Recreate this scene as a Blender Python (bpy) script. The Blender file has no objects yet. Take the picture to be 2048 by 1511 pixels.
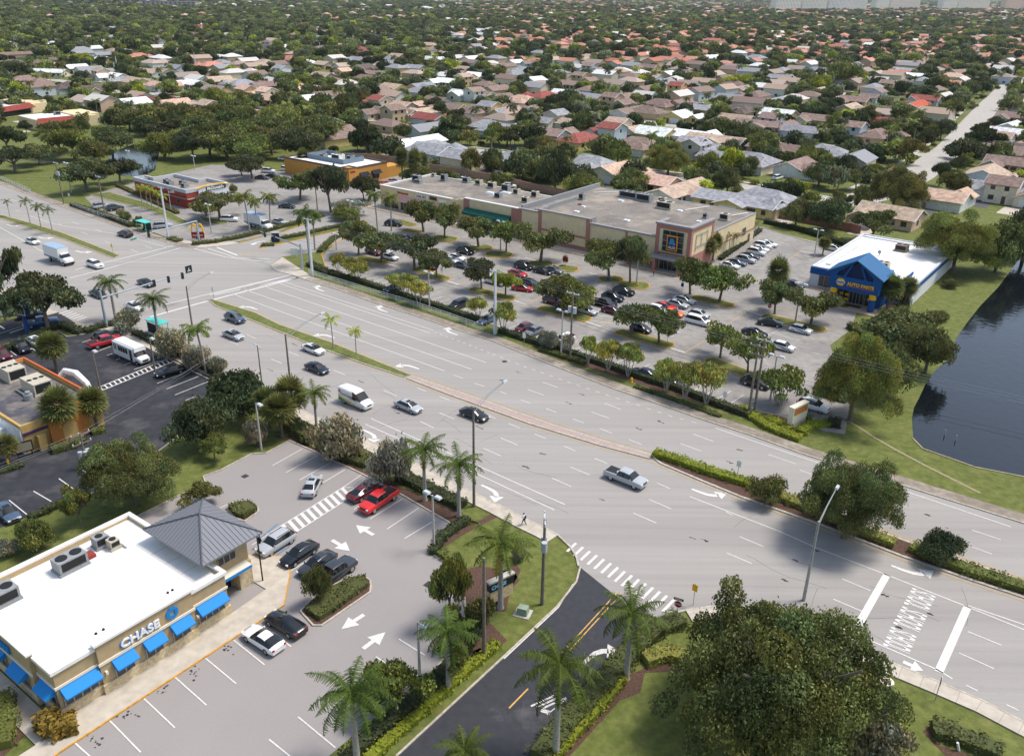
import bpy, bmesh, math, random
import numpy as np
from mathutils import Vector, Matrix
random.seed(7); RNG = np.random.default_rng(7)
R = math.radians; PI = math.pi
SC = bpy.context.scene; COL = SC.collection
# ---------------- camera, sky, sun, exposure ----------------
CF, CTH, CRO, CH = 1700.0, .4289187, -.0147, 57.81      # focal (px of a 2048 wide frame), tilt, roll, height
cam = bpy.data.cameras.new('camera'); co = bpy.data.objects.new('camera', cam); COL.objects.link(co)
cam.sensor_width = 36; cam.sensor_fit = 'HORIZONTAL'; cam.lens = CF/2048*36; cam.clip_start = 1; cam.clip_end = 60000
co.matrix_world = Matrix.Translation((0, 0, CH)) @ Matrix.Rotation(PI/2-CTH, 4, 'X') @ Matrix.Rotation(-CRO, 4, 'Z')
SC.camera = co
W = bpy.data.worlds.new('World'); SC.world = W; W.use_nodes = True
SUN_EL, SUN_ROT = 61, 72                                # sun azimuth, degrees clockwise from +Y
nt = W.node_tree; bg = nt.nodes['Background']; sky = nt.nodes.new('ShaderNodeTexSky'); sky.sky_type = 'NISHITA'
sky.sun_disc = False; sky.sun_elevation = R(SUN_EL); sky.sun_rotation = R(SUN_ROT); sky.air_density = 1.0; sky.dust_density = 1.5; sky.ozone_density = 1.0
tn = nt.nodes.new('ShaderNodeMix'); tn.data_type = 'RGBA'; tn.blend_type = 'MULTIPLY'; tn.inputs[0].default_value = 1; tn.inputs[7].default_value = (1, .93, .84, 1); nt.links.new(sky.outputs[0], tn.inputs[6]); nt.links.new(tn.outputs[2], bg.inputs[0]); bg.inputs[1].default_value = .145   # thin cloud veil warms the sky
sl = bpy.data.lights.new('sun', 'SUN'); sl.energy = 2.3; sl.angle = R(16); sl.color = (1, .955, .89)
so = bpy.data.objects.new('sun', sl); COL.objects.link(so)
az = R(SUN_ROT); el = R(SUN_EL)
so.rotation_euler = Vector((math.sin(az)*math.cos(el), math.cos(az)*math.cos(el), math.sin(el))).to_track_quat('Z', 'Y').to_euler()
so.location = (60, 100, 300)
SC.view_settings.view_transform = 'Standard'; SC.view_settings.look = 'None'; SC.view_settings.exposure = .74
SC.view_settings.gamma = 1
try:
    SC.cycles.use_denoising = True; SC.cycles.denoiser = 'OPENIMAGEDENOISE'
    SC.cycles.max_bounces = 5; SC.cycles.diffuse_bounces = 2; SC.cycles.glossy_bounces = 2; SC.cycles.transparent_max_bounces = 4
    SC.cycles.transmission_bounces = 2; SC.cycles.caustics_reflective = False; SC.cycles.caustics_refractive = False
    SC.cycles.volume_bounces = 0
except Exception: pass
# ---------------- photo pixel <-> world ----------------
_c, _s = math.cos(CRO), math.sin(CRO)
def G(px, py, z=0.0):
    x = px-1024; y = py-755.5; x, y = _c*x-_s*y, _s*x+_c*y
    dy = CF*math.cos(CTH)-y*math.sin(CTH); dz = -CF*math.sin(CTH)-y*math.cos(CTH)
    k = (CH-z)/(-dz) if dz < -1e-3 else 50
    return Vector((x*k, dy*k, z))
def PX(X, Y, Z=0.0):
    Z -= CH; yc = -(Y*math.sin(CTH)+Z*math.cos(CTH)); zc = Y*math.cos(CTH)-Z*math.sin(CTH)
    x = CF*X/zc; y = CF*yc/zc; return _c*x+_s*y+1024, -_s*x+_c*y+755.5
def hgt(bx, by, ty):
    g = G(bx, by); lo, hi = 0, 55
    for _ in range(30):
        m = (lo+hi)/2
        if PX(g.x, g.y, m)[1] > ty: lo = m
        else: hi = m
    return lo
def mpp(px, py):
    g = G(px, py); return math.sqrt(g.x**2+g.y**2+CH**2)/CF
# ---------------- materials ----------------
MATS = {}
def lin(c):
    if isinstance(c, str):
        c = [int(c[i:i+2], 16)/255 for i in (0, 2, 4)]
        c = [v/12.92 if v <= .04045 else ((v+.055)/1.055)**2.4 for v in c]
    return (c[0], c[1], c[2], 1)
def mat(name, col=(.5, .5, .5), rough=.8, metal=0, noise=0, nscale=1.0, objcol=False, tint=False, spec=.3, bump=0, bscale=20, col2=None, trans=0, emit=0, wave=None, coat=0, stains=None, inst=False, streak=None):
    if name in MATS: return MATS[name]
    m = bpy.data.materials.new(name); m.use_nodes = True; n = m.node_tree; N = n.nodes; L = n.links
    b = N['Principled BSDF']; b.inputs['Roughness'].default_value = rough; b.inputs['Metallic'].default_value = metal
    b.inputs['Specular IOR Level'].default_value = spec
    if coat: b.inputs['Coat Weight'].default_value = coat; b.inputs['Coat Roughness'].default_value = .06
    c = lin(col); out = None
    if objcol:
        o = N.new('ShaderNodeObjectInfo'); out = o.outputs['Color']
        if inst:
            ia = N.new('ShaderNodeAttribute'); ia.attribute_type = 'INSTANCER'; ia.attribute_name = 'icol'
            ad = N.new('ShaderNodeVectorMath'); ad.operation = 'ADD'; L.new(out, ad.inputs[0]); L.new(ia.outputs['Color'], ad.inputs[1]); out = ad.outputs[0]
    else:
        r = N.new('ShaderNodeRGB'); r.outputs[0].default_value = c; out = r.outputs[0]
    geo = N.new('ShaderNodeNewGeometry')
    def noise_fac(scale, detail=4, lo=.35, hi=.65, src=None, rg=.55):
        t = N.new('ShaderNodeTexNoise'); t.inputs['Scale'].default_value = scale; t.inputs['Detail'].default_value = detail; t.inputs['Roughness'].default_value = rg
        L.new(src or geo.outputs['Position'], t.inputs['Vector'])
        mr = N.new('ShaderNodeMapRange'); mr.inputs[1].default_value = lo; mr.inputs[2].default_value = hi; L.new(t.outputs['Fac'], mr.inputs[0]); return mr.outputs[0]
    def mix(a, b2, f, mode='MIX'):
        x = N.new('ShaderNodeMix'); x.data_type = 'RGBA'; x.blend_type = mode
        for i, v in ((6, a), (7, b2)):
            if hasattr(v, 'links'): L.new(v, x.inputs[i])
            else: x.inputs[i].default_value = v
        if hasattr(f, 'links'): L.new(f, x.inputs[0])
        else: x.inputs[0].default_value = f
        return x.outputs[2]
    if col2 is not None: out = mix(out, lin(col2), noise_fac(nscale, 6))
    if noise:
        f = noise_fac(nscale*2.3, 6); a = 1-noise; d = 1+noise*.6
        out = mix(out, mix((a, a, a, 1), (d, d, d, 1), f), 1.0, 'MULTIPLY')
    if stains:
        for sc_, amt, lo, hi, dark in stains:
            out = mix(out, lin(dark), N_mul(N, L, noise_fac(sc_, 5, lo, hi, rg=.65), amt))
    if streak:
        mp = N.new('ShaderNodeMapping'); mp.inputs['Rotation'].default_value = (0, 0, R(39)); mp.inputs['Scale'].default_value = (.02, 1, 1)
        L.new(geo.outputs['Position'], mp.inputs['Vector'])
        for sc_, amt, dark in streak: out = mix(out, lin(dark), N_mul(N, L, noise_fac(sc_, 4, .42, .68, mp.outputs[0]), amt))
    if wave:
        w = N.new('ShaderNodeTexWave'); w.inputs['Scale'].default_value = wave[0]; w.bands_direction = wave[1]
        tc = N.new('ShaderNodeTexCoord'); L.new(tc.outputs['Object'], w.inputs['Vector'])
        mr = N.new('ShaderNodeMapRange'); mr.inputs[1].default_value = 0; mr.inputs[2].default_value = wave[3]; mr.inputs[3].default_value = 1-wave[2]; mr.inputs[4].default_value = 1; L.new(w.outputs['Fac'], mr.inputs[0])
        cc = N.new('ShaderNodeCombineColor')
        for i in range(3): L.new(mr.outputs[0], cc.inputs[i])
        out = mix(out, cc.outputs[0], 1.0, 'MULTIPLY')
    if tint:
        a = N.new('ShaderNodeAttribute'); a.attribute_name = 'tint'
        out = mix(out, a.outputs['Color'], 1.0, 'MULTIPLY')
    L.new(out, b.inputs['Base Color'])
    if bump:
        t = N.new('ShaderNodeTexNoise'); t.inputs['Scale'].default_value = bscale; t.inputs['Detail'].default_value = 5; L.new(geo.outputs['Position'], t.inputs['Vector'])
        bp = N.new('ShaderNodeBump'); bp.inputs['Strength'].default_value = bump; bp.inputs['Distance'].default_value = .1; L.new(t.outputs['Fac'], bp.inputs['Height']); L.new(bp.outputs[0], b.inputs['Normal'])
    if emit: b.inputs['Emission Color'].default_value = c; b.inputs['Emission Strength'].default_value = emit
    if trans:
        tr = N.new('ShaderNodeBsdfTranslucent'); L.new(out, tr.inputs[0]); ms = N.new('ShaderNodeMixShader'); ms.inputs[0].default_value = trans
        L.new(b.outputs[0], ms.inputs[1]); L.new(tr.outputs[0], ms.inputs[2]); L.new(ms.outputs[0], N['Material Output'].inputs[0])
    MATS[name] = m; return m
def N_mul(N, L, s, v):
    x = N.new('ShaderNodeMath'); x.operation = 'MULTIPLY'; L.new(s, x.inputs[0]); x.inputs[1].default_value = v; return x.outputs[0]
M_leaf = mat('leaf', objcol=True, inst=True, tint=True, rough=.6, spec=.18, trans=.25)
M_bark = mat('bark', '6e655a', noise=.35, nscale=3, rough=.9)
M_barkpale = mat('pale_bark', 'a9a196', noise=.3, nscale=3, rough=.9)
M_palmtrunk = mat('palm_trunk', '9c9790', noise=.25, nscale=2.5, rough=.85)
M_paint = mat('car_paint', objcol=True, rough=.3, spec=.5, coat=.6)
M_glass = mat('car_glass', (.012, .015, .018), rough=.08, spec=.6)
M_tyre = mat('tyre', (.012, .012, .012), rough=.85)
M_rim = mat('rim', (.45, .46, .48), rough=.35, metal=.7)
M_lamp = mat('lamp_lens', (.75, .76, .78), rough=.15, spec=.6)
M_red = mat('red_lens', (.35, .01, .01), rough=.2, spec=.6)
M_plain = mat('painted', objcol=True, rough=.65, noise=.12, nscale=1.2)
M_roof = mat('shingle_roof', objcol=True, rough=.9, noise=.32, nscale=.35, bump=.3, bscale=3)
M_wall = mat('stucco', objcol=True, rough=.9, noise=.12, nscale=.5)
M_win = mat('window_glass', (.02, .025, .03), rough=.06, spec=.7)
M_steel = mat('galvanised_steel', '9a9da0', rough=.45, metal=.5, noise=.15, nscale=2)
M_conc = mat('concrete', 'b5b0a5', rough=.9, noise=.22, nscale=.6)
M_wood = mat('weathered_wood', '7d7468', rough=.9, noise=.3, nscale=2)
M_white = mat('white_paint', (.74, .74, .73), rough=.6, noise=.12, nscale=1)
M_black = mat('black_paint', (.02, .02, .022), rough=.5)
M_mulch = mat('mulch', '5c463b', rough=1, noise=.4, nscale=2.5, bump=.6, bscale=14)
# ---------------- mesh builder ----------------
class MB:
    def __init__(s): s.v = []; s.f = []; s.m = []
    def add(s, vs, fs, mi=0):
        o = len(s.v); s.v += [tuple(v) for v in vs]; s.f += [tuple(i+o for i in f) for f in fs]; s.m += [mi]*len(fs); return s
    def box(s, x0, x1, y0, y1, z0, z1, mi=0, top=None):
        t = top or 0
        return s.add([(x0, y0, z0), (x1, y0, z0), (x1, y1, z0), (x0, y1, z0), (x0+t, y0+t, z1), (x1-t, y0+t, z1), (x1-t, y1-t, z1), (x0+t, y1-t, z1)],
            [(0, 3, 2, 1), (4, 5, 6, 7), (0, 1, 5, 4), (1, 2, 6, 5), (2, 3, 7, 6), (3, 0, 4, 7)], mi)
    def prism(s, poly, z0, z1, mi=0, bottom=False):
        n = len(poly); a = sum(poly[i][0]*poly[(i+1) % n][1]-poly[(i+1) % n][0]*poly[i][1] for i in range(n))
        if a < 0: poly = poly[::-1]
        vs = [(p[0], p[1], z0) for p in poly]+[(p[0], p[1], z1) for p in poly]
        fs = [tuple(range(n, 2*n))]+[(i, (i+1) % n, n+(i+1) % n, n+i) for i in range(n)]
        if bottom: fs.append(tuple(range(n-1, -1, -1)))
        return s.add(vs, fs, mi)
    def sheet(s, poly, z, mi=0):
        n = len(poly); a = sum(poly[i][0]*poly[(i+1) % n][1]-poly[(i+1) % n][0]*poly[i][1] for i in range(n))
        if a < 0: poly = poly[::-1]
        return s.add([(p[0], p[1], z) for p in poly], [tuple(range(n))], mi)
    def tube(s, pts, rad, n=8, mi=0, cap=True):
        pts = [Vector(p) for p in pts]; k = len(pts)
        if not hasattr(rad, '__len__'): rad = [rad]*k
        o = len(s.v)
        for i, p in enumerate(pts):
            d = (pts[min(i+1, k-1)]-pts[max(i-1, 0)]).normalized()
            a = d.cross(Vector((0, 0, 1)) if abs(d.z) < .9 else Vector((1, 0, 0))).normalized(); b = d.cross(a)
            for j in range(n):
                t = 2*PI*j/n; s.v.append(tuple(p+(a*math.cos(t)+b*math.sin(t))*rad[i]))
        for i in range(k-1):
            for j in range(n):
                s.f.append((o+i*n+j, o+i*n+(j+1) % n, o+(i+1)*n+(j+1) % n, o+(i+1)*n+j)); s.m.append(mi)
        if cap:
            s.f.append(tuple(o+j for j in range(n))); s.m.append(mi); s.f.append(tuple(o+(k-1)*n+j for j in range(n-1, -1, -1))); s.m.append(mi)
        return s
    def cyl(s, x, y, z0, z1, r, r2=None, n=14, mi=0): return s.tube([(x, y, z0), (x, y, z1)], [r, r if r2 is None else r2], n, mi)
    def disc_y(s, x, y0, y1, z, r, n=16, mi=0): return s.tube([(x, y0, z), (x, y1, z)], r, n, mi)
    def xf(s, mtx, start=0):
        for i in range(start, len(s.v)): s.v[i] = tuple(mtx @ Vector(s.v[i]))
        return s
    def mesh(s, name, mats, smooth=False):
        me = bpy.data.meshes.new(name); me.from_pydata(s.v, [], s.f)
        for m in (mats if isinstance(mats, (list, tuple)) else [mats]): me.materials.append(m)
        me.polygons.foreach_set('material_index', s.m)
        if smooth: me.polygons.foreach_set('use_smooth', [True]*len(s.f))
        bm = bmesh.new(); bm.from_mesh(me); bmesh.ops.recalc_face_normals(bm, faces=bm.faces); bm.to_mesh(me); bm.free()
        if smooth:
            try: me.set_sharp_from_angle(angle=R(40))
            except Exception: pass
        return me
def npmesh(name, V, F, tint, mats):
    """quads F (n,4) over V, per-face tint (n,3)"""
    me = bpy.data.meshes.new(name); n = len(F); k = F.shape[1]
    me.vertices.add(len(V)); me.vertices.foreach_set('co', V.astype(np.float32).ravel())
    me.loops.add(n*k); me.loops.foreach_set('vertex_index', F.astype(np.int32).ravel())
    me.polygons.add(n); me.polygons.foreach_set('loop_start', np.arange(0, n*k, k, dtype=np.int32)); me.polygons.foreach_set('loop_total', np.full(n, k, np.int32))
    me.update(calc_edges=True)
    a = me.attributes.new('tint', 'FLOAT_COLOR', 'FACE'); a.data.foreach_set('color', np.c_[tint, np.ones(n)].astype(np.float32).ravel())
    me.materials.append(mats); me.validate(); return me
# ---------------- objects ----------------
ALL = []
def ob(name, me, parent=None, loc=(0, 0, 0), rz=0, color=None, scale=None):
    o = bpy.data.objects.new(name, me); COL.objects.link(o); o.location = loc; o.rotation_euler = (0, 0, rz)
    if parent: o.parent = parent
    if color is not None: o.color = lin(color)
    if scale is not None: o.scale = scale
    return o
def tag(o, label, cat, group=None):
    o['label'] = label; o['category'] = cat
    if group: o['group'] = group
    ALL.append(o); return o
def thing(name, label, cat, loc=(0, 0, 0), rz=0, group=None, scale=None):
    return tag(ob(name, None, None, loc, rz, scale=scale), label, cat, group)
def struct(name, mb, mats, smooth=False):
    o = ob(name, mb.mesh(name, mats, smooth) if isinstance(mb, MB) else mb); o['kind'] = 'structure'; return o
PROTO = {}
def spawn(key, name, label, cat, loc, rz=0, cols={}, group=None, scale=None):
    t = thing(name, label, cat, loc, rz, group, scale); objs = {}
    for pn, me, par in PROTO[key]:
        o = bpy.data.objects.new(pn, me); COL.objects.link(o); o.parent = objs.get(par, t)
        c = cols.get(pn, cols.get('*'))
        if c is not None: o.color = lin(c)
        objs.setdefault(pn, o)
    return t
class Frame:
    def __init__(s, px, py, deg): s.o = G(px, py); s.a = R(deg); s.deg = deg
    def l(s, px, py, z=0):
        d = G(px, py, z)-s.o; c, n = math.cos(s.a), math.sin(s.a); return d.x*c+d.y*n, -d.x*n+d.y*c
    def w(s, u, v, z=0):
        c, n = math.cos(s.a), math.sin(s.a); return Vector((s.o.x+u*c-v*n, s.o.y+u*n+v*c, z))
FONT = None
def text(body, size, depth=.05, bold=0.0, width=1.0, align='LEFT'):
    cu = bpy.data.curves.new('t', 'FONT'); cu.body = body; cu.size = size; cu.extrude = depth; cu.offset = bold; cu.align_x = align; cu.space_character = 1.0
    o = bpy.data.objects.new('t', cu); COL.objects.link(o); bpy.context.view_layer.update()
    me = bpy.data.meshes.new_from_object(o.evaluated_get(bpy.context.evaluated_depsgraph_get())); bpy.data.objects.remove(o); bpy.data.curves.remove(cu)
    for v in me.vertices: v.co.x *= width
    return me
def text_on(parent, name, body, size, m, pos, rot, depth=.05, bold=0.0, width=1.0, align='LEFT', label=None):
    me = text(body, size, depth, bold, width, align); me.materials.clear(); me.materials.append(m)
    o = ob(name, me, parent, pos); o.rotation_euler = rot
    if label: o['label'] = label
    return o
# ---------------- foliage prototypes ----------------
def leaf_quads(P, Nn, size, rng, aspect=1.5, spread=.9):
    """one quad per point P, facing roughly Nn"""
    n = len(P); d = Nn+rng.normal(0, spread, (n, 3)); d /= np.linalg.norm(d, axis=1)[:, None]+1e-9
    r = rng.normal(0, 1, (n, 3)); a = np.cross(d, r); a /= np.linalg.norm(a, axis=1)[:, None]+1e-9; b = np.cross(d, a)
    s = (size*rng.uniform(.6, 1.35, n))[:, None]; a = a*s*aspect*.5; b = b*s*.5
    V = np.stack([P-a, P-b*.9+a*.1, P+a, P+b*.9-a*.1], 1).reshape(-1, 3); F = np.arange(4*n).reshape(n, 4); return V, F
def ico(n=1):
    bm = bmesh.new(); bmesh.ops.create_icosphere(bm, subdivisions=n, radius=1); V = np.array([v.co[:] for v in bm.verts]); F = np.array([[v.index for v in f.verts] for f in bm.faces]); bm.free(); return V, F
ICO1 = ico(1); ICO2 = ico(2)
def crown_mesh(name, seed, nclump, nleaf, leaf, z0=.35, flat=1.0, open_=0.0, clump=.34, core=True, droop=0, lobes=0):
    """crown in a unit cylinder: radius 1, height z0..1"""
    rng = np.random.default_rng(seed); Vs = []; Fs = []; Ts = []; off = 0
    zc = (z0+1)/2; hz = (1-z0)/2
    i = np.arange(nclump)+.5; ph = np.arccos(1-1.55*i/nclump); th = PI*(1+5**.5)*i+seed
    D = np.c_[np.cos(th)*np.sin(ph), np.sin(th)*np.sin(ph), np.cos(ph)]
    D = D+rng.normal(0, .13, D.shape); rad = rng.uniform(.38, .78, nclump)
    D[:, :2] *= (1+.2*np.sin(2*th+seed)+.14*np.sin(3*th+seed*2))[:, None]; C = D*rad[:, None]; C[:, 2] = C[:, 2]*hz*flat+zc-.05
    cr = rng.uniform(.55, 1.3, nclump)*clump
    if lobes:
        la = rng.uniform(0, 6.28)+np.arange(lobes)*2.4; lr = np.where(np.arange(lobes) == 0, 0, rng.uniform(.42, .72, lobes)); li = np.arange(nclump) % lobes
        C = np.c_[np.cos(la)*lr, np.sin(la)*lr, z0+(1-z0)*rng.uniform(.35, .72, lobes)][li]+D*np.array([.34, .34, .3*(1-z0)])*rng.uniform(.6, 1.15, (nclump, 1))
    zr = hz*1.35 if hz < .5 else hz
    per = np.maximum(8, nleaf*cr**2/np.sum(cr**2)).astype(int)
    for k in range(nclump):
        n = per[k]; d = rng.normal(0, 1, (n, 3)); d[:, 2] = d[:, 2]*.8+.25; d /= np.linalg.norm(d, axis=1)[:, None]
        q = rng.uniform(.6, 1.08, n)+rng.exponential(.09, n); P = d*(cr[k]*q)[:, None]; P[:, 2] *= zr*.95/ (1) ; P = P+C[k]
        if droop: P[:, 2] -= droop*np.hypot(P[:, 0], P[:, 1])**2
        keep = rng.random(n) > open_; P = P[keep]; d = d[keep]
        V, F = leaf_quads(P, d, leaf, rng); Vs.append(V); Fs.append(F+off); off += len(V)
        t = rng.uniform(.62, 1.42); tt = t*rng.uniform(.6, 1.45, len(F)); h = rng.uniform(-.14, .16)
        Ts.append(np.c_[tt*(1+h), tt, tt*(1-h)])
        if core and k % 1 == 0:
            cv, cf = ICO1; V = cv*(cr[k]*.5)*rng.uniform(.8, 1.15, (len(cv), 1)); V[:, 2] *= zr*.9; V = V+C[k]
            f4 = np.c_[cf, cf[:, 2]]; fq = f4
            Vs.append(V); off2 = off; off += len(V)
            # triangles kept as quads with a split edge midpoint
            mid = (V[cf[:, 2]]+V[cf[:, 0]])/2; Vs.append(mid); F = np.c_[cf, off-off2+np.arange(len(cf))]+off2; off += len(mid); Fs.append(F)
            Ts.append(np.full((len(F), 3), t*.95))
    V = np.concatenate(Vs); F = np.concatenate(Fs); T = np.concatenate(Ts); return npmesh(name, V, F, T, M_leaf)
def trunk_mesh(name, seed, zf=.5, r=.075, lean=.05, nb=5, multi=1, m=None, spread=.55, top=.8):
    rng = random.Random(seed); b = MB()
    for k in range(multi):
        a0 = 2*PI*k/multi+rng.random(); o = .07*(multi > 1); tl = (.28 if multi > 1 else lean)
        p0 = Vector((math.cos(a0)*o, math.sin(a0)*o, 0)); p1 = Vector((math.cos(a0)*(o+tl*.5), math.sin(a0)*(o+tl*.5), zf*.5)); p2 = Vector((math.cos(a0)*(o+tl), math.sin(a0)*(o+tl), zf))
        rr = r/(multi**.5)
        b.tube([p0, p0.lerp(p1, .12), p1, p2], [rr*1.5, rr*1.05, rr*.9, rr*.75], 8)
        for j in range(max(2, nb//multi)):
            a = a0+2*PI*j/max(2, nb//multi)+rng.uniform(-.4, .4); q = p1.lerp(p2, rng.uniform(.4, 1)); s = spread*rng.uniform(.7, 1.2)
            e = Vector((q.x+math.cos(a)*s, q.y+math.sin(a)*s, zf+(top-zf)*rng.uniform(.5, 1))); mdl = q.lerp(e, .5)+Vector((0, 0, .05))
            b.tube([q, mdl, e], [rr*.6, rr*.42, rr*.2], 6)
            e2 = Vector((mdl.x+math.cos(a+.9)*s*.4, mdl.y+math.sin(a+.9)*s*.4, top)); b.tube([mdl, e2], [rr*.35, rr*.12], 5)
    return b.mesh(name, m or M_bark, True)
def palm_crown(name, seed, nf, L, lp=20, leafw=.11, leafl=.75, droop=.9, z=0, shaft=0.0, green=True, up=.9, dead=0):
    """feather palm crown, real metres, centre at origin z"""
    rng = np.random.default_rng(seed); Vs = []; Fs = []; Ts = []; off = 0
    for i in range(nf):
        az_ = 2*PI*(i*.381966)+rng.uniform(-.15, .15); f = i/nf; el0 = up*(1-f*1.25)+rng.uniform(-.08, .08); Lf = L*rng.uniform(.85, 1.1)
        t = np.linspace(0, 1, lp); ang_ = el0-droop*t**1.3*(1.0+.35*f)
        dx = np.cumsum(np.cos(ang_))*Lf/lp; dz = np.cumsum(np.sin(ang_))*Lf/lp
        rib = np.c_[dx, np.zeros(lp), dz]; tang = np.c_[np.cos(ang_), np.zeros(lp), np.sin(ang_)]; nrm = np.c_[-np.sin(ang_), np.zeros(lp), np.cos(ang_)]
        env = np.sin(np.clip(t*.93+.10, 0, 1)*PI)**.6*leafl
        tt = rng.uniform(.75, 1.25); base = np.array([1, 1, 1]) if f < .9 or not dead else np.array([2.2, 1.3, .8])
        parts = []
        for sd in (-1, 1):
            for rep in range(1):
                sag = rng.uniform(.1, 1.1, lp); side = np.c_[np.full(lp, .25)+rng.normal(0, .1, lp), np.full(lp, sd*1.0), -sag]
                tip = rib+(tang*side[:, :1]+np.array([0, 1, 0])*side[:, 1:2]+nrm*side[:, 2:3])*env[:, None]*.85
                w = tang*leafw*.5
                q = np.stack([rib-w, rib+w, tip+w*.35, tip-w*.35], 1); parts.append(q.reshape(-1, 3))
        # midrib
        w = np.array([0, .035, 0]); q = np.stack([rib[:-1]-w, rib[:-1]+w, rib[1:]+w*.6, rib[1:]-w*.6], 1); parts.append(q.reshape(-1, 3))
        V = np.concatenate(parts); c, s = math.cos(az_), math.sin(az_); V = np.c_[V[:, 0]*c-V[:, 1]*s, V[:, 0]*s+V[:, 1]*c, V[:, 2]+z]
        n = len(V)//4; Vs.append(V); Fs.append(np.arange(4*n).reshape(n, 4)+off); off += 4*n
        Ts.append(np.outer(tt*rng.uniform(.75, 1.25, n), base))
    return npmesh(name, np.concatenate(Vs), np.concatenate(Fs), np.concatenate(Ts), M_leaf)
def fan_crown(name, seed, nf, Rr, seg=9):
    """sabal palm: ball of fan leaves"""
    rng = np.random.default_rng(seed); Vs = []; Ts = []
    for i in range(nf):
        u = 1-1.65*(i+.5)/nf; ph = math.acos(max(-1, u)); th = i*2.399963; d = np.array([math.cos(th)*math.sin(ph), math.sin(th)*math.sin(ph), math.cos(ph)])
        a = np.cross(d, [0, 0, 1.0]); a /= np.linalg.norm(a)+1e-9; b = np.cross(a, d); st = d*Rr*.45*rng.uniform(.7, 1.1); t = rng.uniform(.6, 1.35); brown = (i > nf*.86)
        for k in range(seg):
            an = (k/(seg-1)-.5)*2.3; dr = d*math.cos(an)+a*math.sin(an); L = Rr*.68*rng.uniform(.8, 1.1)*(1-.25*abs(an)/1.2); tip = st+dr*L; tip[2] -= .22*Rr*rng.random()*(1.2-d[2])
            w = np.cross(dr, d+b*.3); w = a*math.cos(an)-d*math.sin(an); w = w*Rr*.065
            Vs += [st-w*.5, st+w*.5, tip+w*.3, tip-w*.3]; c = np.array([1.5, 1.05, .7]) if brown else np.array([1, 1, 1]); Ts.append(c*t*rng.uniform(.8, 1.2))
    V = np.array(Vs); n = len(V)//4; return npmesh(name, V, np.arange(4*n).reshape(n, 4), np.array(Ts), M_leaf)
for i in range(4):
    PROTO['oak%d' % i] = [('trunk', trunk_mesh('oak_trunk', i, .42, .06, .08, 6), None), ('crown', crown_mesh('oak_crown', 10+i, 36, 8500, .062, .36, 1, .12, .27, core=False, lobes=5), None)]
for i in range(3):
    PROTO['airy%d' % i] = [('trunk', trunk_mesh('airy_trunk', 20+i, .4, .05, .08, 7), None), ('crown', crown_mesh('airy_crown', 30+i, 38, 4200, .068, .36, 1, .2, .25, core=False), None)]
    PROTO['myrtle%d' % i] = [('trunk', trunk_mesh('myrtle_trunk', 40+i, .5, .055, .1, 8, 5, M_barkpale, .4), None), ('crown', crown_mesh('myrtle_crown', 50+i, 30, 3600, .072, .4, 1, .1, .28, core=False), None)]
    PROTO['dense%d' % i] = [('trunk', trunk_mesh('dense_trunk', 60+i, .35, .07, .05, 5), None), ('crown', crown_mesh('dense_crown', 70+i, 50, 9000, .056, .12, 1, .03, .29), None)]
    PROTO['far%d' % i] = [('trunk', trunk_mesh('far_trunk', 80+i, .4, .06, .04, 2), None), ('crown', crown_mesh('far_crown', 90+i, 20, 1500, .13, .16, 1, 0, .38), None)]
for i in range(2):
    PROTO['big%d' % i] = [('trunk', trunk_mesh('big_trunk', 100+i, .4, .05, .05, 9), None), ('crown', crown_mesh('big_crown', 110+i, 120, 95000, .0185, .1, 1, .05, .16, core=False, droop=.12, lobes=9), None)]
    PROTO['shrub%d' % i] = [('stem', trunk_mesh('shrub_stem', 120+i, .3, .05, .1, 6, 4, None, .5), None), ('foliage', crown_mesh('shrub_foliage', 130+i, 24, 5000, .075, .02, 1, .1, .34), None)]
PROTO['sapling'] = [('trunk', trunk_mesh('sapling_trunk', 140, .5, .06, .05, 5), None), ('crown', crown_mesh('sapling_crown', 141, 20, 1500, .12, .3, 1, .2, .3, core=False), None)]
PROTO['farshrub'] = [('foliage', crown_mesh('far_shrub', 142, 10, 420, .22, .02, 1, 0, .45), None)]
PALMLEAF = {}
def palm_proto(key, h, nf, L, rt, rb, seed, lp=22, leafl=.8, droop=1.0, shaft=1.2, up=.95, lean=0, leafw=.11, dead=0):
    b = MB(); b.tube([(0, 0, 0), (0, 0, .3), (lean*.3, 0, h*.5), (lean, 0, h)], [rb*1.35, rb, (rt+rb)/2, rt], 10)
    pr = [('trunk', b.mesh(key+'_trunk', M_palmtrunk, True), None)]
    if shaft:
        s = MB(); s.tube([(lean, 0, h), (lean, 0, h+shaft*.5), (lean, 0, h+shaft)], [rt*1.25, rt*1.1, rt*.6], 10); pr.append(('crownshaft', s.mesh(key+'_shaft', mat('crownshaft', '6f8540', rough=.5), True), None))
    me = palm_crown(key+'_fronds', seed, nf, L, lp, leafw, leafl, droop, h+shaft, up=up, dead=dead)
    if lean:
        for v in me.vertices: v.co.x += lean
    pr.append(('fronds', me, None)); PROTO[key] = pr
palm_proto('royal0', 6.2, 20, 3.6, .17, .27, 1, 44, .62, 1.25, .9, .95, leafw=.075); palm_proto('royal1', 6.2, 18, 3.6, .17, .27, 2, 44, .6, 1.35, .9, 1.0, leafw=.075); palm_proto('royal2', 6.2, 21, 3.4, .17, .26, 3, 44, .62, 1.1, .9, .9, leafw=.075, dead=1)
palm_proto('coco0', 7, 14, 2.7, .13, .19, 4, 14, .7, 1.4, .5, .9, .4, leafw=.2); palm_proto('coco1', 7, 15, 2.8, .12, .18, 5, 14, .75, 1.2, .4, .9, -.5, leafw=.2)
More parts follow.
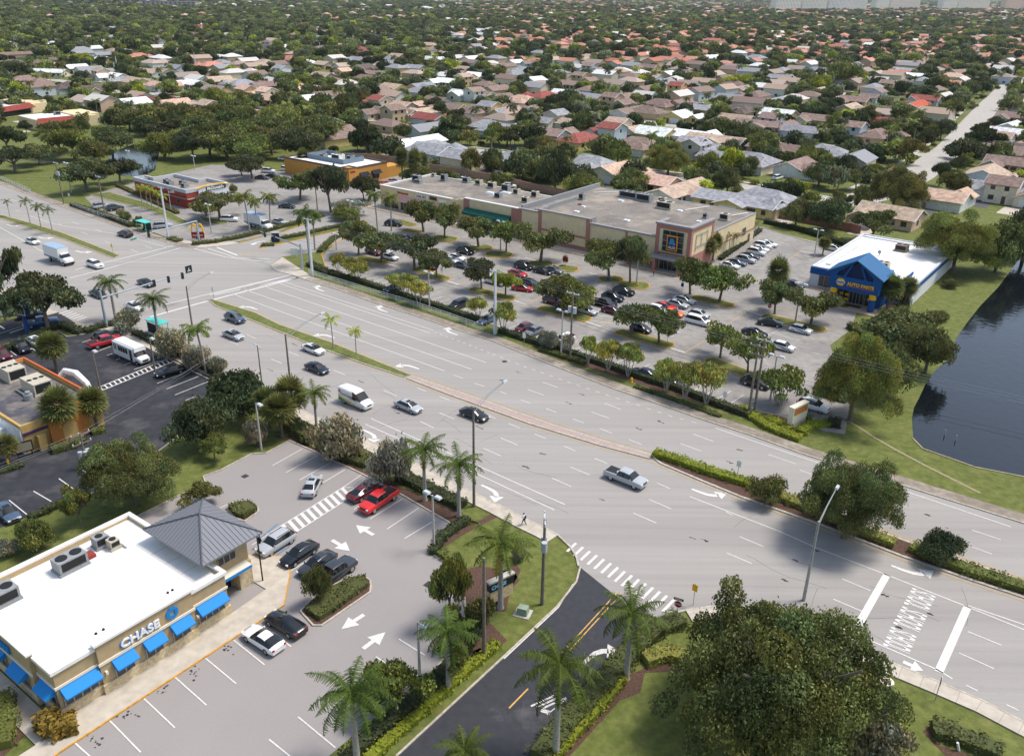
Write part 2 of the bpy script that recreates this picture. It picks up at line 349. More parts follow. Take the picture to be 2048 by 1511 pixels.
palm_proto('slim0', 4.4, 11, 1.9, .07, .11, 6, 16, .45, 1.5, .5, 1.1, leafw=.11); palm_proto('slim1', 4.4, 9, 2.0, .07, .11, 7, 16, .45, 1.3, .5, 1.15, .1, leafw=.11)
for i in range(2):
    b = MB(); b.tube([(0, 0, 0), (0, 0, .4), (.1*i, 0, 4)], [.28, .2, .2], 9); me = fan_crown('sabal_fans', 8+i, 120, 2.15, 11)
    for v in me.vertices: v.co.z += 4.3; v.co.x += .1*i
    PROTO['sabal%d' % i] = [('trunk', b.mesh('sabal_trunk', M_bark, True), None), ('fan_leaves', me, None)]
b = MB(); b.tube([(0, 0, 0), (.1, 0, 6)], [.2, .14], 6); PROTO['farpalm'] = [('trunk', b.mesh('far_palm_trunk', M_palmtrunk, True), None), ('fronds', palm_crown('far_fronds', 9, 13, 2.9, 8, .36, .9, 1.3, 6), None)]
GREENS = {'oak': '656b3e', 'oakd': '4e5638', 'oakl': '788042', 'yel': '9c9c50', 'lime': '939c34', 'ash': '6e7355', 'silver': '8a8872', 'sabal': '6f7440', 'royal': '4d5c22', 'coco': '667030', 'dk': '3f4a2a', 'olive': '6f6c3a', 'redb': '8a4a2c', 'purple': '6d4a78'}
def jit(h, a=.17):
    c = lin(GREENS.get(h, h)); k = 1+random.uniform(-a, a); return (c[0]*k*(1+random.uniform(-a, a)*.6), c[1]*k, c[2]*k*(1+random.uniform(-a, a)*.5))
def tree(kind, bx, by, ty, wpx, colr, label, group, cat='tree', name='tree', z=0):
    g = G(bx, by); m = mpp(bx, by); r = wpx*m/2; h = hgt(bx, by, ty+wpx*.1)
    r *= (.9 if kind in ('big', 'dense', 'shrub') else 1.04)*(CH-.6*h)/CH; h = max(h*.97, r*.7); var = {'oak': 4, 'airy': 3, 'myrtle': 3, 'dense': 3, 'far': 3, 'big': 2, 'shrub': 2}.get(kind); key = kind+str(random.randrange(var)) if var else kind
    g.z = z
    return spawn(key, name, label, cat, g, random.uniform(0, 6.28), {'crown': jit(colr), 'foliage': jit(colr)}, group, (r, r, h))
def palm(kind, bx, by, ty, label, group, colr='royal', z=0, hz=None):
    """ty: pixel row of the crown's heart"""
    key = kind+str(random.randrange(3 if kind == 'royal' else 2)) if kind != 'farpalm' else kind
    base = {'royal': 7.1, 'coco': 7.5, 'slim': 4.9, 'sabal': 4.3, 'farpalm': 6}[kind]; h = hz or hgt(bx, by, ty); k = h/base; g = G(bx, by); g.z = z
    s = max(.75, min(1.15, k))*(1 if kind != 'sabal' else 1.05)
    return spawn(key, {'sabal': 'sabal_palm', 'royal': 'royal_palm', 'coco': 'coconut_palm', 'slim': 'young_palm', 'farpalm': 'palm_tree'}[kind], label, 'palm tree', g, random.uniform(0, 6.28), {'fronds': jit(colr), 'fan_leaves': jit('sabal' if colr == 'royal' else colr)}, group, (s, s, k))
def hedge(pts, w, h, colr, label, group='clipped hedges', name='hedge', dens=26, leaf=.2, world=False, z=0, closed_poly=False, cat='hedge'):
    """leafy hedge along a polyline of photo pixels, or over a closed polygon"""
    rng = np.random.default_rng(len(ALL)+5); P = [Vector(p) if world else G(*p) for p in pts]; pts3 = []; nr = []; mb = MB()
    o = P[0].copy()
    if closed_poly:
        xs = [p.x for p in P]; ys = [p.y for p in P]; x0, x1, y0, y1 = min(xs), max(xs), min(ys), max(ys); A = (x1-x0)*(y1-y0); n = int(A*dens); X = rng.uniform(x0, x1, n); Y = rng.uniform(y0, y1, n)
        ins = np.zeros(n, bool); k = len(P)
        for i in range(k):
            a, b2 = P[i], P[(i+1) % k]; c = ((a.y > Y) != (b2.y > Y)) & (X < (b2.x-a.x)*(Y-a.y)/(b2.y-a.y+1e-9)+a.x); ins ^= c
        X = X[ins]; Y = Y[ins]; hh = h*(.8+.2*np.sin(X*2.1+Y)*np.cos(Y*1.7))
        pts3 = np.c_[X, Y, hh*rng.uniform(.82, 1.08, len(X))]; nr = np.tile([0, 0, 1.0], (len(X), 1))
        for i in range(k):
            a, b2 = P[i], P[(i+1) % k]; L = (b2-a).length; m = int(L*h*dens*1.2)+2; t = rng.random(m); q = np.c_[a.x+(b2.x-a.x)*t, a.y+(b2.y-a.y)*t, rng.uniform(.05, h*.9, m)]+rng.normal(0, .07, (m, 3)); pts3 = np.r_[pts3, q]; nr = np.r_[nr, rng.normal(0, 1, (m, 3))]
        cm = MB(); cm.prism([(p.x, p.y) for p in P], z, z+h*.72)
    else:
        cm = MB(); acc = []; nn = []
        for i in range(len(P)-1):
            a, b2 = P[i], P[i+1]; d = (b2-a); L = d.length
            if L < .05: continue
            d /= L; s = Vector((-d.y, d.x, 0)); n = int(L*(w+2*h)*dens)+4; t = rng.uniform(-.1, L+.1, n); u = rng.uniform(-(w/2+h), w/2+h, n)
            lump = 1+.13*np.sin(t*2.3+i)+.09*np.sin(t*5.1)
            top = np.abs(u) < w/2; uu = np.where(top, u, np.sign(u)*w/2)*lump; zz = np.where(top, h*lump, h-(np.abs(u)-w/2)); q = np.c_[a.x+d.x*t+s.x*uu, a.y+d.y*t+s.y*uu, np.maximum(zz, .05)]+rng.normal(0, .06, (n, 3))
            acc.append(q); nn.append(np.c_[np.where(top, 0, np.sign(u))*s.x, np.where(top, 0, np.sign(u))*s.y, top*1.0])
            k = w*.42; A = a-d*.05; B = b2+d*.05; cm.prism([(A.x+s.x*k, A.y+s.y*k), (B.x+s.x*k, B.y+s.y*k), (B.x-s.x*k, B.y-s.y*k), (A.x-s.x*k, A.y-s.y*k)], z, z+h*(.84+.015*i))
        pts3 = np.concatenate(acc); nr = np.concatenate(nn)
    pts3[:, 2] += z
    V, F = leaf_quads(pts3, nr, leaf, rng, 1.4, .7); k = rng.uniform(.65, 1.35, len(F)); lum = .85+.25*np.sin(pts3[:, 0]*1.1)*np.sin(pts3[:, 1]*.9); k *= lum
    T = np.c_[k*rng.uniform(.9, 1.15, len(F)), k, k]
    cv = np.array(cm.v); off = len(V); V = np.r_[V, cv]
    me = bpy.data.meshes.new('hedge'); faces = [tuple(f) for f in F.tolist()]+[tuple(i+off for i in f) for f in cm.f]
    V = V-np.array([o.x, o.y, 0]); me.from_pydata(V.tolist(), [], faces); a = me.attributes.new('tint', 'FLOAT_COLOR', 'FACE')
    TT = np.r_[T, np.full((len(cm.f), 3), .75)]; a.data.foreach_set('color', np.c_[TT, np.ones(len(TT))].astype(np.float32).ravel()); me.materials.append(M_leaf)
    ob_ = ob(name, me, None, (o.x, o.y, 0), 0, jit(colr, .06)); return tag(ob_, label, cat, group)
# ---------------- ground, roads, lots ----------------
M_grass = mat('grass', '6b703a', rough=.95, noise=.25, nscale=.5, col2='5b642c', bump=.5, bscale=6, stains=[(.35, .45, .55, .75, '857c4c'), (3.0, .25, .45, .7, '4a5629')])
M_road = mat('worn_asphalt', '9a9691', rough=.85, noise=.04, nscale=3, stains=[(.02, .3, .4, .7, 'a39f9a'), (1.3, .25, .58, .72, '7d7975'), (6, .15, .4, .7, '86827e')], streak=[(1.1, .35, '827d79'), (.45, .3, 'a7a29b'), (.12, .4, '85807c')])
M_lot = mat('lot_asphalt', '94908a', rough=.9, noise=.15, nscale=.3, stains=[(.09, .55, .45, .6, '787472'), (.35, .5, .55, .72, '5c5a5b'), (1.5, .3, .5, .7, '6d6a69'), (5, .2, .4, .7, '8a8580')])
M_lot2 = mat('bank_asphalt', '918c89', rough=.9, noise=.04, nscale=3, stains=[(.05, .3, .4, .7, 'a29a95'), (7, .2, .4, .7, '7f7a78')])
M_dark = mat('fresh_asphalt', '34353a', rough=.85, noise=.25, nscale=.3, stains=[(.16, .5, .54, .75, '6d6966'), (.8, .3, .5, .75, '35363c')])
M_drive = mat('driveway_asphalt', '36373c', rough=.75, noise=.15, nscale=.6, stains=[(.14, .6, .58, .78, '7a7673'), (8, .2, .4, .6, '3a3b40')])
M_walk = mat('sidewalk_concrete', 'b9b0a2', rough=.9, noise=.15, nscale=.4, stains=[(.3, .45, .45, .7, 'a3988a')])
M_walkd = mat('stained_sidewalk', '8f8578', rough=.95, noise=.25, nscale=.5, stains=[(.25, .7, .45, .65, '776b5e'), (.12, .5, .55, .6, 'aaa193')])
M_kerb = mat('kerb_concrete', 'b3aa9c', rough=.9, noise=.25, nscale=1)
M_kerby = mat('yellow_kerb_paint', 'c79238', rough=.8, noise=.25, nscale=1)
M_mark = mat('white_marking', 'd3d0cb', rough=.8, noise=.22, nscale=4)
M_marko = mat('worn_white_marking', 'c9c5bf', rough=.85, noise=.25, nscale=3)
M_yel = mat('yellow_marking', 'c9a057', rough=.8, noise=.25, nscale=1.5)
M_blue = mat('blue_marking', '3f7fae', rough=.8, noise=.15, nscale=2)
M_brick = mat('median_pavers', 'a8958d', rough=.9, noise=.2, nscale=2)
def PP(pts, z=0): return [tuple(G(x, y))[:2] for x, y in pts]
def zz(ox, oy, k): return lambda *p: [(ox+x*k, oy+y*k) for x, y in p]
g = MB(); g.sheet([(-30000, -200), (30000, -200), (30000, 60000), (-30000, 60000)], 0); struct('ground', g, M_grass)
NC = [(-150, 330), (0, 369), (140, 420), (290, 472.5), (357, 492.5), (390, 496)]                       # north kerb west of the side road
NC2 = [(541, 530), (546, 538), (556, 543.5), (581.6, 549.5), (607, 559), (675.8, 580), (747, 605.4), (841, 635.5), (924.6, 663.8), (980, 681), (1107, 732), (1234, 780.6), (1361, 824), (1411.6, 842), (1500, 871), (1604.8, 908.6), (1795, 968.7), (1924.7, 1009), (2048, 1047.6), (2250, 1112)]
SC1 = [(-160, 520), (-60, 553), (20, 583), (85, 612), (117, 625)]                                       # south kerb, west of the lower leg
SC2 = [(150, 645), (200, 646), (235, 655), (300, 682), (380, 716), (470, 758), (560, 798), (605, 820), (638, 836), (720, 872), (820, 920), (920, 972), (1000, 1010), (1049, 1036), (1095, 1058), (1117, 1070), (1143.6, 1095), (1155, 1115), (1159, 1133)]
SC3 = [(1302, 1250), (1328, 1231), (1370, 1219.6), (1440, 1210), (1500, 1213), (1590, 1238), (1658, 1264), (1706, 1288), (1763, 1316), (1876, 1362), (1965, 1400), (2048, 1443), (2250, 1545)]
b = MB(); b.sheet(PP(NC+[(430, 480), (512, 500), (530, 516)]+NC2+SC3[::-1]+[(1159, 1133)]+SC2[::-1]+SC1[::-1]), .03); struct('road', b, M_road)
SR = [(390, 496), (450, 492.5), (480, 486), (543, 469), (569, 463.5), (620, 445), (665, 428), (715, 452), (700, 470), (642, 503), (600, 508), (563.8, 513.6), (541, 530), (556, 545), (520, 560), (400, 520)]
b = MB(); b.sheet(PP(SR), .026); struct('side_road', b, M_road)
b = MB(); b.sheet(PP([(-120, 660), (0, 645), (50, 631), (85, 612), (117, 625), (150, 645), (85, 660), (57, 670), (0, 690), (-120, 728)]), .034); struct('lower_side_road', b, M_dark)
# supermarket and parts store lot, with the service drive behind
LOT = [(643, 512), (700, 460), (640, 425), (620, 400), (560, 390), (545, 345), (640, 330), (700, 350), (760, 345), (1140, 421), (1200, 440), (1527, 455), (1545, 462), (1700, 500), (1760, 505), (1700, 660), (1660, 690), (1700, 800), (1690, 868), (1650, 862), (1560, 832), (1480, 818), (1360, 782), (1180, 722), (1000, 655), (820, 592), (720, 559), (652, 540)]
b = MB(); b.sheet(PP(LOT), .02); struct('supermarket_car_park', b, M_lot)
b = MB(); b.sheet(PP([(170, 395), (215, 380), (330, 350), (420, 330), (520, 330), (560, 345), (620, 400), (640, 425), (560, 462), (500, 478), (430, 492), (360, 484), (310, 466), (255, 440), (190, 415)]), .016); struct('restaurant_car_park', b, M_lot)
# burger restaurant drive-through strip
TL = [(-80, 740), (0, 695), (90, 674), (117, 663), (133, 674), (167, 669), (205, 658), (298, 698), (374, 738), (441, 771), (415, 810), (380, 850), (330, 892), (255, 945), (181, 987), (102, 1012), (57, 1033), (-60, 1078), (-160, 1000), (-120, 780)]
b = MB(); b.sheet(PP(TL), .02); struct('taco_restaurant_car_park', b, M_dark)
BL = [(200, 1070), (262, 1040), (412, 966), (408, 953), (442, 941), (503, 909), (533, 907), (579, 882), (633, 906), (726, 950), (807, 993), (904, 1049.6), (862, 1085), (857, 1096), (860, 1106), (894, 1130), (908, 1146), (925, 1180), (935, 1260), (873, 1332), (700, 1475), (630, 1535), (80, 1535), (100, 1300)]
b = MB(); b.sheet(PP(BL), .02); struct('bank_car_park', b, M_lot2)
DW = [(1159, 1133), (1151, 1163), (1113, 1212), (1000, 1318), (791, 1511), (740, 1560), (1030, 1560), (1075.6, 1499), (1181, 1371), (1302, 1248)]
b = MB(); b.sheet(PP(DW), .038); struct('driveway', b, M_drive)
# kerbs and sidewalks
def offs(P, d):
    out = []
    for i, p in enumerate(P):
        a = P[max(0, i-1)]; c = P[min(len(P)-1, i+1)]; t = (c-a); t.z = 0; t.normalize(); out.append(Vector((p.x-t.y*d, p.y+t.x*d, 0)))
    return out
def strip(mb, P, d0, d1, z0, z1, mi=0, closed=False):
    A = offs(P, d0); B = offs(P, d1)
    if closed:
        n = len(P); A = []; B = []
        for i in range(n):
            t = P[(i+1) % n]-P[i-1]; t.normalize(); q = Vector((-t.y, t.x, 0)); A.append(P[i]+q*d0); B.append(P[i]+q*d1)
        A.append(A[0]); B.append(B[0])
    k = len(A); vs = []; fs = []
    for a, c in zip(A, B): vs += [(a.x, a.y, z0), (a.x, a.y, z1), (c.x, c.y, z1), (c.x, c.y, z0)]
    for i in range(k-1):
        o = 4*i; fs += [(o, o+1, o+5, o+4), (o+1, o+2, o+6, o+5), (o+2, o+3, o+7, o+6)]
    fs += [(0, 1, 2, 3), (4*k-4, 4*k-1, 4*k-2, 4*k-3)]; mb.add(vs, fs, mi)
def W3(pts): return [G(*p) for p in pts]
kb = MB(); sw = MB(); swd = MB(); kby = MB()
for c, s in ((NC, 1), (NC2, 1), (SC1, -1), (SC2, -1), (SC3, -1)): strip(kb, W3(c), 0, .22*s, 0, .15)
strip(swd, W3(NC), .23, 2.4, 0, .135); strip(swd, W3(NC2[4:]), .23, 2.3, 0, .135)
strip(sw, W3(SC1), -.23, -2.2, 0, .135); strip(sw, W3(SC2[1:16]), -.23, -2.1, 0, .135); strip(sw, W3(SC3[2:]), -.23, -1.9, 0, .135)
sw.prism(PP([(541, 531), (546, 539), (556, 544), (581, 550), (625, 563), (622, 552), (565, 515)]), 0, .13)
sw.prism(PP([(332, 487), (390, 496.5), (450, 492), (480, 487), (450, 481), (400, 488), (365, 480)]), 0, .13)
sw.prism(PP([(150, 646), (205, 647), (225, 654), (205, 661), (150, 655)]), 0, .128)
for p in ([(240, 0), (0, 0)],): pass
def lotkerb(pts, m=kb, d=.2, h=.14, closed=False): strip(m, W3(pts), 0, d, 0, h, 0, closed)
lotkerb(BL[1:20]); lotkerb(TL[1:17]); lotkerb(DW[0:5]); lotkerb(DW[7:9]+[(1302, 1248)][0:0]+[(1302, 1248)])
lotkerb([(652, 541), (720, 559.5), (820, 592.5), (1000, 655.5), (1180, 722.5), (1360, 782.5), (1480, 818.5), (1560, 832.5)])
lotkerb([(1140, 421), (1200, 440), (1527, 455), (1545, 462), (1640, 490)]); lotkerb([(190, 415), (255, 440), (310, 466), (360, 484), (430, 492)])
lotkerb([(480, 485), (543, 468.5), (569, 463), (620, 444)], kby); lotkerb([(643, 511), (652, 498), (700, 470), (718, 452)], kby); lotkerb([(643, 512), (652, 540)], kby)
# raised islands
isl_g = MB(); ISL = []
def capsule(a, c, w, n=7):
    a = G(*a); c = G(*c); d = (c-a).normalized(); s = Vector((-d.y, d.x, 0)); r = w/2; a = a+d*r*.6; c = c-d*r*.6; P = []
    for i in range(n): t = -PI/2+PI*i/(n-1); P.append(c+d*math.cos(t)*r*.6+s*math.sin(t)*r)
    for i in range(n): t = PI/2+PI*i/(n-1); P.append(a+d*math.cos(t)*r*.6+s*math.sin(t)*r)
    return P
def island(P, yellow=True, m=None, kw=.2):
    strip(kby if yellow else kb, P, 0, kw, 0, .16, 0, True)
    n = len(P); Q = []
    for i in range(n):
        t = P[(i+1) % n]-P[i-1]; t.normalize(); q = Vector((-t.y, t.x, 0)); Q.append(P[i]+q*kw)
    (m or isl_g).prism([(p.x, p.y) for p in Q], 0, .14)
for a, c, w in [((717, 514), (774, 527), 2.8), ((829, 537), (896, 560), 2.8), ((941, 577), (1028, 600), 3), ((1078, 614), (1180, 641), 3.2), ((1232, 662), (1346, 694), 3.2), ((1412, 718), (1503, 752), 3), ((862, 474), (913, 481), 5), ((805, 460), (845, 465), 3), ((936, 498), (985, 494), 4), ((970, 508), (1026, 511), 5),
    ((1056, 529), (1106, 527), 4.5), ((1112, 534), (1156, 541), 4.5), ((1198, 560), (1246, 557), 4.5), ((1236, 568), (1300, 573), 5), ((1384, 593), (1468, 613), 3), ((1524, 631), (1652, 662), 3.2), ((1650, 600), (1700, 615), 3), ((790, 440), (830, 452), 3)]:
    island(capsule(a, c, w))
for pl in ([(518, 497), (560, 488), (640, 470), (700, 457), (737, 446), (725, 441), (690, 446), (600, 468), (545, 484), (522, 490)],): island([p for p in (W3(pl) if (lambda P: sum(P[i].x*P[(i+1) % len(P)].y-P[(i+1) % len(P)].x*P[i].y for i in range(len(P))))(W3(pl)) > 0 else W3(pl)[::-1])])
def poly_island(px, yellow, m=None, kw=.2):
    P = W3(px); A = sum(P[i].x*P[(i+1) % len(P)].y-P[(i+1) % len(P)].x*P[i].y for i in range(len(P)))
    island(P if A > 0 else P[::-1], yellow, m, kw)
poly_island([(180, 390), (215, 400), (290, 418), (340, 440), (375, 455), (378, 445), (340, 425), (290, 405), (220, 385)], False)
poly_island([(396, 432), (420, 438), (455, 441), (456, 447), (430, 450), (405, 443)], False, None)
mul = MB(); bank = [(599, 1223), (625, 1252), (645, 1252), (742, 1185), (744, 1170), (742, 1160), (726, 1150), (694, 1157), (640, 1180)]
poly_island(bank, False, mul); poly_island([(452, 1017), (470, 1008), (500, 1006), (518, 1015), (518, 1024), (490, 1044), (468, 1036)], False, mul)
# medians of the main road
poly_island([(-60, 411), (0, 430), (60, 446), (125, 466), (240, 511), (225, 516), (125, 478), (60, 457), (0, 437), (-60, 416)], False)
poly_island([(416, 600), (428, 600), (512, 626), (561, 650), (663, 685), (822, 750), (808, 755), (714, 724), (602, 682), (475, 630), (430, 612)], False)
brick = MB(); poly_island([(812, 757), (824, 752), (900, 778), (980, 806), (1100, 848), (1200, 880), (1308, 911), (1298, 918), (1200, 892), (1060, 849), (900, 791)], False, brick, .3)
hm = MB(); poly_island([(1299, 912), (1310, 905), (1422, 936), (1480, 958), (1600, 1000), (1771, 1066), (1836, 1090), (1945, 1126), (2048, 1161), (2200, 1210), (2200, 1250), (2048, 1197), (1945, 1163), (1803, 1114), (1641.7, 1051.6), (1480, 995), (1400, 962), (1320, 928)], False, hm, .35)
struct('median_pavers', brick, M_brick); struct('median_planting_bed', hm, M_mulch); struct('grass_islands', isl_g, M_grass)
# mulch beds
for pl in ([(579, 876), (635, 898), (740, 945), (830, 985), (930, 1030), (960, 1048), (905, 1049), (807, 990), (726, 947), (633, 903)], [(545, 872), (579, 870), (640, 900), (600, 888)],
    [(873, 1085), (905, 1050), (960, 1040), (985, 1025), (1000, 1030), (925, 1070), (880, 1100)], [(905, 1146), (960, 1130), (1030, 1145), (1040, 1160), (1000, 1200), (975, 1240), (1015, 1280), (990, 1300), (950, 1310), (930, 1290), (935, 1230)],
    [(1000, 1170), (975, 1160), (1030, 1125), (1042, 1140), (1020, 1180), (1012, 1222), (985, 1222)], [(880, 1330), (960, 1295), (1005, 1285), (880, 1400), (740, 1511), (680, 1511)],
    [(1245, 1355), (1290, 1335), (1360, 1325), (1390, 1340), (1290, 1345), (1280, 1385), (1240, 1400), (1140, 1511), (1100, 1511)], [(1845, 1462), (1860, 1450), (1880, 1455), (1880, 1490), (1960, 1515), (1900, 1520)], [(1536, 795), (1560, 805), (1595, 820), (1592, 845), (1560, 850), (1530, 835)],
    [(1000, 662), (1130, 705), (1240, 742), (1370, 785), (1480, 822), (1500, 838), (1370, 797), (1240, 756), (1120, 718)], [(205, 648), (225, 650), (380, 722), (440, 768), (370, 735), (298, 696), (205, 657)], [(1185, 880+480), (1200, 1360), (1190, 1375)],
    [(120, 830), (205, 850), (215, 862), (190, 884), (150, 880), (130, 870)], [(20, 870), (170, 890), (110, 925), (50, 935), (0, 935)], [(0, 1360), (30, 1372), (50, 1420), (50, 1470), (0, 1520)]):
    mul.sheet(PP(pl), .012)
struct('mulch_beds', mul, M_mulch)
struct('kerbs', kb, M_kerb); struct('yellow_kerbs', kby, M_kerby); struct('stained_sidewalk', swd, M_walkd)
# sidewalk joints
for c, lo, hi in ((SC3, 2, 13), (SC2, 6, 15)):
    P = W3(c[lo:hi]); acc = 0
    for i in range(len(P)-1):
        d = P[i+1]-P[i]; L = d.length; d /= L; s = Vector((d.y, -d.x, 0)); t = 0
        while t < L:
            q = P[i]+d*t; a = q+s*.25; c2 = q+s*1.88; sw.add([(a.x, a.y, .137), (a.x+d.x*.03, a.y+d.y*.03, .137), (c2.x+d.x*.03, c2.y+d.y*.03, .137), (c2.x, c2.y, .137)], [(0, 1, 2, 3)], 1); t += 1.9
struct('sidewalk', sw, [M_walk, mat('sidewalk_joint', '77706a')])
# ---------------- painted markings ----------------
mk = MB(); mo = MB(); my = MB(); mbl = MB(); ZM = .052
def ln(a, c, w=.12, m=mk, z=ZM):
    a = G(*a); c = G(*c); d = (c-a).normalized(); s = Vector((-d.y, d.x, 0))*w/2
    m.add([(a+s)[:2]+(z,), (a-s)[:2]+(z,), (c-s)[:2]+(z,), (c+s)[:2]+(z,)], [(0, 1, 2, 3)])
def pl(pts, w=.12, m=mk, z=ZM, d=0):
    P = W3(pts); P = offs(P, d) if d else P
    A = offs(P, w/2); B = offs(P, -w/2); k = len(P)
    m.add([(p.x, p.y, z) for p in A]+[(p.x, p.y, z) for p in B], [(i, i+1, k+i+1, k+i) for i in range(k-1)])
def dots(pts, step, ln_, w=.12, m=mk):
    P = W3(pts); t0 = 0
    for i in range(len(P)-1):
        d = P[i+1]-P[i]; L = d.length; d /= L; t = t0
        while t < L:
            a = P[i]+d*t; c = a+d*ln_; s = Vector((-d.y, d.x, 0))*w/2; m.add([(a+s)[:2]+(ZM,), (a-s)[:2]+(ZM,), (c-s)[:2]+(ZM,), (c+s)[:2]+(ZM,)], [(0, 1, 2, 3)]); t += step
        t0 = t-L
SOL = [[(465, 588), (889, 742)], [(489, 579), (944, 739)], [(533, 574.5), (971.6, 725)], [(559, 567), (860, 666)], [(569, 564), (867.5, 661)], [(1431, 856), (1500, 880), (1602, 914), (1795, 977), (2022, 1053.6)],
    [(1379.6, 993), (1560, 1063), (1629.6, 1094), (1771, 1148.6), (1928.8, 1211), (2100, 1280)], [(1936, 1211), (2048, 1249), (2100, 1267)], [(742, 837), (814, 869), (956.8, 932), (1130, 1009)], [(730, 848), (912, 928), (1109, 1020)], [(1605, 1221), (1702, 1264), (1874, 1338.7), (1904.5, 1357)],
    [(20, 534), (75, 547)], [(0, 455), (115, 520)], [(60, 432), (110, 449), (245, 470), (335, 495)], [(1793, 969+8), (1795, 977)]]
for p in SOL: pl(p, .15)
D = [((493.8, 669.4), (513, 677.6)), ((577.6, 703.6), (598.3, 712)), ((666.9, 740), (690.5, 750)), ((767.2, 780.6), (793.9, 791.5)), ((878.4, 825.5), (908, 837.7)), ((1001.6, 875.8), (1035, 890)), ((1141, 934), (1179, 949.6)), ((1298, 998.6), (1342, 1017.5)), ((1479, 1073), (1527, 1093)), ((1684, 1157.5), (1740.8, 1181)), ((1935.6, 1262.7), (2002.8, 1290)),
    ((834.5, 776), (852, 782.6)), ((879, 793), (898, 800)), ((970, 827), (991, 837)), ((1017, 847), (1039.7, 856)), ((1069, 868), (1091, 877)), ((1128, 892), (1151, 902)), ((1189.5, 916.5), (1214, 926.6)), ((1313.6, 965.7), (1340, 977)), ((967, 897), (1002, 912)), ((841, 843), (868, 856)),
    ((1104, 956), (1142.5, 973)), ((1266.5, 1026), (1312.6, 1045.8)), ((1453.6, 1105.6), (1503.5, 1127)), ((1666.8, 1198), (1723.4, 1222)), ((1917.9, 1305.5), (1987.4, 1336.7)), ((460, 683), (477, 690)), ((542.5, 718), (564, 727)), ((561, 758), (570, 762)), ((590, 771), (600, 776)), ((663, 800), (672, 805)), ((678, 812), (690, 818)),
    ((907, 750), (926, 757)), ((949, 766.6), (969, 773)), ((1000, 783), (1012, 788)), ((1042, 800), (1062, 807)), ((1092, 817), (1113, 825)), ((1146, 838), (1168, 846)), ((1200, 857), (1224, 867)), ((1258, 879), (1283, 889)), ((1321, 903), (1343, 911)), ((1381, 924), (1425, 939)), ((1055, 779), (1088, 790.5)), ((1183, 824), (1218, 836.4)), ((1361, 887), (1403, 902.5)), ((1085.4, 764.6), (1115.8, 775)), ((1208.5, 806.5), (1241.5, 818.7)), ((1386, 868), (1427, 883)), ((1537, 909), (1592, 928)), ((1600, 940), (1624, 949)), ((1944, 1060), (2001, 1079)), ((1925, 1087), (1984, 1108)),
    ((145, 443.8), (157, 448.8)), ((191, 459), (203, 463)), ((116, 447.5), (129, 453)), ((162.5, 464), (175, 469)), ((210, 483), (225, 489)), ((262, 499), (276, 505)), ((290, 492), (304, 497)), ((75, 430), (85, 434)), ((30, 420), (40, 423)), ((20, 398), (32, 402)), ((1452, 1024), (1465, 1030))]
for a, c in D: ln(a, c, .13)
dots([(985, 708), (1056, 736), (1159, 772), (1253, 803), (1341, 832), (1405, 849)], 1.85, .7, .13); dots([(869, 664), (920, 683), (985, 708)], 1.5, .6, .13); dots([(1932, 1370), (2030, 1417), (2048, 1426)], 3.4, 1.0, .13)
for p, d in (([(0, 430), (60, 446), (125, 466), (240, 511)], .45), ([(0, 437), (60, 457), (125, 478), (225, 516)], -.45), ([(430, 601), (512, 626), (561, 650), (663, 685), (822, 750), (980, 804), (1100, 846), (1200, 878), (1308, 909)], .5), ([(430, 612), (475, 630), (602, 682), (714, 724), (808, 755), (900, 791), (1060, 849), (1200, 892), (1298, 918), (1400, 962), (1480, 995), (1641, 1052), (1803, 1114), (1945, 1163), (2048, 1197), (2200, 1250)], -.5), ([(1310, 905), (1422, 936), (1600, 1000), (1771, 1066), (1945, 1126), (2048, 1161)], .4)):
    pl(p, .12, my, ZM, d)
# crosswalk lines and stop bars at the junction
for a, c in (((346, 492), (195, 529)), ((361, 496), (205, 540)), ((205, 540), (140, 556)), ((195, 528), (150, 540)), ((592, 555), (430, 590)), ((585, 549), (300, 616)), ((596, 556), (420, 601)), ((300, 634), (420, 601))): ln(a, c, .3 if c[1] != 601 else .5)
ln((575, 552), (420, 590), .3); ln((480, 579), (596, 556), .55)
for p in ([(388, 497), (450, 514), (541, 525)], [(416, 497), (470, 515), (540, 518)], [(434, 495), (475, 511)]): pl(p, .25 if p[0][0] < 430 else .5)
pl([(490, 505), (512, 499), (538, 504)], .15, my); pl([(486, 512), (520, 508), (538, 509)], .15, my); pl([(480, 508), (486, 512)], .15, my)
ln((1774, 1148.6), (1707, 1266), .75); ln((1935, 1213), (1877, 1344), .75)
# zebra at the driveway mouth and at the lower side road
for i in range(15):
    t = i/14; x = 1148+t*196; y = 1092+t*113; a = (x, y); c = (x-14-t*5, y+11+t*7); ln((x+4, y-6), c, .32)
for i in range(6): ln((118+i*7, 634+i*2.6-6), (139+i*7, 627+i*2.6-6), .3)
for i in range(5): ln((32+i*7, 592+i*2.4), (50+i*7, 586+i*2.4), .3)
ln((0, 667), (52, 650), .12); ln((20, 666), (52, 655), .3); ln((105, 640), (122, 650), .3); ln((0, 652), (9, 658), .3)
# driveway
pl([(1146, 1168), (1116, 1215), (1040, 1287), (1008, 1317)], .12, mk); pl([(1304, 1250), (1250, 1303), (1203, 1350)], .12); ln((1188, 1367), (1163, 1394), .12)
for o in (0, 8): ln((1235+o, 1184+o*.3), (1123+o, 1307+o*.3), .12, my)
ln((1056, 1377), (1018, 1416), .15, my)
for i in range(3): ln((1062+i*12, 1412+i*2), (1108+i*12, 1391+i*2), .2, mo)
ln((1094, 1429), (1133, 1397), .1, mo); ln((1082, 1420), (1100, 1425), .4, mo)
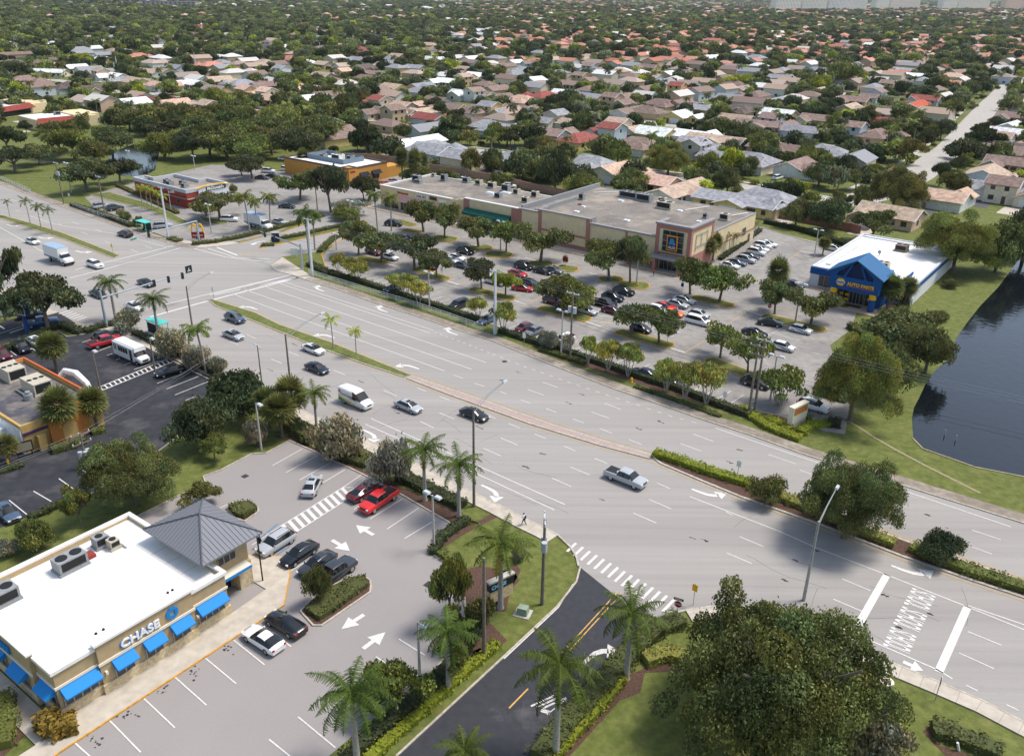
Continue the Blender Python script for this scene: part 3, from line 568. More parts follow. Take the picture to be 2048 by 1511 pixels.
# bank lot stalls
for a, c in (((467.6, 1280), (529, 1329)), ((411, 1316), (472.5, 1367)), ((351, 1354.6), (413, 1410)), ((288, 1396.6), (350, 1455)), ((220, 1441), (281.6, 1504)), ((151, 1486), (200, 1530)), ((545, 1264), (582, 1293)), ((596, 1433), (671, 1495)), ((538, 1478), (590, 1520)), ((752, 1313), (800, 1345)), ((798, 1278), (850, 1310)), ((700, 1352), (760, 1395)),
    ((604, 898), (545, 931)), ((635, 911), (572, 945)), ((660, 926), (599, 960)), ((690, 939), (630, 975)), ((804, 998), (740, 1038)), ((837, 1016), (774, 1058)), ((872, 1039), (809, 1077)), ((723, 1008), (708, 1019)), ((465, 1004), (440, 1016)), ((612, 1123), (574, 1146))): ln(a, c, .13)
def arrow(tail, head, w=.5, m=mk, L=None):
    a = G(*tail); c = G(*head); d = (c-a); L0 = d.length; d /= L0; s = Vector((-d.y, d.x, 0)); h = min(1.9, L0*.55)
    q = [a+s*w*.32, a-s*w*.32, c-d*h-s*w*.32, c-d*h-s*w*1.15, c, c-d*h+s*w*1.15, c-d*h+s*w*.32]; m.add([p[:2]+(ZM,) for p in q], [(0, 1, 2, 6), (3, 4, 5)])
for t, h in (((747, 1070), (712, 1050)), ((664, 1080), (700, 1102)), ((728, 1229), (683, 1258)), ((726, 1297), (771, 1264)), ((1806, 1323), (1846, 1341))): arrow(t, h, .75)
def turn(px, py, deg, side, s=1.0, m=mk):
    """lane turn arrow: runs along heading deg and bends to side (+1 left)"""
    o = G(px, py); a = R(deg); d = Vector((math.cos(a), math.sin(a), 0)); n = Vector((-d.y, d.x, 0))*side
    pts = [o-d*1.9*s, o-d*.9*s, o-d*.1*s+n*.08*s, o+d*.45*s+n*.38*s, o+d*.72*s+n*.72*s]; w_ = (.13, .17, .21, .24, .24); P = [offs(pts, w_[i]*s)[i] for i in range(5)]; Q = [offs(pts, -w_[i]*s)[i] for i in range(5)]; m.add([p[:2]+(ZM,) for p in P]+[p[:2]+(ZM,) for p in Q], [(i, i+1, 6+i, 5+i) for i in range(4)])
    u = (d*.5+n*.87).normalized(); e = pts[4]-u*.1*s; v = Vector((-u.y, u.x, 0)); m.add([(e+v*.75*s)[:2]+(ZM,), (e-v*.75*s)[:2]+(ZM,), (e+u*1.15*s)[:2]+(ZM,)], [(0, 1, 2)])
for px, py, dg, sd in ((500, 614, 142, 1), (652, 670, 142, 1), (818, 731, 142, 1), (758, 619, 142, -1), (896, 664, 142, -1), (633, 578, 142, -1), (1417, 991, -39, 1), (1827, 1148, -39, 1), (991, 983, -39, -1), (749, 870, -39, -1), (22, 452, -36, 1), (86, 477, -36, 1), (162, 505, -36, 1), (512, 485, 215, 1)): turn(px, py, dg, sd, 1.25)
turn(1190, 1304, 52, -1, 1.3, mo)
# ladder crosswalk of the bank
A, B, C, D4 = G(560, 1053), G(690, 972), G(578, 1073), G(708, 990)
for (p, q) in ((A, B), (C, D4)):
    d = (q-p).normalized(); s = Vector((-d.y, d.x, 0))*.07; mk.add([(p+s)[:2]+(ZM,), (p-s)[:2]+(ZM,), (q-s)[:2]+(ZM,), (q+s)[:2]+(ZM,)], [(0, 1, 2, 3)])
for i in range(11):
    t0, t1 = (i+.15)/11, (i+.65)/11; mk.add([A.lerp(B, t0)[:2]+(ZM+.004,), A.lerp(B, t1)[:2]+(ZM+.004,), C.lerp(D4, t1)[:2]+(ZM+.004,), C.lerp(D4, t0)[:2]+(ZM+.004,)], [(0, 1, 2, 3)])
for a, c in (((690, 972), (722, 950)), ((708, 990), (735, 985)), ((697, 985), (730, 958)), ((688, 975), (712, 975)), ((504, 1090), (560, 1053)), ((513, 1078), (528, 1083)), ((530, 1066), (548, 1072))): ln(a, c, .12)
ln((512, 1083), (556, 1047), .14, mbl); ln((543, 1117), (580, 1092), .14, mbl); ln((1155-640, 1104), (548, 1068), .0101, mbl)
# taco lot ladder crosswalk and stalls
A, B, C, D4 = G(197, 775), G(338, 717), G(204, 781), G(345, 724)
for (p, q) in ((A, B), (C, D4)):
    d = (q-p).normalized(); s = Vector((-d.y, d.x, 0))*.1; mk.add([(p+s)[:2]+(ZM,), (p-s)[:2]+(ZM,), (q-s)[:2]+(ZM,), (q+s)[:2]+(ZM,)], [(0, 1, 2, 3)])
for i in range(16):
    t0, t1 = (i+.1)/16, (i+.4)/16; mk.add([A.lerp(B, t0)[:2]+(ZM+.004,), A.lerp(B, t1)[:2]+(ZM+.004,), C.lerp(D4, t1)[:2]+(ZM+.004,), C.lerp(D4, t0)[:2]+(ZM+.004,)], [(0, 1, 2, 3)])
for a, c in (((314, 767), (376, 743)), ((333, 778), (397, 753)), ((350, 790), (417, 763)), ((371, 801), (388, 794)), ((164, 685), (182, 679)), ((197, 702), (222, 693)), ((214, 711), (225, 707)), ((232, 720), (240, 717)), ((249, 730), (262, 725)), ((67, 982), (103, 1003)), ((118, 957), (146, 977)), ((18, 1000), (58, 1032)), ((162, 938), (175, 947)), ((18, 700), (33, 711)), ((0, 694), (18, 704)), ((64, 696), (72, 703)), ((268, 739), (330, 719)), ((275, 732), (318, 722))): ln(a, c, .13)
# supermarket lot: stall lines, stop lines, centre dashes
def stalls(a, c, n, L, side, m=mk, w=.11):
    A = G(*a); B = G(*c); d = (B-A).normalized(); s = Vector((-d.y, d.x, 0))*side*L
    for i in range(n+1):
        p = A.lerp(B, i/n); q = p+s; e = d*w/2; m.add([(p-e)[:2]+(.026,), (p+e)[:2]+(.026,), (q+e)[:2]+(.026,), (q-e)[:2]+(.026,)], [(0, 1, 2, 3)])
def stallsz(a, c, n, L, side): stalls(a, c, n, L, side)
stalls((660, 541), (1480, 820), 46, 5.2, 1)
for a, c, n in (((745, 493), (812, 475), 6), ((855, 520), (935, 490), 6), ((980, 562), (1060, 520), 7), ((1110, 592), (1200, 560), 6), ((1180, 640), (1245, 570), 7), ((1300, 660), (1390, 610), 7), ((1480, 705), (1590, 640), 7)):
    stalls(a, c, n, 5.0, 1); stalls(a, c, n, 5.0, -1); ln(a, c, .1, mo, .026)
stalls((1434, 555), (1530, 480), 13, 4.9, -1); stalls((1575, 600), (1618, 520), 7, 4.9, -1)
for a, c in (((811, 457), (840, 463)), ((935, 486), (957, 491)), ((1050, 515), (1072, 521)), ((1180, 546), (1206, 552)), ((1337, 583), (1358, 588)), ((1495, 622), (1530, 632)), ((775, 528), (793, 532)), ((895, 562), (918, 569)), ((1028, 601), (1054, 610)), ((1172, 643), (1202, 653)), ((1340, 695), (1370, 705)), ((1465, 566), (1490, 573)), ((1600, 502), (1640, 509))): ln(a, c, .3, mk, .03)
for a, c in (((1490, 573), (1520, 554)), ((1576, 520), (1600, 504)), ((793, 532), (830, 520)), ((918, 569), (965, 548)), ((1054, 610), (1085, 592)), ((1202, 653), (1236, 632)), ((1370, 705), (1410, 680)), ((1460, 645), (1492, 624)), ((920, 488+15), (905, 510)), ((1545, 614), (1600, 628))): ln(a, c, .12, my, .03)
struct('lane_markings', mk, M_mark); struct('worn_markings', mo, M_marko); struct('yellow_markings', my, M_yel); struct('blue_markings', mbl, M_blue)
# SCHOOL three times across the lanes, read by drivers heading right
me = text('SCHOOL', 1.0, 0, .02); me.materials.clear(); me.materials.append(M_mark)
for q0, qw, qh in (((1825.6, 1175), (1810, 1208), (1872, 1193)), ((1806, 1212), (1789, 1248), (1855, 1232)), ((1783.6, 1253), (1765.6, 1290), (1834, 1272))):
    A = G(*q0); X = G(*qw)-A; Y = G(*qh)-A; xw = max(v.co.x for v in me.vertices); yh = max(v.co.y for v in me.vertices); o = ob('school_lettering', me.copy()); o['kind'] = 'structure'
    o.matrix_world = Matrix(((X.x/xw, Y.x/yh, 0, A.x), (X.y/xw, Y.y/yh, 0, A.y), (0, 0, 1, .06), (0, 0, 0, 1)))
# dark joints, manholes, drains
dk = MB()
for x, y, w in ((1009, 723, .45), (490, 952, .55), (858, 1169, .65)):
    if w < .5: q = G(x, y); dk.cyl(q.x, q.y, .03, .045, w, n=18)
    else:
        q = G(x, y); a = R(54); dk.prism([(q.x+math.cos(a+k)*w, q.y+math.sin(a+k)*w) for k in (PI/4, 3*PI/4, 5*PI/4, 7*PI/4)], .02, .04)
for x, y in [(1040, 746), (1005, 761), (1165, 790), (1137, 806), (1322, 844), (1278, 858), (1480, 900), (1460, 925), (1087, 908), (1052, 934), (1205, 1000), (1410, 1080), (1385, 1076), (1630, 1100), (724, 764), (795, 825), (960, 855), (1860, 1228), (1800, 1256), (1855, 1030), (540, 740), (590, 690), (1590, 1120), (1570, 1160), (1770, 1190)]:
    for k in range(4): q = G(x+k*3-5+random.uniform(-1, 1), y+k*1.2-2+random.uniform(-1, 1)); r = random.uniform(.05, .13); dk.box(q.x-r*1.5, q.x+r*1.5, q.y-r, q.y+r, .03, .04)
for x0, y0 in ((185, 1477), (255, 1425), (323, 1382), (390, 1342), (450, 1300)):
    for k in range(12): q = G(x0+random.gauss(0, 11), y0+random.gauss(0, 7)); r = random.uniform(.04, .14); dk.cyl(q.x, q.y, .02, .026, r, n=8)
for k in range(26):
    t = random.random(); x = 480+t*1500; y = 700+(x-480)*.41+random.uniform(-60, 70); q = G(x, y); a = R(random.choice([-39, -39, 51])+random.uniform(-8, 8)); P = [q]
    for j in range(random.randint(4, 11)): P.append(P[-1]+Vector((math.cos(a), math.sin(a), 0))*random.uniform(.6, 1.3)); a += random.uniform(-.25, .25)
    strip(dk, P, -.012, .012, .03, .036)
struct('road_joints_and_drains', dk, mat('dark_tar', '3d3b3b', rough=.9))
# water
M_water = mat('pond_water', (.005, .007, .01), rough=.04, spec=.45, bump=.35, bscale=.7)
wt = MB(); wt.sheet(PP([(2120, 440), (2048, 505), (1996, 575), (1960, 612), (1935, 644), (1915, 672), (1904, 696.5), (1896, 718), (1868, 743.6), (1850, 770), (1838, 796), (1828, 815), (1824, 835), (1826.7, 877), (1846, 899), (1951, 935), (2048, 954), (2300, 1010), (2500, 700), (2300, 440)]), .03)
wt.sheet(PP([(205, 330), (235, 300), (270, 288), (300, 290), (320, 300), (310, 340), (290, 352), (240, 352)]), .03); wt.sheet(PP([(1440, 112), (1560, 118), (1560, 128), (1440, 124)]), .03)
struct('water', wt, M_water)
b = MB(); P = W3([(2048, 953), (1951, 934), (1846, 897), (1826, 876)]); strip(b, P, -.05, .2, 0, .1); pth = W3([(1690, 838), (1720, 855), (1745, 872), (1790, 898), (1850, 930), (1900, 955), (1960, 985)]); strip(b, pth, -.18, .18, 0, .02); struct('canal_edge_and_trodden_path', b, mat('bare_soil', '9a8f72', rough=1, noise=.3, nscale=2))
# suburb streets and driveways
rs = MB()
def street(pts, w, z=.02, m=rs): strip(m, W3(pts), -w/2, w/2, 0, z)
for i, (p, w) in enumerate((([(560, 268), (640, 280), (760, 283), (880, 294), (1000, 306), (1100, 318), (1200, 332), (1330, 350), (1430, 364), (1530, 380), (1620, 392), (1760, 415)], 8), ([(1690, 405), (1760, 388), (1830, 352), (1872, 320), (1905, 296), (1945, 250), (1975, 215), (2010, 180), (2040, 150)], 12), ([(620, 230), (700, 225), (800, 215)], 7), ([(880, 186), (940, 200), (1010, 210), (1100, 222), (1200, 236), (1290, 245), (1400, 258), (1540, 278), (1660, 292), (1760, 305), (1900, 312)], 8),
    ([(0, 158), (110, 160), (220, 178), (300, 190), (400, 205), (480, 222), (560, 235)], 8), ([(560, 140), (700, 150), (820, 160), (880, 186)], 7), ([(1600, 215), (1660, 195), (1720, 175), (1760, 165)], 7), ([(1905, 300), (1960, 310), (2048, 330)], 7), ([(300, 190), (360, 178), (430, 160)], 6))):
    street(p, w, .02+.004*i)
struct('suburb_streets', rs, mat('street_asphalt', 'a9a49c', rough=.9, noise=.12, nscale=.2))
fw = MB()
for p, d in (([(880, 294), (1000, 306), (1100, 318), (1200, 332), (1330, 350), (1430, 364), (1530, 380), (1620, 392)], 6.5), ([(880, 294), (1000, 306), (1100, 318), (1200, 332)], -6.5), ([(1010, 210), (1100, 222), (1200, 236), (1290, 245), (1400, 258), (1540, 278), (1660, 292)], -6.5), ([(1760, 388), (1830, 352), (1872, 320), (1905, 296), (1945, 250), (1975, 215)], 10), ([(1905, 296), (1945, 250), (1975, 215), (2010, 180)], -10), ([(1010, 210), (1100, 222), (1200, 236), (1290, 245), (1400, 258)], 6.5), ([(220, 178), (300, 190), (400, 205), (480, 222)], 6)):
    P = W3(p); strip(fw, P, d-.8, d+.8, 0, .06)
struct('suburb_sidewalks', fw, M_walk)
# ---------------- vehicles ----------------
def loft(stations, rows=8):
    """(x, w, zb, zs, zr, gw, roof?) -> body and glass meshes"""
    body = MB(); glass = {'windshield': MB(), 'rear_window': MB(), 'side_window': MB()}; S = []
    for x, w, zb, zs, zr, gw in stations:
        half = [(0, zb), (.88*w, zb), (w, zb+.18), (w*1.0, (zb+zs)/2), (w*.985, zs-.07), (w*.93, zs), (gw, zr-.05), (gw*.86, zr), (gw*.4, zr+.018), (0, zr+.02)]
        S.append([(x, y, z) for y, z in half]+[(x, -y, z) for y, z in half[-2:0:-1]])
    n = len(S[0])
    for i in range(len(S)-1):
        gl0, gl1 = stations[i][4]-stations[i][3], stations[i+1][4]-stations[i+1][3]
        for j in range(n):
            k = (j+1) % n; q = [S[i][j], S[i][k], S[i+1][k], S[i+1][j]]; jj = min(j, n-1-j)
            up = gl0 > .2 or gl1 > .2; slope = up and abs(gl0-gl1) > .22 and abs(stations[i][4]-stations[i+1][4]) > .25
            tgt = body
            if slope and jj >= 6: tgt = glass['windshield' if gl0 < gl1 and stations[i][0] > 0 or (gl0 > gl1 and 0) or (stations[i+1][0] > -.2 and gl0 < gl1) else ('windshield' if stations[i][0] > 0 and gl1 > gl0 else 'rear_window')]
            elif (slope or min(gl0, gl1) > .2) and jj == 5: tgt = glass.setdefault('side_window'+('_' if j > jj else ''), MB())
            tgt.add(q, [(0, 1, 2, 3)])
    body.add(S[0], [tuple(range(n))]); body.add(S[-1], [tuple(range(n-1, -1, -1))])
    return body, glass
def weld(mb, name, mats, smooth=True):
    me = mb.mesh(name, mats); bm = bmesh.new(); bm.from_mesh(me); bmesh.ops.remove_doubles(bm, verts=bm.verts, dist=.001); bmesh.ops.recalc_face_normals(bm, faces=bm.faces); bm.to_mesh(me); bm.free()
    if smooth:
        me.polygons.foreach_set('use_smooth', [True]*len(me.polygons))
        try: me.set_sharp_from_angle(angle=R(38))
        except Exception: pass
    return me
def wheel_meshes(r, w=.22):
    t = MB(); t.tube([(0, -w/2, 0), (0, w/2, 0)], r, 18); h = MB(); h.tube([(0, -w/2-.012, 0), (0, w/2+.012, 0)], r*.62, 10); return t.mesh('tyre', M_tyre, True), h.mesh('rim', M_rim)
def place_mesh(me, x, y, z):
    m = me.copy()
    for v in m.vertices: v.co.x += x; v.co.y += y; v.co.z += z
    return m
def car_proto(key, st, wb, tr, wr, hz, tz, extras=()):
    body, gl = loft(st); P = [('body', weld(body, key+'_body', M_paint), None)]
    for k, m in gl.items():
        if m.f: P.append((k.strip('_'), weld(m, k, M_glass), None))
    ty, ri = wheel_meshes(wr)
    for x in wb:
        for y in (-tr, tr): P.append(('wheel', place_mesh(ty, x, y, wr), None)); P.append(('rim', place_mesh(ri, x, y, wr), 'wheel'))
    xf, xr = st[0][0], st[-1][0]; wf, wr_ = st[1][1], st[-2][1]
    for y in (-1, 1):
        b = MB(); b.box(xf-.16, xf-.005+.03, y*(wf*.72)-.16, y*(wf*.72)+.16, hz-.07, hz+.07, top=.02); P.append(('headlight', b.mesh('headlight', M_lamp), None))
        b = MB(); b.box(xr-.03, xr+.12, y*(wr_*.78)-.13, y*(wr_*.78)+.13, tz-.08, tz+.08, top=.01); P.append(('taillight', b.mesh('taillight', M_red), None))
    b = MB(); b.box(xf-.05, xf+.02, -wf*.42, wf*.42, hz-.16, hz+.04); P.append(('grille', b.mesh('grille', M_black), None))
    for nm, mb, m in extras: P.append((nm, mb.mesh(nm, m), None))
    for y in (-1, 1):
        b = MB(); b.box(.62*wb[0]-.02, .62*wb[0]+.12, y*.92-.09, y*.92+.09, st[3][3]+.0, st[3][3]+.14, top=.02); P.append(('mirror', b.mesh('mirror', M_paint), None))
    PROTO[key] = P
def bx(*a, **k): b = MB(); b.box(*a, **k); return b
car_proto('sedan', [(2.38, .66, .3, .56, .6, .5), (2.28, .82, .26, .66, .7, .62), (1.9, .89, .24, .74, .79, .7), (1.12, .91, .24, .86, .91, .74), (.35, .91, .24, .9, 1.38, .6), (-.4, .91, .24, .92, 1.44, .6), (-1.05, .91, .24, .93, 1.38, .58), (-1.75, .91, .25, .95, 1.02, .7), (-2.25, .86, .28, .9, .95, .66), (-2.38, .78, .34, .78, .82, .6)], (1.42, -1.38), .8, .33, .62, .78, [('sunroof', bx(-.25, .3, -.38, .38, 1.445, 1.465), M_glass)])
car_proto('coupe', [(2.38, .68, .28, .54, .58, .5), (2.26, .86, .24, .64, .68, .64), (1.8, .93, .22, .74, .8, .72), (.95, .95, .22, .84, .92, .74), (.1, .95, .22, .9, 1.3, .58), (-.5, .95, .22, .92, 1.35, .57), (-1.0, .95, .22, .95, 1.25, .55), (-1.95, .94, .24, .94, .98, .66), (-2.3, .88, .28, .88, .93, .66), (-2.4, .8, .32, .8, .84, .6)], (1.45, -1.4), .84, .35, .6, .8)
car_proto('hatch', [(2.05, .66, .28, .58, .62, .5), (1.95, .82, .26, .7, .75, .62), (1.6, .87, .24, .84, .9, .68), (1.05, .88, .24, .94, 1.0, .72), (.35, .88, .24, .96, 1.48, .6), (-.4, .88, .24, .98, 1.54, .6), (-1.3, .88, .24, 1.0, 1.48, .58), (-1.85, .86, .26, 1.0, 1.1, .62), (-2.05, .8, .32, .8, .84, .6)], (1.25, -1.25), .77, .32, .68, .9)
car_proto('suv', [(2.4, .72, .34, .68, .74, .56), (2.3, .88, .32, .84, .9, .68), (1.9, .94, .3, .96, 1.02, .76), (1.2, .95, .3, 1.04, 1.1, .78), (.5, .95, .3, 1.06, 1.62, .68), (-.4, .95, .3, 1.08, 1.7, .68), (-1.6, .95, .3, 1.08, 1.66, .66), (-2.15, .93, .32, 1.08, 1.25, .68), (-2.38, .86, .38, .9, .95, .62)], (1.45, -1.4), .83, .37, .82, 1.0,
    [('roof_rails', MB().box(-1.5, .3, .6, .65, 1.69, 1.74).box(-1.5, .3, -.65, -.6, 1.69, 1.74), M_black)])
car_proto('minivan', [(2.5, .72, .3, .6, .66, .56), (2.4, .9, .26, .74, .82, .7), (2.0, .97, .24, .88, .98, .76), (1.6, .98, .24, .98, 1.08, .78), (.7, .98, .24, 1.0, 1.66, .7), (-.4, .98, .24, 1.0, 1.74, .7), (-2.0, .98, .24, 1.02, 1.7, .68), (-2.45, .95, .28, 1.04, 1.25, .7), (-2.6, .88, .34, .9, .95, .66)], (1.5, -1.55), .85, .34, .7, 1.1)
pk = [(2.8, .76, .42, .84, .9, .6), (2.7, .95, .4, 1.0, 1.06, .74), (2.3, .99, .38, 1.08, 1.14, .8), (1.45, 1.0, .38, 1.12, 1.18, .82), (.85, 1.0, .38, 1.14, 1.76, .7), (.1, 1.0, .38, 1.14, 1.84, .7), (-.7, 1.0, .38, 1.14, 1.8, .68), (-.95, 1.0, .38, 1.14, 1.16, .84), (-2.7, .99, .42, 1.12, 1.14, .84), (-2.85, .92, .5, 1.05, 1.08, .8)]
car_proto('pickup', pk, (1.75, -1.75), .88, .41, .92, .98, [('cargo_bed', bx(-2.7, -1.05, -.74, .74, 1.14, 1.175), M_black), ('bumper', bx(-2.98, -2.84, -.9, .9, .5, .7), M_rim)])
car_proto('van', [(2.9, .8, .35, .8, .86, .6), (2.8, .96, .32, 1.0, 1.08, .76), (2.3, 1.02, .3, 1.18, 1.28, .82), (1.9, 1.03, .3, 1.3, 1.4, .86), (1.0, 1.03, .3, 1.34, 2.36, .84), (.2, 1.03, .3, 1.36, 2.6, .84), (.1, 1.03, .3, 2.45, 2.61, .86), (-2.8, 1.03, .3, 2.45, 2.6, .86), (-2.95, .98, .34, 2.38, 2.52, .8)], (1.95, -1.7), .9, .37, .85, 1.2)
def truck():
    b = MB(); b.box(-4.6, 1.9, -1.25, 1.25, 1.15, 3.75, 0); P = [('cargo_box', b.mesh('cargo_box', mat('truck_box', 'd5d7d6', rough=.5)), None)]
    b = MB(); b.box(-4.62, 1.92, -1.27, 1.27, 3.75, 3.8); P.append(('box_roof', b.mesh('box_roof', mat('truck_roof', '8fa6bd', rough=.6)), 'cargo_box'))
    b = MB()
    for y in (-1.262, 1.252): b.box(-4.5, 1.6, y, y+.01, 1.2, 1.5)
    P.append(('stripe', b.mesh('stripe', mat('teal_stripe', '2f6f74')), 'cargo_box'))
    st = [(4.1, .85, .6, 1.25, 1.35, .7), (3.95, 1.0, .55, 1.5, 1.6, .8), (3.1, 1.05, .55, 1.65, 1.75, .9), (2.75, 1.05, .55, 1.7, 2.5, .85), (2.1, 1.05, .55, 1.7, 2.65, .86), (1.95, 1.05, .6, 1.75, 2.6, .86)]
    body, gl = loft(st); P.append(('cab', weld(body, 'cab', M_paint), None))
    for k, m in gl.items():
        if m.f: P.append((k.strip('_'), weld(m, k, M_glass), 'cab'))
    ty, ri = wheel_meshes(.48, .3)
    for x in (3.2, -2.6):
        for y in (-.98, .98): P.append(('wheel', place_mesh(ty, x, y, .48), None)); P.append(('rim', place_mesh(ri, x, y, .48), 'wheel'))
    b = MB(); b.box(-4.6, 2.2, -.5, .5, .6, 1.14); b.box(4.05, 4.2, -1.05, 1.05, .5, .8); P.append(('chassis', b.mesh('chassis', M_black), None)); PROTO['box_truck'] = P
    b = MB(); b.box(3.2, 3.95, 1.04, 1.08, 1.0, 1.2)
truck()
def bus():
    b = MB(); b.box(-3.9, 2.3, -1.15, 1.15, .45, 2.75, 0); b.box(-3.85, 2.6, -1.0, 1.0, 2.75, 2.95, 0, .12); b.box(2.3, 2.75, -1.05, 1.05, 2.2, 2.9, 0, .1)
    P = [('body', b.mesh('bus_body', M_paint), None)]
    for y in (-1.165, 1.155):
        for x in (-2.2, -1.45, -.7, .05):
            w = MB(); w.box(x, x+.66, y, y+.01, 1.45, 2.35); P.append(('side_window', w.mesh('side_window', M_glass), None))
        for x in (-3.5, -3.0):
            w = MB(); w.box(x, x+.26, y, y+.01, 1.4, 2.4); P.append(('side_window', w.mesh('side_window', M_glass), None))
    w = MB(); w.box(1.25, 2.0, -1.165, -1.155, .5, 2.4); P.append(('door', w.mesh('door', M_glass), None))
    st = [(3.95, .75, .45, .95, 1.05, .6), (3.85, .92, .42, 1.15, 1.22, .7), (3.0, 1.0, .42, 1.35, 1.45, .85), (2.3, 1.0, .42, 1.4, 2.3, .9), (2.25, 1.0, .42, 1.4, 2.3, .9)]
    body, gl = loft(st); P.append(('cab', weld(body, 'cab', M_paint), None))
    for k, m in gl.items():
        if m.f: P.append((k.strip('_'), weld(m, k, M_glass), 'cab'))
    b = MB(); b.box(3.9, 4.0, -.5, .5, .7, 1.0); P.append(('grille', b.mesh('grille', M_black), None)); b = MB(); b.box(3.85, 4.05, -1.0, 1.0, .4, .55); P.append(('bumper', b.mesh('bumper', M_black), None))
    ty, ri = wheel_meshes(.4, .26)
    for x in (3.0, -2.3):
        for y in (-.98, .98): P.append(('wheel', place_mesh(ty, x, y, .4), None)); P.append(('rim', place_mesh(ri, x, y, .4), 'wheel'))
    PROTO['shuttle_bus'] = P
bus()
CC = {'white': 'e4e4e2', 'silver': 'a9adb1', 'black': '101216', 'navy': '141d2e', 'red': 'b3202a', 'maroon': '5a1420', 'gray': '6d7278', 'dgray': '30343a', 'blue': '1f4f86', 'slate': '44566a', 'tan': '9a9078', 'green': '1e3430', 'orange': 'e06a1c', 'brightred': 'cf2020'}
CATN = {'sedan': 'car', 'coupe': 'car', 'hatch': 'car', 'suv': 'suv', 'minivan': 'minivan', 'pickup': 'pickup truck', 'van': 'van', 'box_truck': 'truck', 'shuttle_bus': 'bus'}
E_, Wd, N_, S_ = -38, 142, 53, 233
VEH = []
def veh(kind, px, py, hd, colr, label, group='cars on the main road', dz=0):
    h = .75 if kind not in ('van', 'box_truck', 'shuttle_bus') else 1.3
    q = G(px, py, h); q.z = dz; VEH.append((q.x, q.y))
    nm = {'sedan': 'sedan', 'coupe': 'coupe', 'hatch': 'hatchback', 'suv': 'suv', 'minivan': 'minivan', 'pickup': 'pickup_truck', 'van': 'delivery_van', 'box_truck': 'box_truck', 'shuttle_bus': 'shuttle_bus'}[kind]
    return spawn(kind, nm, label, CATN[kind], q, R(hd), {'body': CC[colr], 'cab': CC[colr], 'mirror': CC[colr]}, group)
V = veh; g0 = 'vehicles on the main road'
V('sedan', 65, 481, -36, 'white', 'white sedan ahead of nothing on the road left of the box truck', g0, .03)['label'] = 'white sedan driving by the turn arrows, behind the box truck'
V('box_truck', 120, 514, -36, 'white', 'white box truck with grey blue roof waiting at the junction', g0, .03)
V('suv', 190, 528, -36, 'white', 'white suv stopped at the crosswalk beside the box truck', g0, .03)
V('suv', 250, 467, 144, 'black', 'black suv leaving the junction past the turquoise bus shelter', g0, .03)
V('sedan', 60, 550, -36, 'slate', 'blue grey car half hidden by the tree left of the junction', g0, .03)
V('sedan', 196, 586, -38, 'black', 'black car behind the near signal mast and royal palm', g0, .03)
V('sedan', 292, 564, -38, 'dgray', 'dark car in mid junction under the long signal arm', g0, .03)
V('sedan', 270, 611, -38, 'white', 'white car behind palm fronds at the near crosswalk', g0, .03)
V('suv', 470, 635, E_, 'slate', 'dark slate suv beside the start of the grass median', g0, .03)
V('sedan', 467, 668, E_, 'silver', 'silver sedan partly behind palm fronds on the near lane', g0, .03)
V('sedan', 627, 696, E_, 'white', 'white sedan with sunroof beside the grass median palms', g0, .03)
V('sedan', 634, 734, E_, 'navy', 'dark navy sedan in the middle lane beside the white sedan', g0, .03)
van = V('van', 712, 794, E_, 'white', 'white high roof delivery van with coloured side graphics', g0, .03)
V('sedan', 817, 810, E_, 'silver', 'silver sedan between the delivery van and the black sedan', g0, .03)
V('sedan', 949, 826, E_, 'black', 'black sedan behind the roadside lamp pole in mid road', g0, .03)
V('pickup', 1252, 954, E_, 'silver', 'silver crew cab pickup alone at the end of the hedge median', g0, .03)
M_vb = mat('van_green', '3c8a5c'); M_vy = mat('van_yellow', 'd6c33a')
b = MB(); b.add([(-2.8, -1.036, .55), (.9, -1.036, .5), (.9, -1.036, .62), (-1, -1.036, .8), (-2.8, -1.036, 1.25)], [(0, 1, 2, 3, 4)]); ob('side_stripe', b.mesh('side_stripe', M_vy), van)
b = MB(); b.add([(-2.8, -1.042, .5), (0, -1.042, .5), (-1.4, -1.042, .68), (-2.8, -1.042, .95)], [(0, 1, 2, 3)]); ob('side_swoosh', b.mesh('side_swoosh', M_vb), van)
text_on(van, 'side_lettering', 'PuroClean', .52, M_vb, (-2.3, -1.045, 1.5), (PI/2, 0, 0), .004, .012)
b = MB(); b.disc_y(-2.5, -1.05, -1.035, 2.0, .2); ob('logo', b.mesh('logo', mat('van_logo', 'b5406a')), van)
b = MB()
for i in range(3): b.box(-.3, 1.0-.2*i, -1.046, -1.04, 1.32+.15*i, 1.4+.15*i)
ob('small_print', b.mesh('small_print', M_black), van)
g1 = 'vehicles in the burger restaurant car park'
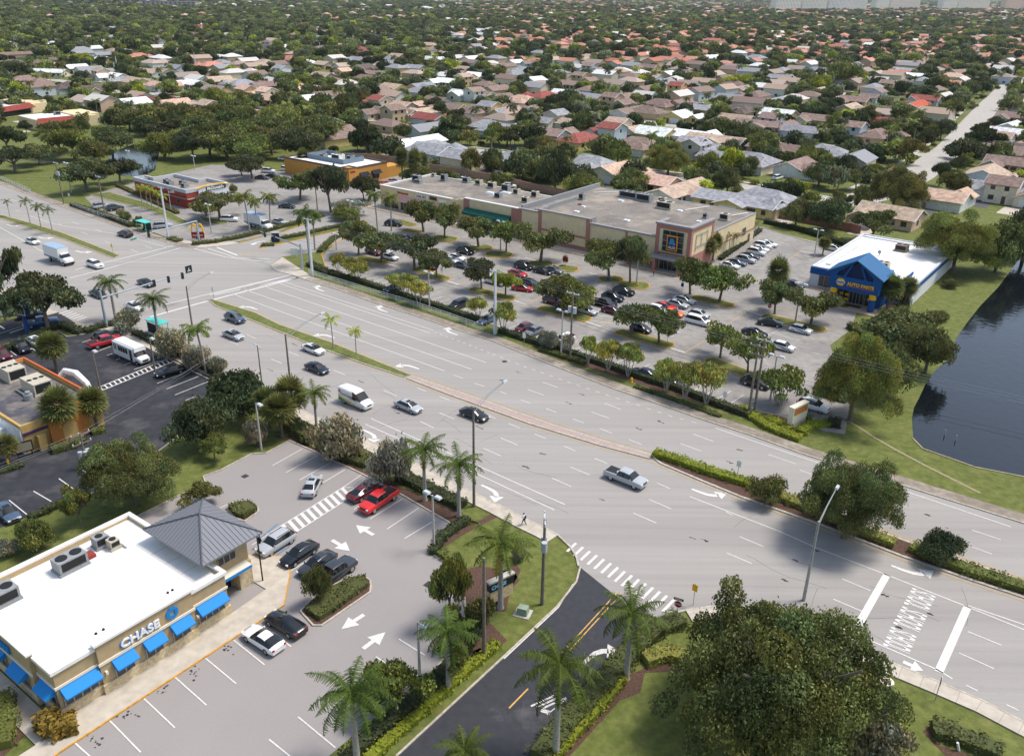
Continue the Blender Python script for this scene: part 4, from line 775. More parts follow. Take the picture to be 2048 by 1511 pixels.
for k, x, y, h, c, l in (('suv', 201, 411, 48, 'silver', 'silver car parked behind the roadside fence left of the bus shelter'), ('suv', 229, 415, 48, 'green', 'dark green suv beside the silver car behind the roadside fence'), ('suv', 325, 450, 25, 'silver', 'silver suv behind the turquoise bus shelter and utility pole'), ('suv', 459, 437, 0, 'white', 'white suv beside the mulched tree island of the burger restaurant'),
    ('sedan', 559, 442, E_+8, 'silver', 'silver sedan right of the small white box truck'), ('sedan', 574, 411, -10, 'green', 'dark green car under the palms behind the silver sedan'), ('sedan', 524, 354, -10, 'dgray', 'dark grey car left of the yellow restaurant under a tree'), ('sedan', 545, 351, -5, 'navy', 'navy car left of the yellow restaurant, near its corner'), ('suv', 537, 341, -8, 'white', 'white suv parked above the navy car left of the yellow restaurant'),
    ('minivan', 577, 337, -8, 'white', 'white van with pale roof at the yellow restaurant corner'), ('sedan', 569, 316, 0, 'white', 'white car by the far hedge left of the yellow restaurant'), ('coupe', 771, 365, 15, 'orange', 'bright orange car between yellow restaurant and shop roof'), ('sedan', 787, 361, 20, 'silver', 'silver car just right of the bright orange car'),
    ('suv', 917, 353, 0, 'black', 'black car on the service drive behind the strip shops'), ('sedan', 928, 357, 0, 'white', 'white car beside the black one behind the strip shops'), ('suv', 1018, 371, -5, 'white', 'white suv on the service drive near the brick garden wall')):
    V(k, x, y, h, c, l, g1)
V('box_truck', 519, 447, -35, 'white', 'small white box truck in the burger restaurant car park', g1)
g2 = 'vehicles in the supermarket car park'
for k, x, y, h, c, l in (('suv', 787, 446, -12, 'black', 'black suv driving between two tall palms by the strip shops'), ('sedan', 811, 475, E_, 'black', 'black car half hidden by the tree below the strip shops'), ('suv', 748, 502, E_, 'maroon', 'maroon suv between a tree trunk and a white car, far left of the lot'), ('sedan', 769, 499, E_, 'silver', 'silver car tucked behind the white sedan at the left island'),
    ('sedan', 780, 512, E_, 'white', 'white sedan above the leftmost tree island'), ('suv', 857, 530, E_, 'maroon', 'dark maroon suv above the second tree island'), ('hatch', 902, 519, E_, 'silver', 'silver hatchback nose out left of the blue grey car'), ('sedan', 914, 513, E_, 'white', 'white sedan with dark roof beside the boxy black van'), ('suv', 931, 501, E_, 'black', 'boxy black vehicle at the corner of a tree island'),
    ('sedan', 926, 529, E_, 'slate', 'blue grey sedan half under the tree next to the tall concrete pole'), ('suv', 1048, 531, E_, 'black', 'large black suv beside the supermarket drive, left of tree island'), ('coupe', 1036, 545, E_, 'red', 'bright red coupe just below the large black suv'), ('sedan', 1086, 540, E_, 'black', 'black sedan right of the large black suv'), ('sedan', 1108, 538, E_, 'gray', 'grey sedan at the tip of the sapling island'),
    ('sedan', 1046, 574, -22, 'red', 'red sedan beside the leafy tree, in the open bay'), ('sedan', 1060, 563, E_, 'green', 'dark green car behind the red sedan'), ('minivan', 992, 561, E_, 'white', 'white van behind the tall concrete pole and tree'), ('sedan', 788, 574, S_-3, 'slate', 'slate grey car nosed to the roadside hedge under yellow green trees'), ('minivan', 917, 608, S_-3, 'black', 'black minivan nosed to the roadside hedge'),
    ('sedan', 976, 637, S_-3, 'slate', 'blue grey car behind the timber pole at the hedge'), ('hatch', 1047, 654, S_-3, 'maroon', 'crimson hatchback nosed to the hedge next to the grey one'), ('hatch', 1067, 661, S_-3, 'gray', 'grey hatchback nosed to the hedge next to the crimson one'), ('suv', 1128, 678, S_-3, 'white', 'white suv behind the small silver leaved trees'),
    ('suv', 1108, 600, E_, 'maroon', 'dark red suv in shade of the biggest lot tree'), ('sedan', 1173, 619, E_, 'silver', 'silver sedan at the right end of the fourth tree island'), ('pickup', 1208, 605, E_, 'black', 'black pickup in shade right of the biggest lot tree'), ('suv', 1226, 593, E_, 'navy', 'dark blue suv next to the black suv facing the road'), ('suv', 1248, 581, E_, 'black', 'black suv below the hydrant island'),
    ('sedan', 1226, 619, E_, 'maroon', 'maroon car just showing behind a tree crown in mid lot'), ('hatch', 1282, 655, E_, 'navy', 'dark navy car above the fifth tree island'), ('sedan', 1369, 598, E_, 'silver', 'pale silver sedan nearest the supermarket entrance trees'), ('sedan', 1355, 606, E_, 'silver', 'darker silver sedan below the pale silver one'), ('coupe', 1331, 611, E_, 'brightred', 'red car behind the silver sedans'),
    ('suv', 1317, 619, E_, 'white', 'white car showing behind the tree left of silver sedans'), ('hatch', 1399, 627, E_, 'silver', 'silver hatchback with open looking boot beside white minivan'), ('minivan', 1397, 640, E_, 'white', 'long white minivan below the silver hatchback'),
    ('sedan', 1537, 486, E_, 'white', 'white sedan farthest up the supermarket side wall row'), ('suv', 1526, 490, E_, 'white', 'white suv second from the top of the side wall row'), ('sedan', 1520, 496, E_, 'white', 'white sedan third from the top of the side wall row'), ('suv', 1513, 503, E_, 'white', 'white suv with red tail light, fourth in the side wall row'), ('sedan', 1500, 510, E_, 'black', 'black car amid the side wall row'),
    ('suv', 1492, 518, E_, 'silver', 'silver suv just below the black car in the side wall row'), ('sedan', 1474, 523, E_, 'slate', 'blue grey car low in the side wall row'), ('sedan', 1460, 529, E_, 'white', 'white car lowest in the side wall row, behind tree'), ('suv', 1586, 569, E_, 'black', 'black suv beside the blue parts store front'), ('sedan', 1669, 495, E_, 'white', 'white car peeking out behind the blue parts store'),
    ('sedan', 1541, 643, -22, 'black', 'black older sedan at the stop sign island'), ('hatch', 1602, 657, E_, 'white', 'white hatchback with blue swoosh, upper of two'), ('hatch', 1567, 691, E_, 'white', 'white hatchback with blue swoosh, lower of two'), ('sedan', 1510, 663, E_, 'black', 'black car under the thin tree left of the swoosh hatchback'), ('sedan', 1288, 743, Wd, 'navy', 'dark blue sedan behind roadside trees with red tail light'),
    ('sedan', 1342, 760, E_, 'black', 'black car under the third roadside yellow green tree from the right'), ('suv', 1512, 763, E_, 'black', 'black suv beside the timber utility poles'), ('suv', 1662, 772, E_, 'silver', 'silver suv in deep shade of the big tree by the canal'), ('suv', 1667, 786, E_, 'tan', 'tan suv in shade below the silver suv'), ('suv', 1627, 809, E_, 'white', 'white suv beside the small brick sign bed'), ('coupe', 1345, 623, E_, 'orange', 'orange red car nose behind the tree beside silver sedans')):
    o = V(k, x, y, h, c, l, g2)
    if 'swoosh' in l:
        for y_ in (-1, 1):
            b = MB(); yy = y_*.886; b.add([(-1.2, yy, .95), (.6, yy, .5), (1.2, yy, .55), (.2, yy, .8)], [(0, 1, 2, 3)]); ob('side_swoosh', b.mesh('side_swoosh', mat('swoosh_blue', '1e3f78')), o)
g3 = 'vehicles in the taco restaurant car park'
for k, x, y, h, c, l in (('suv', 212, 671, 47, 'black', 'black suv beside the red pickup'), ('pickup', 210, 682, 47, 'red', 'red pickup with dark bed cover left of the shuttle bus'), ('shuttle_bus', 264, 704, -37, 'white', 'white shuttle bus parked across the dark lot'), ('sedan', 340, 740, 222, 'black', 'black sedan right of the ladder crosswalk'),
    ('sedan', 71, 681, -40, 'white', 'white sedan at the hedge by the fan palm'), ('suv', 43, 693, -40, 'black', 'black suv at the hedge left of white sedan'), ('suv', 4, 708, -40, 'maroon', 'maroon suv at the left edge of the photo'), ('pickup', 82, 644, 33, 'blue', 'blue pickup waiting behind the tree trunk'), ('suv', 62, 628, 33, 'navy', 'navy suv beyond the blue pickup'), ('sedan', 14, 1021, -42, 'slate', 'slate blue car cut by the left edge on the dark lot')):
    V(k, x, y, h, c, l, g3, .04 if 'blue pickup' in l else .02)
g4 = 'vehicles in the bank car park'
for k, x, y, h, c, l in (('sedan', 624, 968, 88, 'silver', 'silver sedan with pinkish rear glass standing askew'), ('coupe', 728, 979, N_+2, 'maroon', 'dark red car beside the red pickup'), ('pickup', 757, 999, 236, 'brightred', 'bright red pickup with dark cargo bed'), ('suv', 552, 1083, 236, 'silver', 'silver suv beside the blue accessible bay line'), ('sedan', 598, 1104, 236, 'black', 'black sedan right of the silver suv'),
    ('sedan', 634, 1124, 236, 'dgray', 'black and grey sedan between black sedan and pickup'), ('pickup', 668, 1143, N_+3, 'dgray', 'dark grey pickup behind the small island tree'), ('coupe', 571, 1243, Wd+2, 'black', 'black sports coupe beside the white car'), ('coupe', 526, 1274, Wd+2, 'white', 'white hatchback coupe on the front row by the bank')):
    V(k, x, y, h, c, l, g4, .02)
g5 = 'cars in the suburb'
for k, x, y, h, c, l in (('suv', 867, 265, 10, 'navy', 'dark blue car on grass beside the far street'), ('pickup', 947, 275, 20, 'black', 'black pickup on a driveway'), ('pickup', 964, 275, 20, 'dgray', 'dark pickup beside the black pickup'), ('suv', 1241, 239, 50, 'white', 'white suv on the driveway of the tan twin gable house'), ('sedan', 1304, 246, 0, 'white', 'white car on the far street verge'), ('sedan', 1400, 205, 10, 'white', 'white car before the blue grey house'), ('suv', 1360, 194, 10, 'maroon', 'maroon suv before the blue grey house'),
    ('suv', 1977, 257, -15, 'slate', 'blue van on the right edge driveway'), ('sedan', 1974, 272, -15, 'white', 'white car below the blue van at right edge'), ('suv', 1993, 248, -15, 'maroon', 'dark red car above the blue van'), ('pickup', 1430, 338, 45, 'white', 'white pickup nose out on a driveway'), ('pickup', 1414, 362, -38, 'white', 'white pickup parked on the street above the supermarket'), ('minivan', 1555, 354, 45, 'white', 'white van on the driveway near the turquoise awning house'),
    ('suv', 1711, 281, 45, 'white', 'white suv on black driveway'), ('suv', 1581, 276, 45, 'black', 'black car beside a white garage'), ('sedan', 640, 290, 0, 'white', 'white car behind the dark trees above yellow restaurant'), ('suv', 1758, 372, -40, 'navy', 'dark car under the brown tree'), ('suv', 745, 203, 5, 'maroon', 'maroon suv before the tan house'), ('sedan', 560, 235, 0, 'dgray', 'dark car on the left street'), ('suv', 1033, 298, 0, 'navy', 'dark blue car on the street kerb'), ('suv', 1218, 230, 40, 'black', 'black suv beside the house with white driveway'), ('sedan', 195, 163, 0, 'white', 'white car on the bright upper left street'), ('sedan', 985, 172, 0, 'black', 'black car before a white house')):
    V(k, x, y, h, c, l, g5)
# ---------------- commercial buildings ----------------
def part(t, name, mb, m, color=None, smooth=False, label=None, parent=None):
    o = ob(name, mb.mesh(name, m, smooth), parent or t, color=color)
    if label: o['label'] = label
    return o
def ring(mb, poly, w, z0, z1, mi=0):
    """parapet just inside a footprint"""
    P = [Vector((p[0], p[1], 0)) for p in poly]; A = sum(P[i].x*P[(i+1) % len(P)].y-P[(i+1) % len(P)].x*P[i].y for i in range(len(P)))
    if A < 0: P = P[::-1]
    n = len(P); Q = []
    for i in range(n):
        a = (P[i]-P[i-1]).normalized(); c = (P[(i+1) % n]-P[i]).normalized(); na = Vector((-a.y, a.x, 0)); nc = Vector((-c.y, c.x, 0)); b = (na+nc); b = b/(b.length**2/2) if b.length > .1 else na; Q.append(P[i]+b*w)
    for i in range(n):
        j = (i+1) % n; mb.add([(P[i].x, P[i].y, z0), (P[j].x, P[j].y, z0), (Q[j].x, Q[j].y, z0), (Q[i].x, Q[i].y, z0), (P[i].x, P[i].y, z1), (P[j].x, P[j].y, z1), (Q[j].x, Q[j].y, z1), (Q[i].x, Q[i].y, z1)], [(0, 1, 5, 4), (2, 3, 7, 6), (4, 5, 6, 7)], mi)
def rect(u0, u1, v0, v1): return [(u0, v0), (u1, v0), (u1, v1), (u0, v1)]
M_tan = mat('tan_stucco', 'b09a76', rough=.9, noise=.08, nscale=.8); M_cream = mat('cream_stucco', 'd9c79f', rough=.9, noise=.08, nscale=.4); M_stone = mat('limestone_block', 'c7b592', rough=.9, noise=.25, nscale=1.6)
M_trim = mat('pale_trim', 'dcd3c2', rough=.8); M_wroof = mat('white_membrane', 'e9e7e2', rough=.75, noise=.05, nscale=.25, stains=[(.3, .4, .5, .8, 'cdc6ba'), (1.2, .25, .58, .75, 'b5aea2')])
M_groof = mat('gravel_roof', '807a73', rough=1, noise=.2, nscale=.8, stains=[(.09, .7, .5, .62, 'a69a8b'), (.14, .6, .48, .62, '645e5a'), (.6, .35, .5, .7, '8f867c')])
M_broof = mat('blue_metal_roof', '3b6f9c', rough=.5, metal=.1); M_bblue = mat('blue_stucco', '12508f', rough=.75, noise=.06, nscale=.6); M_awn = mat('blue_awning', '1f80c8', rough=.7)
M_pink = mat('pink_brick', 'a9796c', rough=.9, noise=.12, nscale=1.5); M_cop = mat('grey_coping', '8f8c8c', rough=.7, noise=.15, nscale=.8); M_redb = mat('red_brick', '9a3d2a', rough=.9, noise=.2, nscale=1.2)
M_seam = mat('grey_seam_metal', '787a80', rough=.6); M_ac = mat('hvac_beige', 'b9b1a0', rough=.7, noise=.15, nscale=1.5); M_acg = mat('hvac_grey', '8f9294', rough=.6, noise=.15, nscale=1.5); M_fan = mat('fan_black', '232425', rough=.7)
M_org = mat('orange_stucco', 'b8763a', rough=.9, noise=.08, nscale=.8); M_ochre = mat('ochre_stucco', 'b99a5e', rough=.9, noise=.1, nscale=.6); M_yelw = mat('golden_stucco', 'bf8c45', rough=.9, noise=.08, nscale=.6); M_gold = mat('golden_sign', 'f0b91c', rough=.5)
def hvac(t, u, v, z, L, Wd_, H, m, fans=2, rot=0, name='rooftop_unit'):
    b = MB(); b.box(-L/2, L/2, -Wd_/2, Wd_/2, .25, H); b.box(-L/2-.1, L/2+.1, -Wd_/2-.1, Wd_/2+.1, 0, .25)
    o = ob(name, b.mesh(name, m), t, (u, v, z), R(rot))
    f = MB()
    for i in range(fans): x = -L/2+L*(i+.5)/fans; f.cyl(x, 0, H+.005, H+.06, min(Wd_*.35, L/fans*.4), n=14)
    ob('fan', f.mesh('fan', M_fan), o)
    g = MB(); g.box(-L*.42, L*.42, -Wd_/2-.02, -Wd_/2-.005, .45, H-.15); ob('louvre', g.mesh('louvre', M_fan), o)
def windows(t, face, a0, a1, z0, z1, n, at, name='window', axis='u', sgn=-1, fr=M_steel):
    """n panes between a0..a1 on a wall plane at coordinate `at`"""
    w = MB(); f = MB()
    if axis == 'u': w.box(a0, a1, at+sgn*.02, at+sgn*.03, z0, z1)
    else: w.box(at+sgn*.02, at+sgn*.03, a0, a1, z0, z1)
    o = ob(name, w.mesh(name, M_win), t)
    for i in range(n+1):
        a = a0+(a1-a0)*i/n
        if axis == 'u': f.box(a-.05, a+.05, *sorted((at+sgn*.035, at+sgn*.09)), z0-.05, z1+.05)
        else: f.box(*sorted((at+sgn*.035, at+sgn*.09)), a-.05, a+.05, z0-.05, z1+.05)
    for z in (z0-.05, z1): 
        if axis == 'u': f.box(a0, a1, *sorted((at+sgn*.032, at+sgn*.08)), z, z+.06)
        else: f.box(*sorted((at+sgn*.032, at+sgn*.08)), a0, a1, z, z+.06)
    ob('frame', f.mesh('frame', fr), o)
# --- bank ---
C = Frame(461, 1227, 53.6)
t = thing('bank_building', 'tan and stone bank branch with white flat roof, blue awnings and grey hip roof tower', 'building', C.o, C.a)
b = MB(); b.box(-17.1, 0, 0, 16.8, 1.1, 4.28); ring(b, rect(-17.1, 0, 0, 16.8), .3, 4.28, 4.98); b.box(-13.4, -3.9, -.3, -.01, 1.1, 5.6); b.box(-17.5, -17.11, 3.2, 12, 1.1, 5.5); part(t, 'wall', b, M_tan)
b = MB(); b.box(-17.25, .15, -.12, 17, 0, 1.1); b.box(-13.5, -3.8, -.45, -.12, 0, 1.15); b.box(-17.65, -17.25, 3.1, 12.1, 0, 1.12); part(t, 'stone_base', b, M_stone)
b = MB(); b.box(-17.22, .1, -.1, .0-.001, 3.25, 3.5); b.box(-13.5, -3.8, -.42, -.301, 3.25, 3.52); b.box(-17.22, -17.101, 0, 3.1, 3.25, 3.5); b.box(-17.62, -17.501, 3.1, 12.1, 3.25, 3.5); part(t, 'trim_band', b, M_trim)
b = MB(); ring(b, rect(-17.3, .2, -.15, 17), .45, 4.9, 5.25); b.box(-13.6, -3.7, -.5, .15, 5.5, 5.75); b.box(-17.7, -17.0, 3.0, 12.2, 5.5, 5.7); part(t, 'parapet', b, M_wroof)
b = MB(); b.box(-16.85, -.2, .3, 11.8, 4.3, 4.72); b.box(-3.2, -.2, 11.8, 16.5, 4.3, 4.71); b.box(-16.85, -3.2, 11.8, 16.5, 4.3, 4.42); part(t, 'roof', b, M_wroof)
b = MB(); b.box(-17.35, .25, 17, 17.05, 4.2, 5.2); part(t, 'gutter', b, M_white); b = MB()
for k in range(5): b.box(-16.6, -.4 if k < 4 else -3, 2.6*k+1, 2.6*k+1.06, 4.722, 4.727)
for k in range(4): b.box(-14.5+4*k, -14.44+4*k, .5, 11.5, 4.723, 4.728)
part(t, 'roof_seam', b, mat('roof_seam_grey', 'bdb8b0', rough=.9))
for a0, a1 in ((-16.8, -13.6), (-12.3, -10.3), (-9.3, -7.4), (-6.5, -4.5), (-3.5, -.4)):
    v0 = -.32 if -13.4 < a0 < -3.9 else -.02
    windows(t, 0, a0+.1, a1-.1, 1.2, 2.8, 2 if a1-a0 < 2.5 else 4, v0)
    b = MB(); b.add([(a0-.05, v0, 3.2), (a1+.05, v0, 3.2), (a1+.05, v0-.95, 2.55), (a0-.05, v0-.95, 2.55), (a0-.05, v0, 2.5), (a1+.05, v0, 2.5), (a1+.05, v0-.95, 2.42), (a0-.05, v0-.95, 2.42)], [(0, 1, 2, 3), (3, 2, 6, 7), (0, 3, 7, 4), (1, 5, 6, 2)]); part(t, 'awning', b, M_awn)
for a0, a1 in ((.3, 2.6), (4.2, 6.6), (8.2, 10.6)):
    ux = -17.1 if a0 < 3 else -17.5; b = MB(); b.add([(ux, a0, 3.2), (ux, a1, 3.2), (ux-.95, a1, 2.55), (ux-.95, a0, 2.55), (ux, a0, 2.5), (ux, a1, 2.5), (ux-.95, a1, 2.42), (ux-.95, a0, 2.42)], [(0, 1, 2, 3), (3, 2, 6, 7), (0, 3, 7, 4), (1, 5, 6, 2)]); part(t, 'awning', b, M_awn)
    windows(t, 0, a0+.1, a1-.1, 1.2, 2.8, 2, ux, axis='v')
text_on(t, 'bank_lettering', 'CHASE', 1.12, mat('sign_white', (.8, .8, .8), rough=.4), (-11.3, -.36, 3.82), (PI/2, 0, 0), .09, .035, 1.12)
text_on(t, 'bank_lettering_edge', 'CHASE', 1.12, M_awn, (-11.36, -.31, 3.78), (PI/2, 0, 0), .05, .065, 1.12)
def octlogo(t, u, v, z, r, rotz=0):
    b = MB()
    for k in range(4):
        a = k*PI/2; pts = [(-.42, 1), (.55, 1), (1, .55), (1, .4)and(.95, .42), (-.42, .42)]
        pts = [(-.45, .98), (.52, .98), (.98, .45), (.4, .4), (-.4, .4), (-.4, .98)][:5]
        q = [(x*math.cos(a)-y*math.sin(a), x*math.sin(a)+y*math.cos(a)) for x, y in [(-.42, .98), (.42, .98), (.93, .44), (.42, .40), (-.36, .40)]]
        n = len(q); vs = [(u+x*r, v-.12, z+y*r) for x, y in q]+[(u+x*r, v, z+y*r) for x, y in q]; b.add(vs, [tuple(range(n))]+[(i, (i+1) % n, n+(i+1) % n, n+i) for i in range(n)])
    return b
part(t, 'logo', octlogo(t, -6.1, -.3, 4.4, .62), M_awn)
text_on(t, 'side_lettering', 'CHASE', 1.0, M_awn, (-17.62, 9.8, 3.8), (PI/2, 0, -PI/2), .08, .04, 1.0)
b = MB(); b.box(3.0, 4.6, 2.2, 10.3, 0, 3.1); b.box(-.2, 3.0, 3.6, 10.3, 0, 3.1); part(t, 'tower_stone_wall', b, M_stone)
b = MB(); b.box(-.3, 4.5, 2.4, 10.2, 3.1, 6.35); part(t, 'tower_wall', b, M_tan)
windows(t, 0, .9, 3.0, 4.2, 5.0, 3, 2.4); windows(t, 0, .6, 2.8, .05, 2.6, 3, 3.6, 'entrance_door')
b = MB(); b.box(.1, 4.0, 1.2, 3.6, 2.95, 3.25); part(t, 'entrance_canopy', b, M_trim); b = MB(); b.box(.1, 4.0, 1.17, 1.2, 2.9, 3.2); part(t, 'canopy_fascia', b, M_awn)
b = MB(); b.cyl(4.9, 9.8, 0, 6.3, .08); b.cyl(5.3, 1.6, 0, 6.3, .08); part(t, 'post', b, M_black)
b = MB(); e = [(-1.6, 1.0), (5.6, 1.0), (5.6, 11.2), (-1.6, 11.2)]; ap = (2.0, 6.1, 8.45); b.add([p+(6.4,) for p in e]+[p+(6.22,) for p in e]+[ap], [(0, 1, 8), (1, 2, 8), (2, 3, 8), (3, 0, 8), (4, 5, 1, 0), (5, 6, 2, 1), (6, 7, 3, 2), (7, 4, 0, 3), (7, 6, 5, 4)]); hip = part(t, 'hip_roof', b, M_seam)
b = MB()
for i in range(4):
    A = Vector(e[i]+(6.4,)); B = Vector(e[(i+1) % 4]+(6.4,)); P = Vector(ap); L = (B-A).length; n = int(L/.46); up = (B-A).normalized(); mid = A+up*((P-A).dot(up)); sl_ = (P-mid)
    for k in range(1, n):
        s = k/n*L; q = A+up*s; f = s/((P-A).dot(up)) if s < (P-A).dot(up) else (L-s)/(L-(P-A).dot(up)); f = min(1, f); top = q+sl_*f; nrm = up.cross(sl_).normalized()*.05
        b.tube([q+nrm*.4, top+nrm*.4], .022, 4, cap=False)
    b.tube([A+Vector((0, 0, .04)), P+Vector((0, 0, .06))], .09, 5, cap=False)
ob('standing_seam', b.mesh('standing_seam', mat('seam_rib', '5a5d63', rough=.7)), hip)
hvac(t, -8.3, 13.6, 4.42, 2.9, 1.7, 1.5, M_acg, 2, 0); hvac(t, -4.6, 14.6, 4.42, 1.3, 1.1, 1.3, M_acg, 1); hvac(t, -3.9, 13.3, 4.42, 1.0, 1.0, 1.1, M_ac, 1); hvac(t, -15, 13.6, 4.42, 2.8, 1.9, 1.5, M_acg, 2)
b = MB(); b.box(-6.9, -5.8, 13.3, 14.4, 4.42, 4.8); part(t, 'roof_hatch', b, mat('hatch_red', '8a3b32'))
b = MB()
for u in (-4.9, -4.4, -12.1, -11.4): b.cyl(u, 2.1, 4.72, 4.86, .14, .1)
part(t, 'roof_vent', b, M_fan)
for u in (-13.0, -3.7): b = MB(); b.box(u-.1, u+.1, -.55, -.3, 2.2, 2.5); part(t, 'wall_lamp', b, M_white)
sb = MB(); wpts = [C.w(*p)[:2] for p in [(-30, -3.2), (4.1, -3.2), (7.5, 0), (9.7, 2.7), (6.5, 7.5), (6.2, 12), (4.6, 12), (4.6, .2), (.15, -.14), (-17.3, -.14), (-17.8, -1.2), (-17.8, 20), (-20, 20), (-20, -1), (-30, -1)]]
sb.prism(wpts, 0, .14); struct('bank_walkway', sb, M_walk)
sb = MB(); P = [C.w(*p) for p in [(-30, -3.2), (4.1, -3.2), (7.5, 0), (9.7, 2.7), (6.5, 7.5)]]; strip(sb, P, 0, -.14, 0, .145); struct('yellow_bank_kerb', sb, M_kerby)
# --- supermarket ---
A = Frame(1383.7, 523.7, -37.5)
t = thing('supermarket_building', 'long cream supermarket with brown flat roof and tall pink brick sign tower', 'building', A.o, A.a)
b = MB(); b.box(-44, 3, -9, 28, 0, 6.9); b.box(-38.1, -23.1, -9.2, -8.6, 0, 8.0); b.box(-5, 3.6, -9.3, -8.5, 3.6, 10.2); b.box(2.9, 3.6, -8.5, 2, 0, 10.2); b.box(-5, -4.3, -8.5, -4.5, 6.8, 10.2); b.box(-44.2, -38.1, -9.1, -8.5, 0, 7.3); part(t, 'wall', b, M_cream)
b = MB(); b.box(-43.6, 2.6, -8.4, 27.6, 6.6, 6.95-.02); o = part(t, 'roof', b, M_groof); o.location.z = .03
b = MB()
for u0, u1, z, v in ((-38.2, -37.2, 8.0, -9.3), (-24.0, -23.0, 8.0, -9.3), (-44.3, -43.5, 7.3, -9.2), (-13.2, -12.6, 7.2, -9.12)): b.box(u0, u1, v, v+.3, 0, z)
b.box(-5.1, -4.2, -9.42, -8.9, 0, 10.2); b.box(2.8, 3.72, -9.42, -8.4, 0, 10.2); b.box(3.3, 3.72, 1.2, 2.1, 0, 10.2); b.box(-4.2, 2.8, -9.4, -9.31, 9.3, 10.2); b.box(-4.2, 2.8, -9.4, -9.31, 3.6, 4.0); b.box(3.61, 3.7, -8.4, 1.2, 9.3, 10.2); b.box(3.61, 3.7, -8.4, 1.2, 0, 4.0)
b.box(-37.2, -24, -9.3, -9.21, 3.1, 3.6); b.box(-37.2, -23, -9.32, -9.21, 0, 1.1); b.box(-23, -5.1, -9.1, -9.01, 0, 1.1); b.box(3.01, 3.08, 2.2, 28, 3.0, 3.3)
part(t, 'brick_trim', b, M_pink)
b = MB(); b.box(-38.3, -22.9, -9.5, -8.5, 8.0, 8.3); b.box(-44.4, -38.3, -9.4, -8.5, 7.3, 7.6); b.box(-22.9, -5.1, -9.3, -8.5, 6.9, 7.3); b.box(-5.3, 3.9, -9.6, -8.3, 10.2, 10.6); b.box(2.7, 3.9, -8.3, 2.2, 10.2, 10.6); b.box(-5.3, -4.1, -8.3, -4.3, 10.2, 10.6); b.box(-38.3, -37.8, -8.5, -5, 6.9, 8.3); b.box(-23.3, -22.9, -8.5, -6.5, 6.9, 8.3); b.box(2.5, 3.1, 2.2, 28.1, 6.9, 7.05); b.box(-44, 2.5, 27.6, 28.1, 6.9, 7.02); part(t, 'coping', b, M_cop)
b = MB(); b.box(-44.2, -43.7, -8.4, 28, 6.9, 8.2); b.box(-40, -39.6, -8.4, 10, 6.95, 7.9); part(t, 'metal_parapet', b, M_acg)
windows(t, 0, -3.3, 1.9, 4.3, 9.0, 3, -9.31, 'tower_window'); f = MB()
for z in (5.4, 6.7, 8.0): f.box(-3.3, 1.9, -9.44, -9.35, z-.06, z+.06)
part(t, 'glazing_bars', f, M_steel)
b = MB(); b.box(-2.0, .6, -9.75, -9.5, 4.7, 8.1); part(t, 'sign_board', b, M_gold)
b = MB(); b.box(-1.85, .45, -9.78, -9.751, 4.85, 7.95); part(t, 'sign_red_frame', b, mat('sign_red', 'd2432a', rough=.5)); b = MB(); b.box(-1.72, .32, -9.8, -9.781, 4.98, 7.82); part(t, 'sign_panel', b, mat('sign_navy', '0d2350', rough=.5))
text_on(t, 'sign_lettering', 'ALDI', .78, M_white, (-.7, -9.83, 5.2), (PI/2, 0, 0), .01, .03, 1.0, 'CENTER')
b = MB()
for i in range(3): x = -1.45+.3*i; b.add([(x, -9.82, 6.1), (x+.17, -9.82, 6.1), (x+.62, -9.82, 7.5), (x+.45, -9.82, 7.5)], [(0, 1, 2, 3)])
b.add([(-.45, -9.82, 6.1), (.15, -9.82, 6.1), (.0, -9.82, 6.5), (-.4, -9.82, 6.5)], [(0, 1, 2, 3)]); b.add([(-.35, -9.82, 6.6), (-.05, -9.82, 6.6), (-.1, -9.82, 7.0), (-.3, -9.82, 7.1)], [(0, 1, 2, 3)]); part(t, 'sign_emblem', b, mat('sign_lightblue', '4fb4dc', rough=.5))
b = MB(); b.box(-11, 3.4, -12.2, -9.45, 3.0, 3.3); b.box(-20.5, -14, -11.2, -9.1, 3.3, 3.6); part(t, 'entrance_canopy', b, M_cop)
b = MB(); b.box(-11, -10.2, -12.2, -11.4, 0, 3.0); b.box(-20.4, -19.6, -11, -10.2, 0, 1.2); b.box(2.4, 3.2, -12.1, -11.3, 0, 3.0); b.box(-4, -3.3, -12.1, -11.4, 0, 3.0); part(t, 'porch_pier', b, M_pink)
windows(t, 0, -19, -15.2, 1.2, 3.0, 2, -9.02); windows(t, 0, -3.5, .8, .1, 2.6, 4, -9.45, 'sliding_door'); windows(t, 0, -9.5, -7.5, 1.0, 2.6, 2, -9.02)
b = MB()
for v0 in (3.5, 9.5, 15.5): pass
b.box(3.05, 3.1, -7.2, -.2, 4.8, 8.8); f = MB(); f.box(3.72, 3.76, -6.8, -6.6, 4.6, 8.6); f.box(3.72, 3.76, -1.2, -1.0, 4.6, 8.6); f.box(3.72, 3.76, -6.6, -1.2, 8.2, 8.4); f.box(3.72, 3.76, -6.6, -1.2, 5.5, 5.7); f.box(3.72, 3.76, -4.1, -3.9, 5.7, 8.2); part(t, 'blank_window_frame', f, M_acg)
windows(t, 0, 20.5, 22.5, 2.6, 4.4, 1, 3.0, axis='v', sgn=1); windows(t, 0, 24.5, 25.5, 0, 2.2, 1, 3.0, 'service_door', 'v', 1)
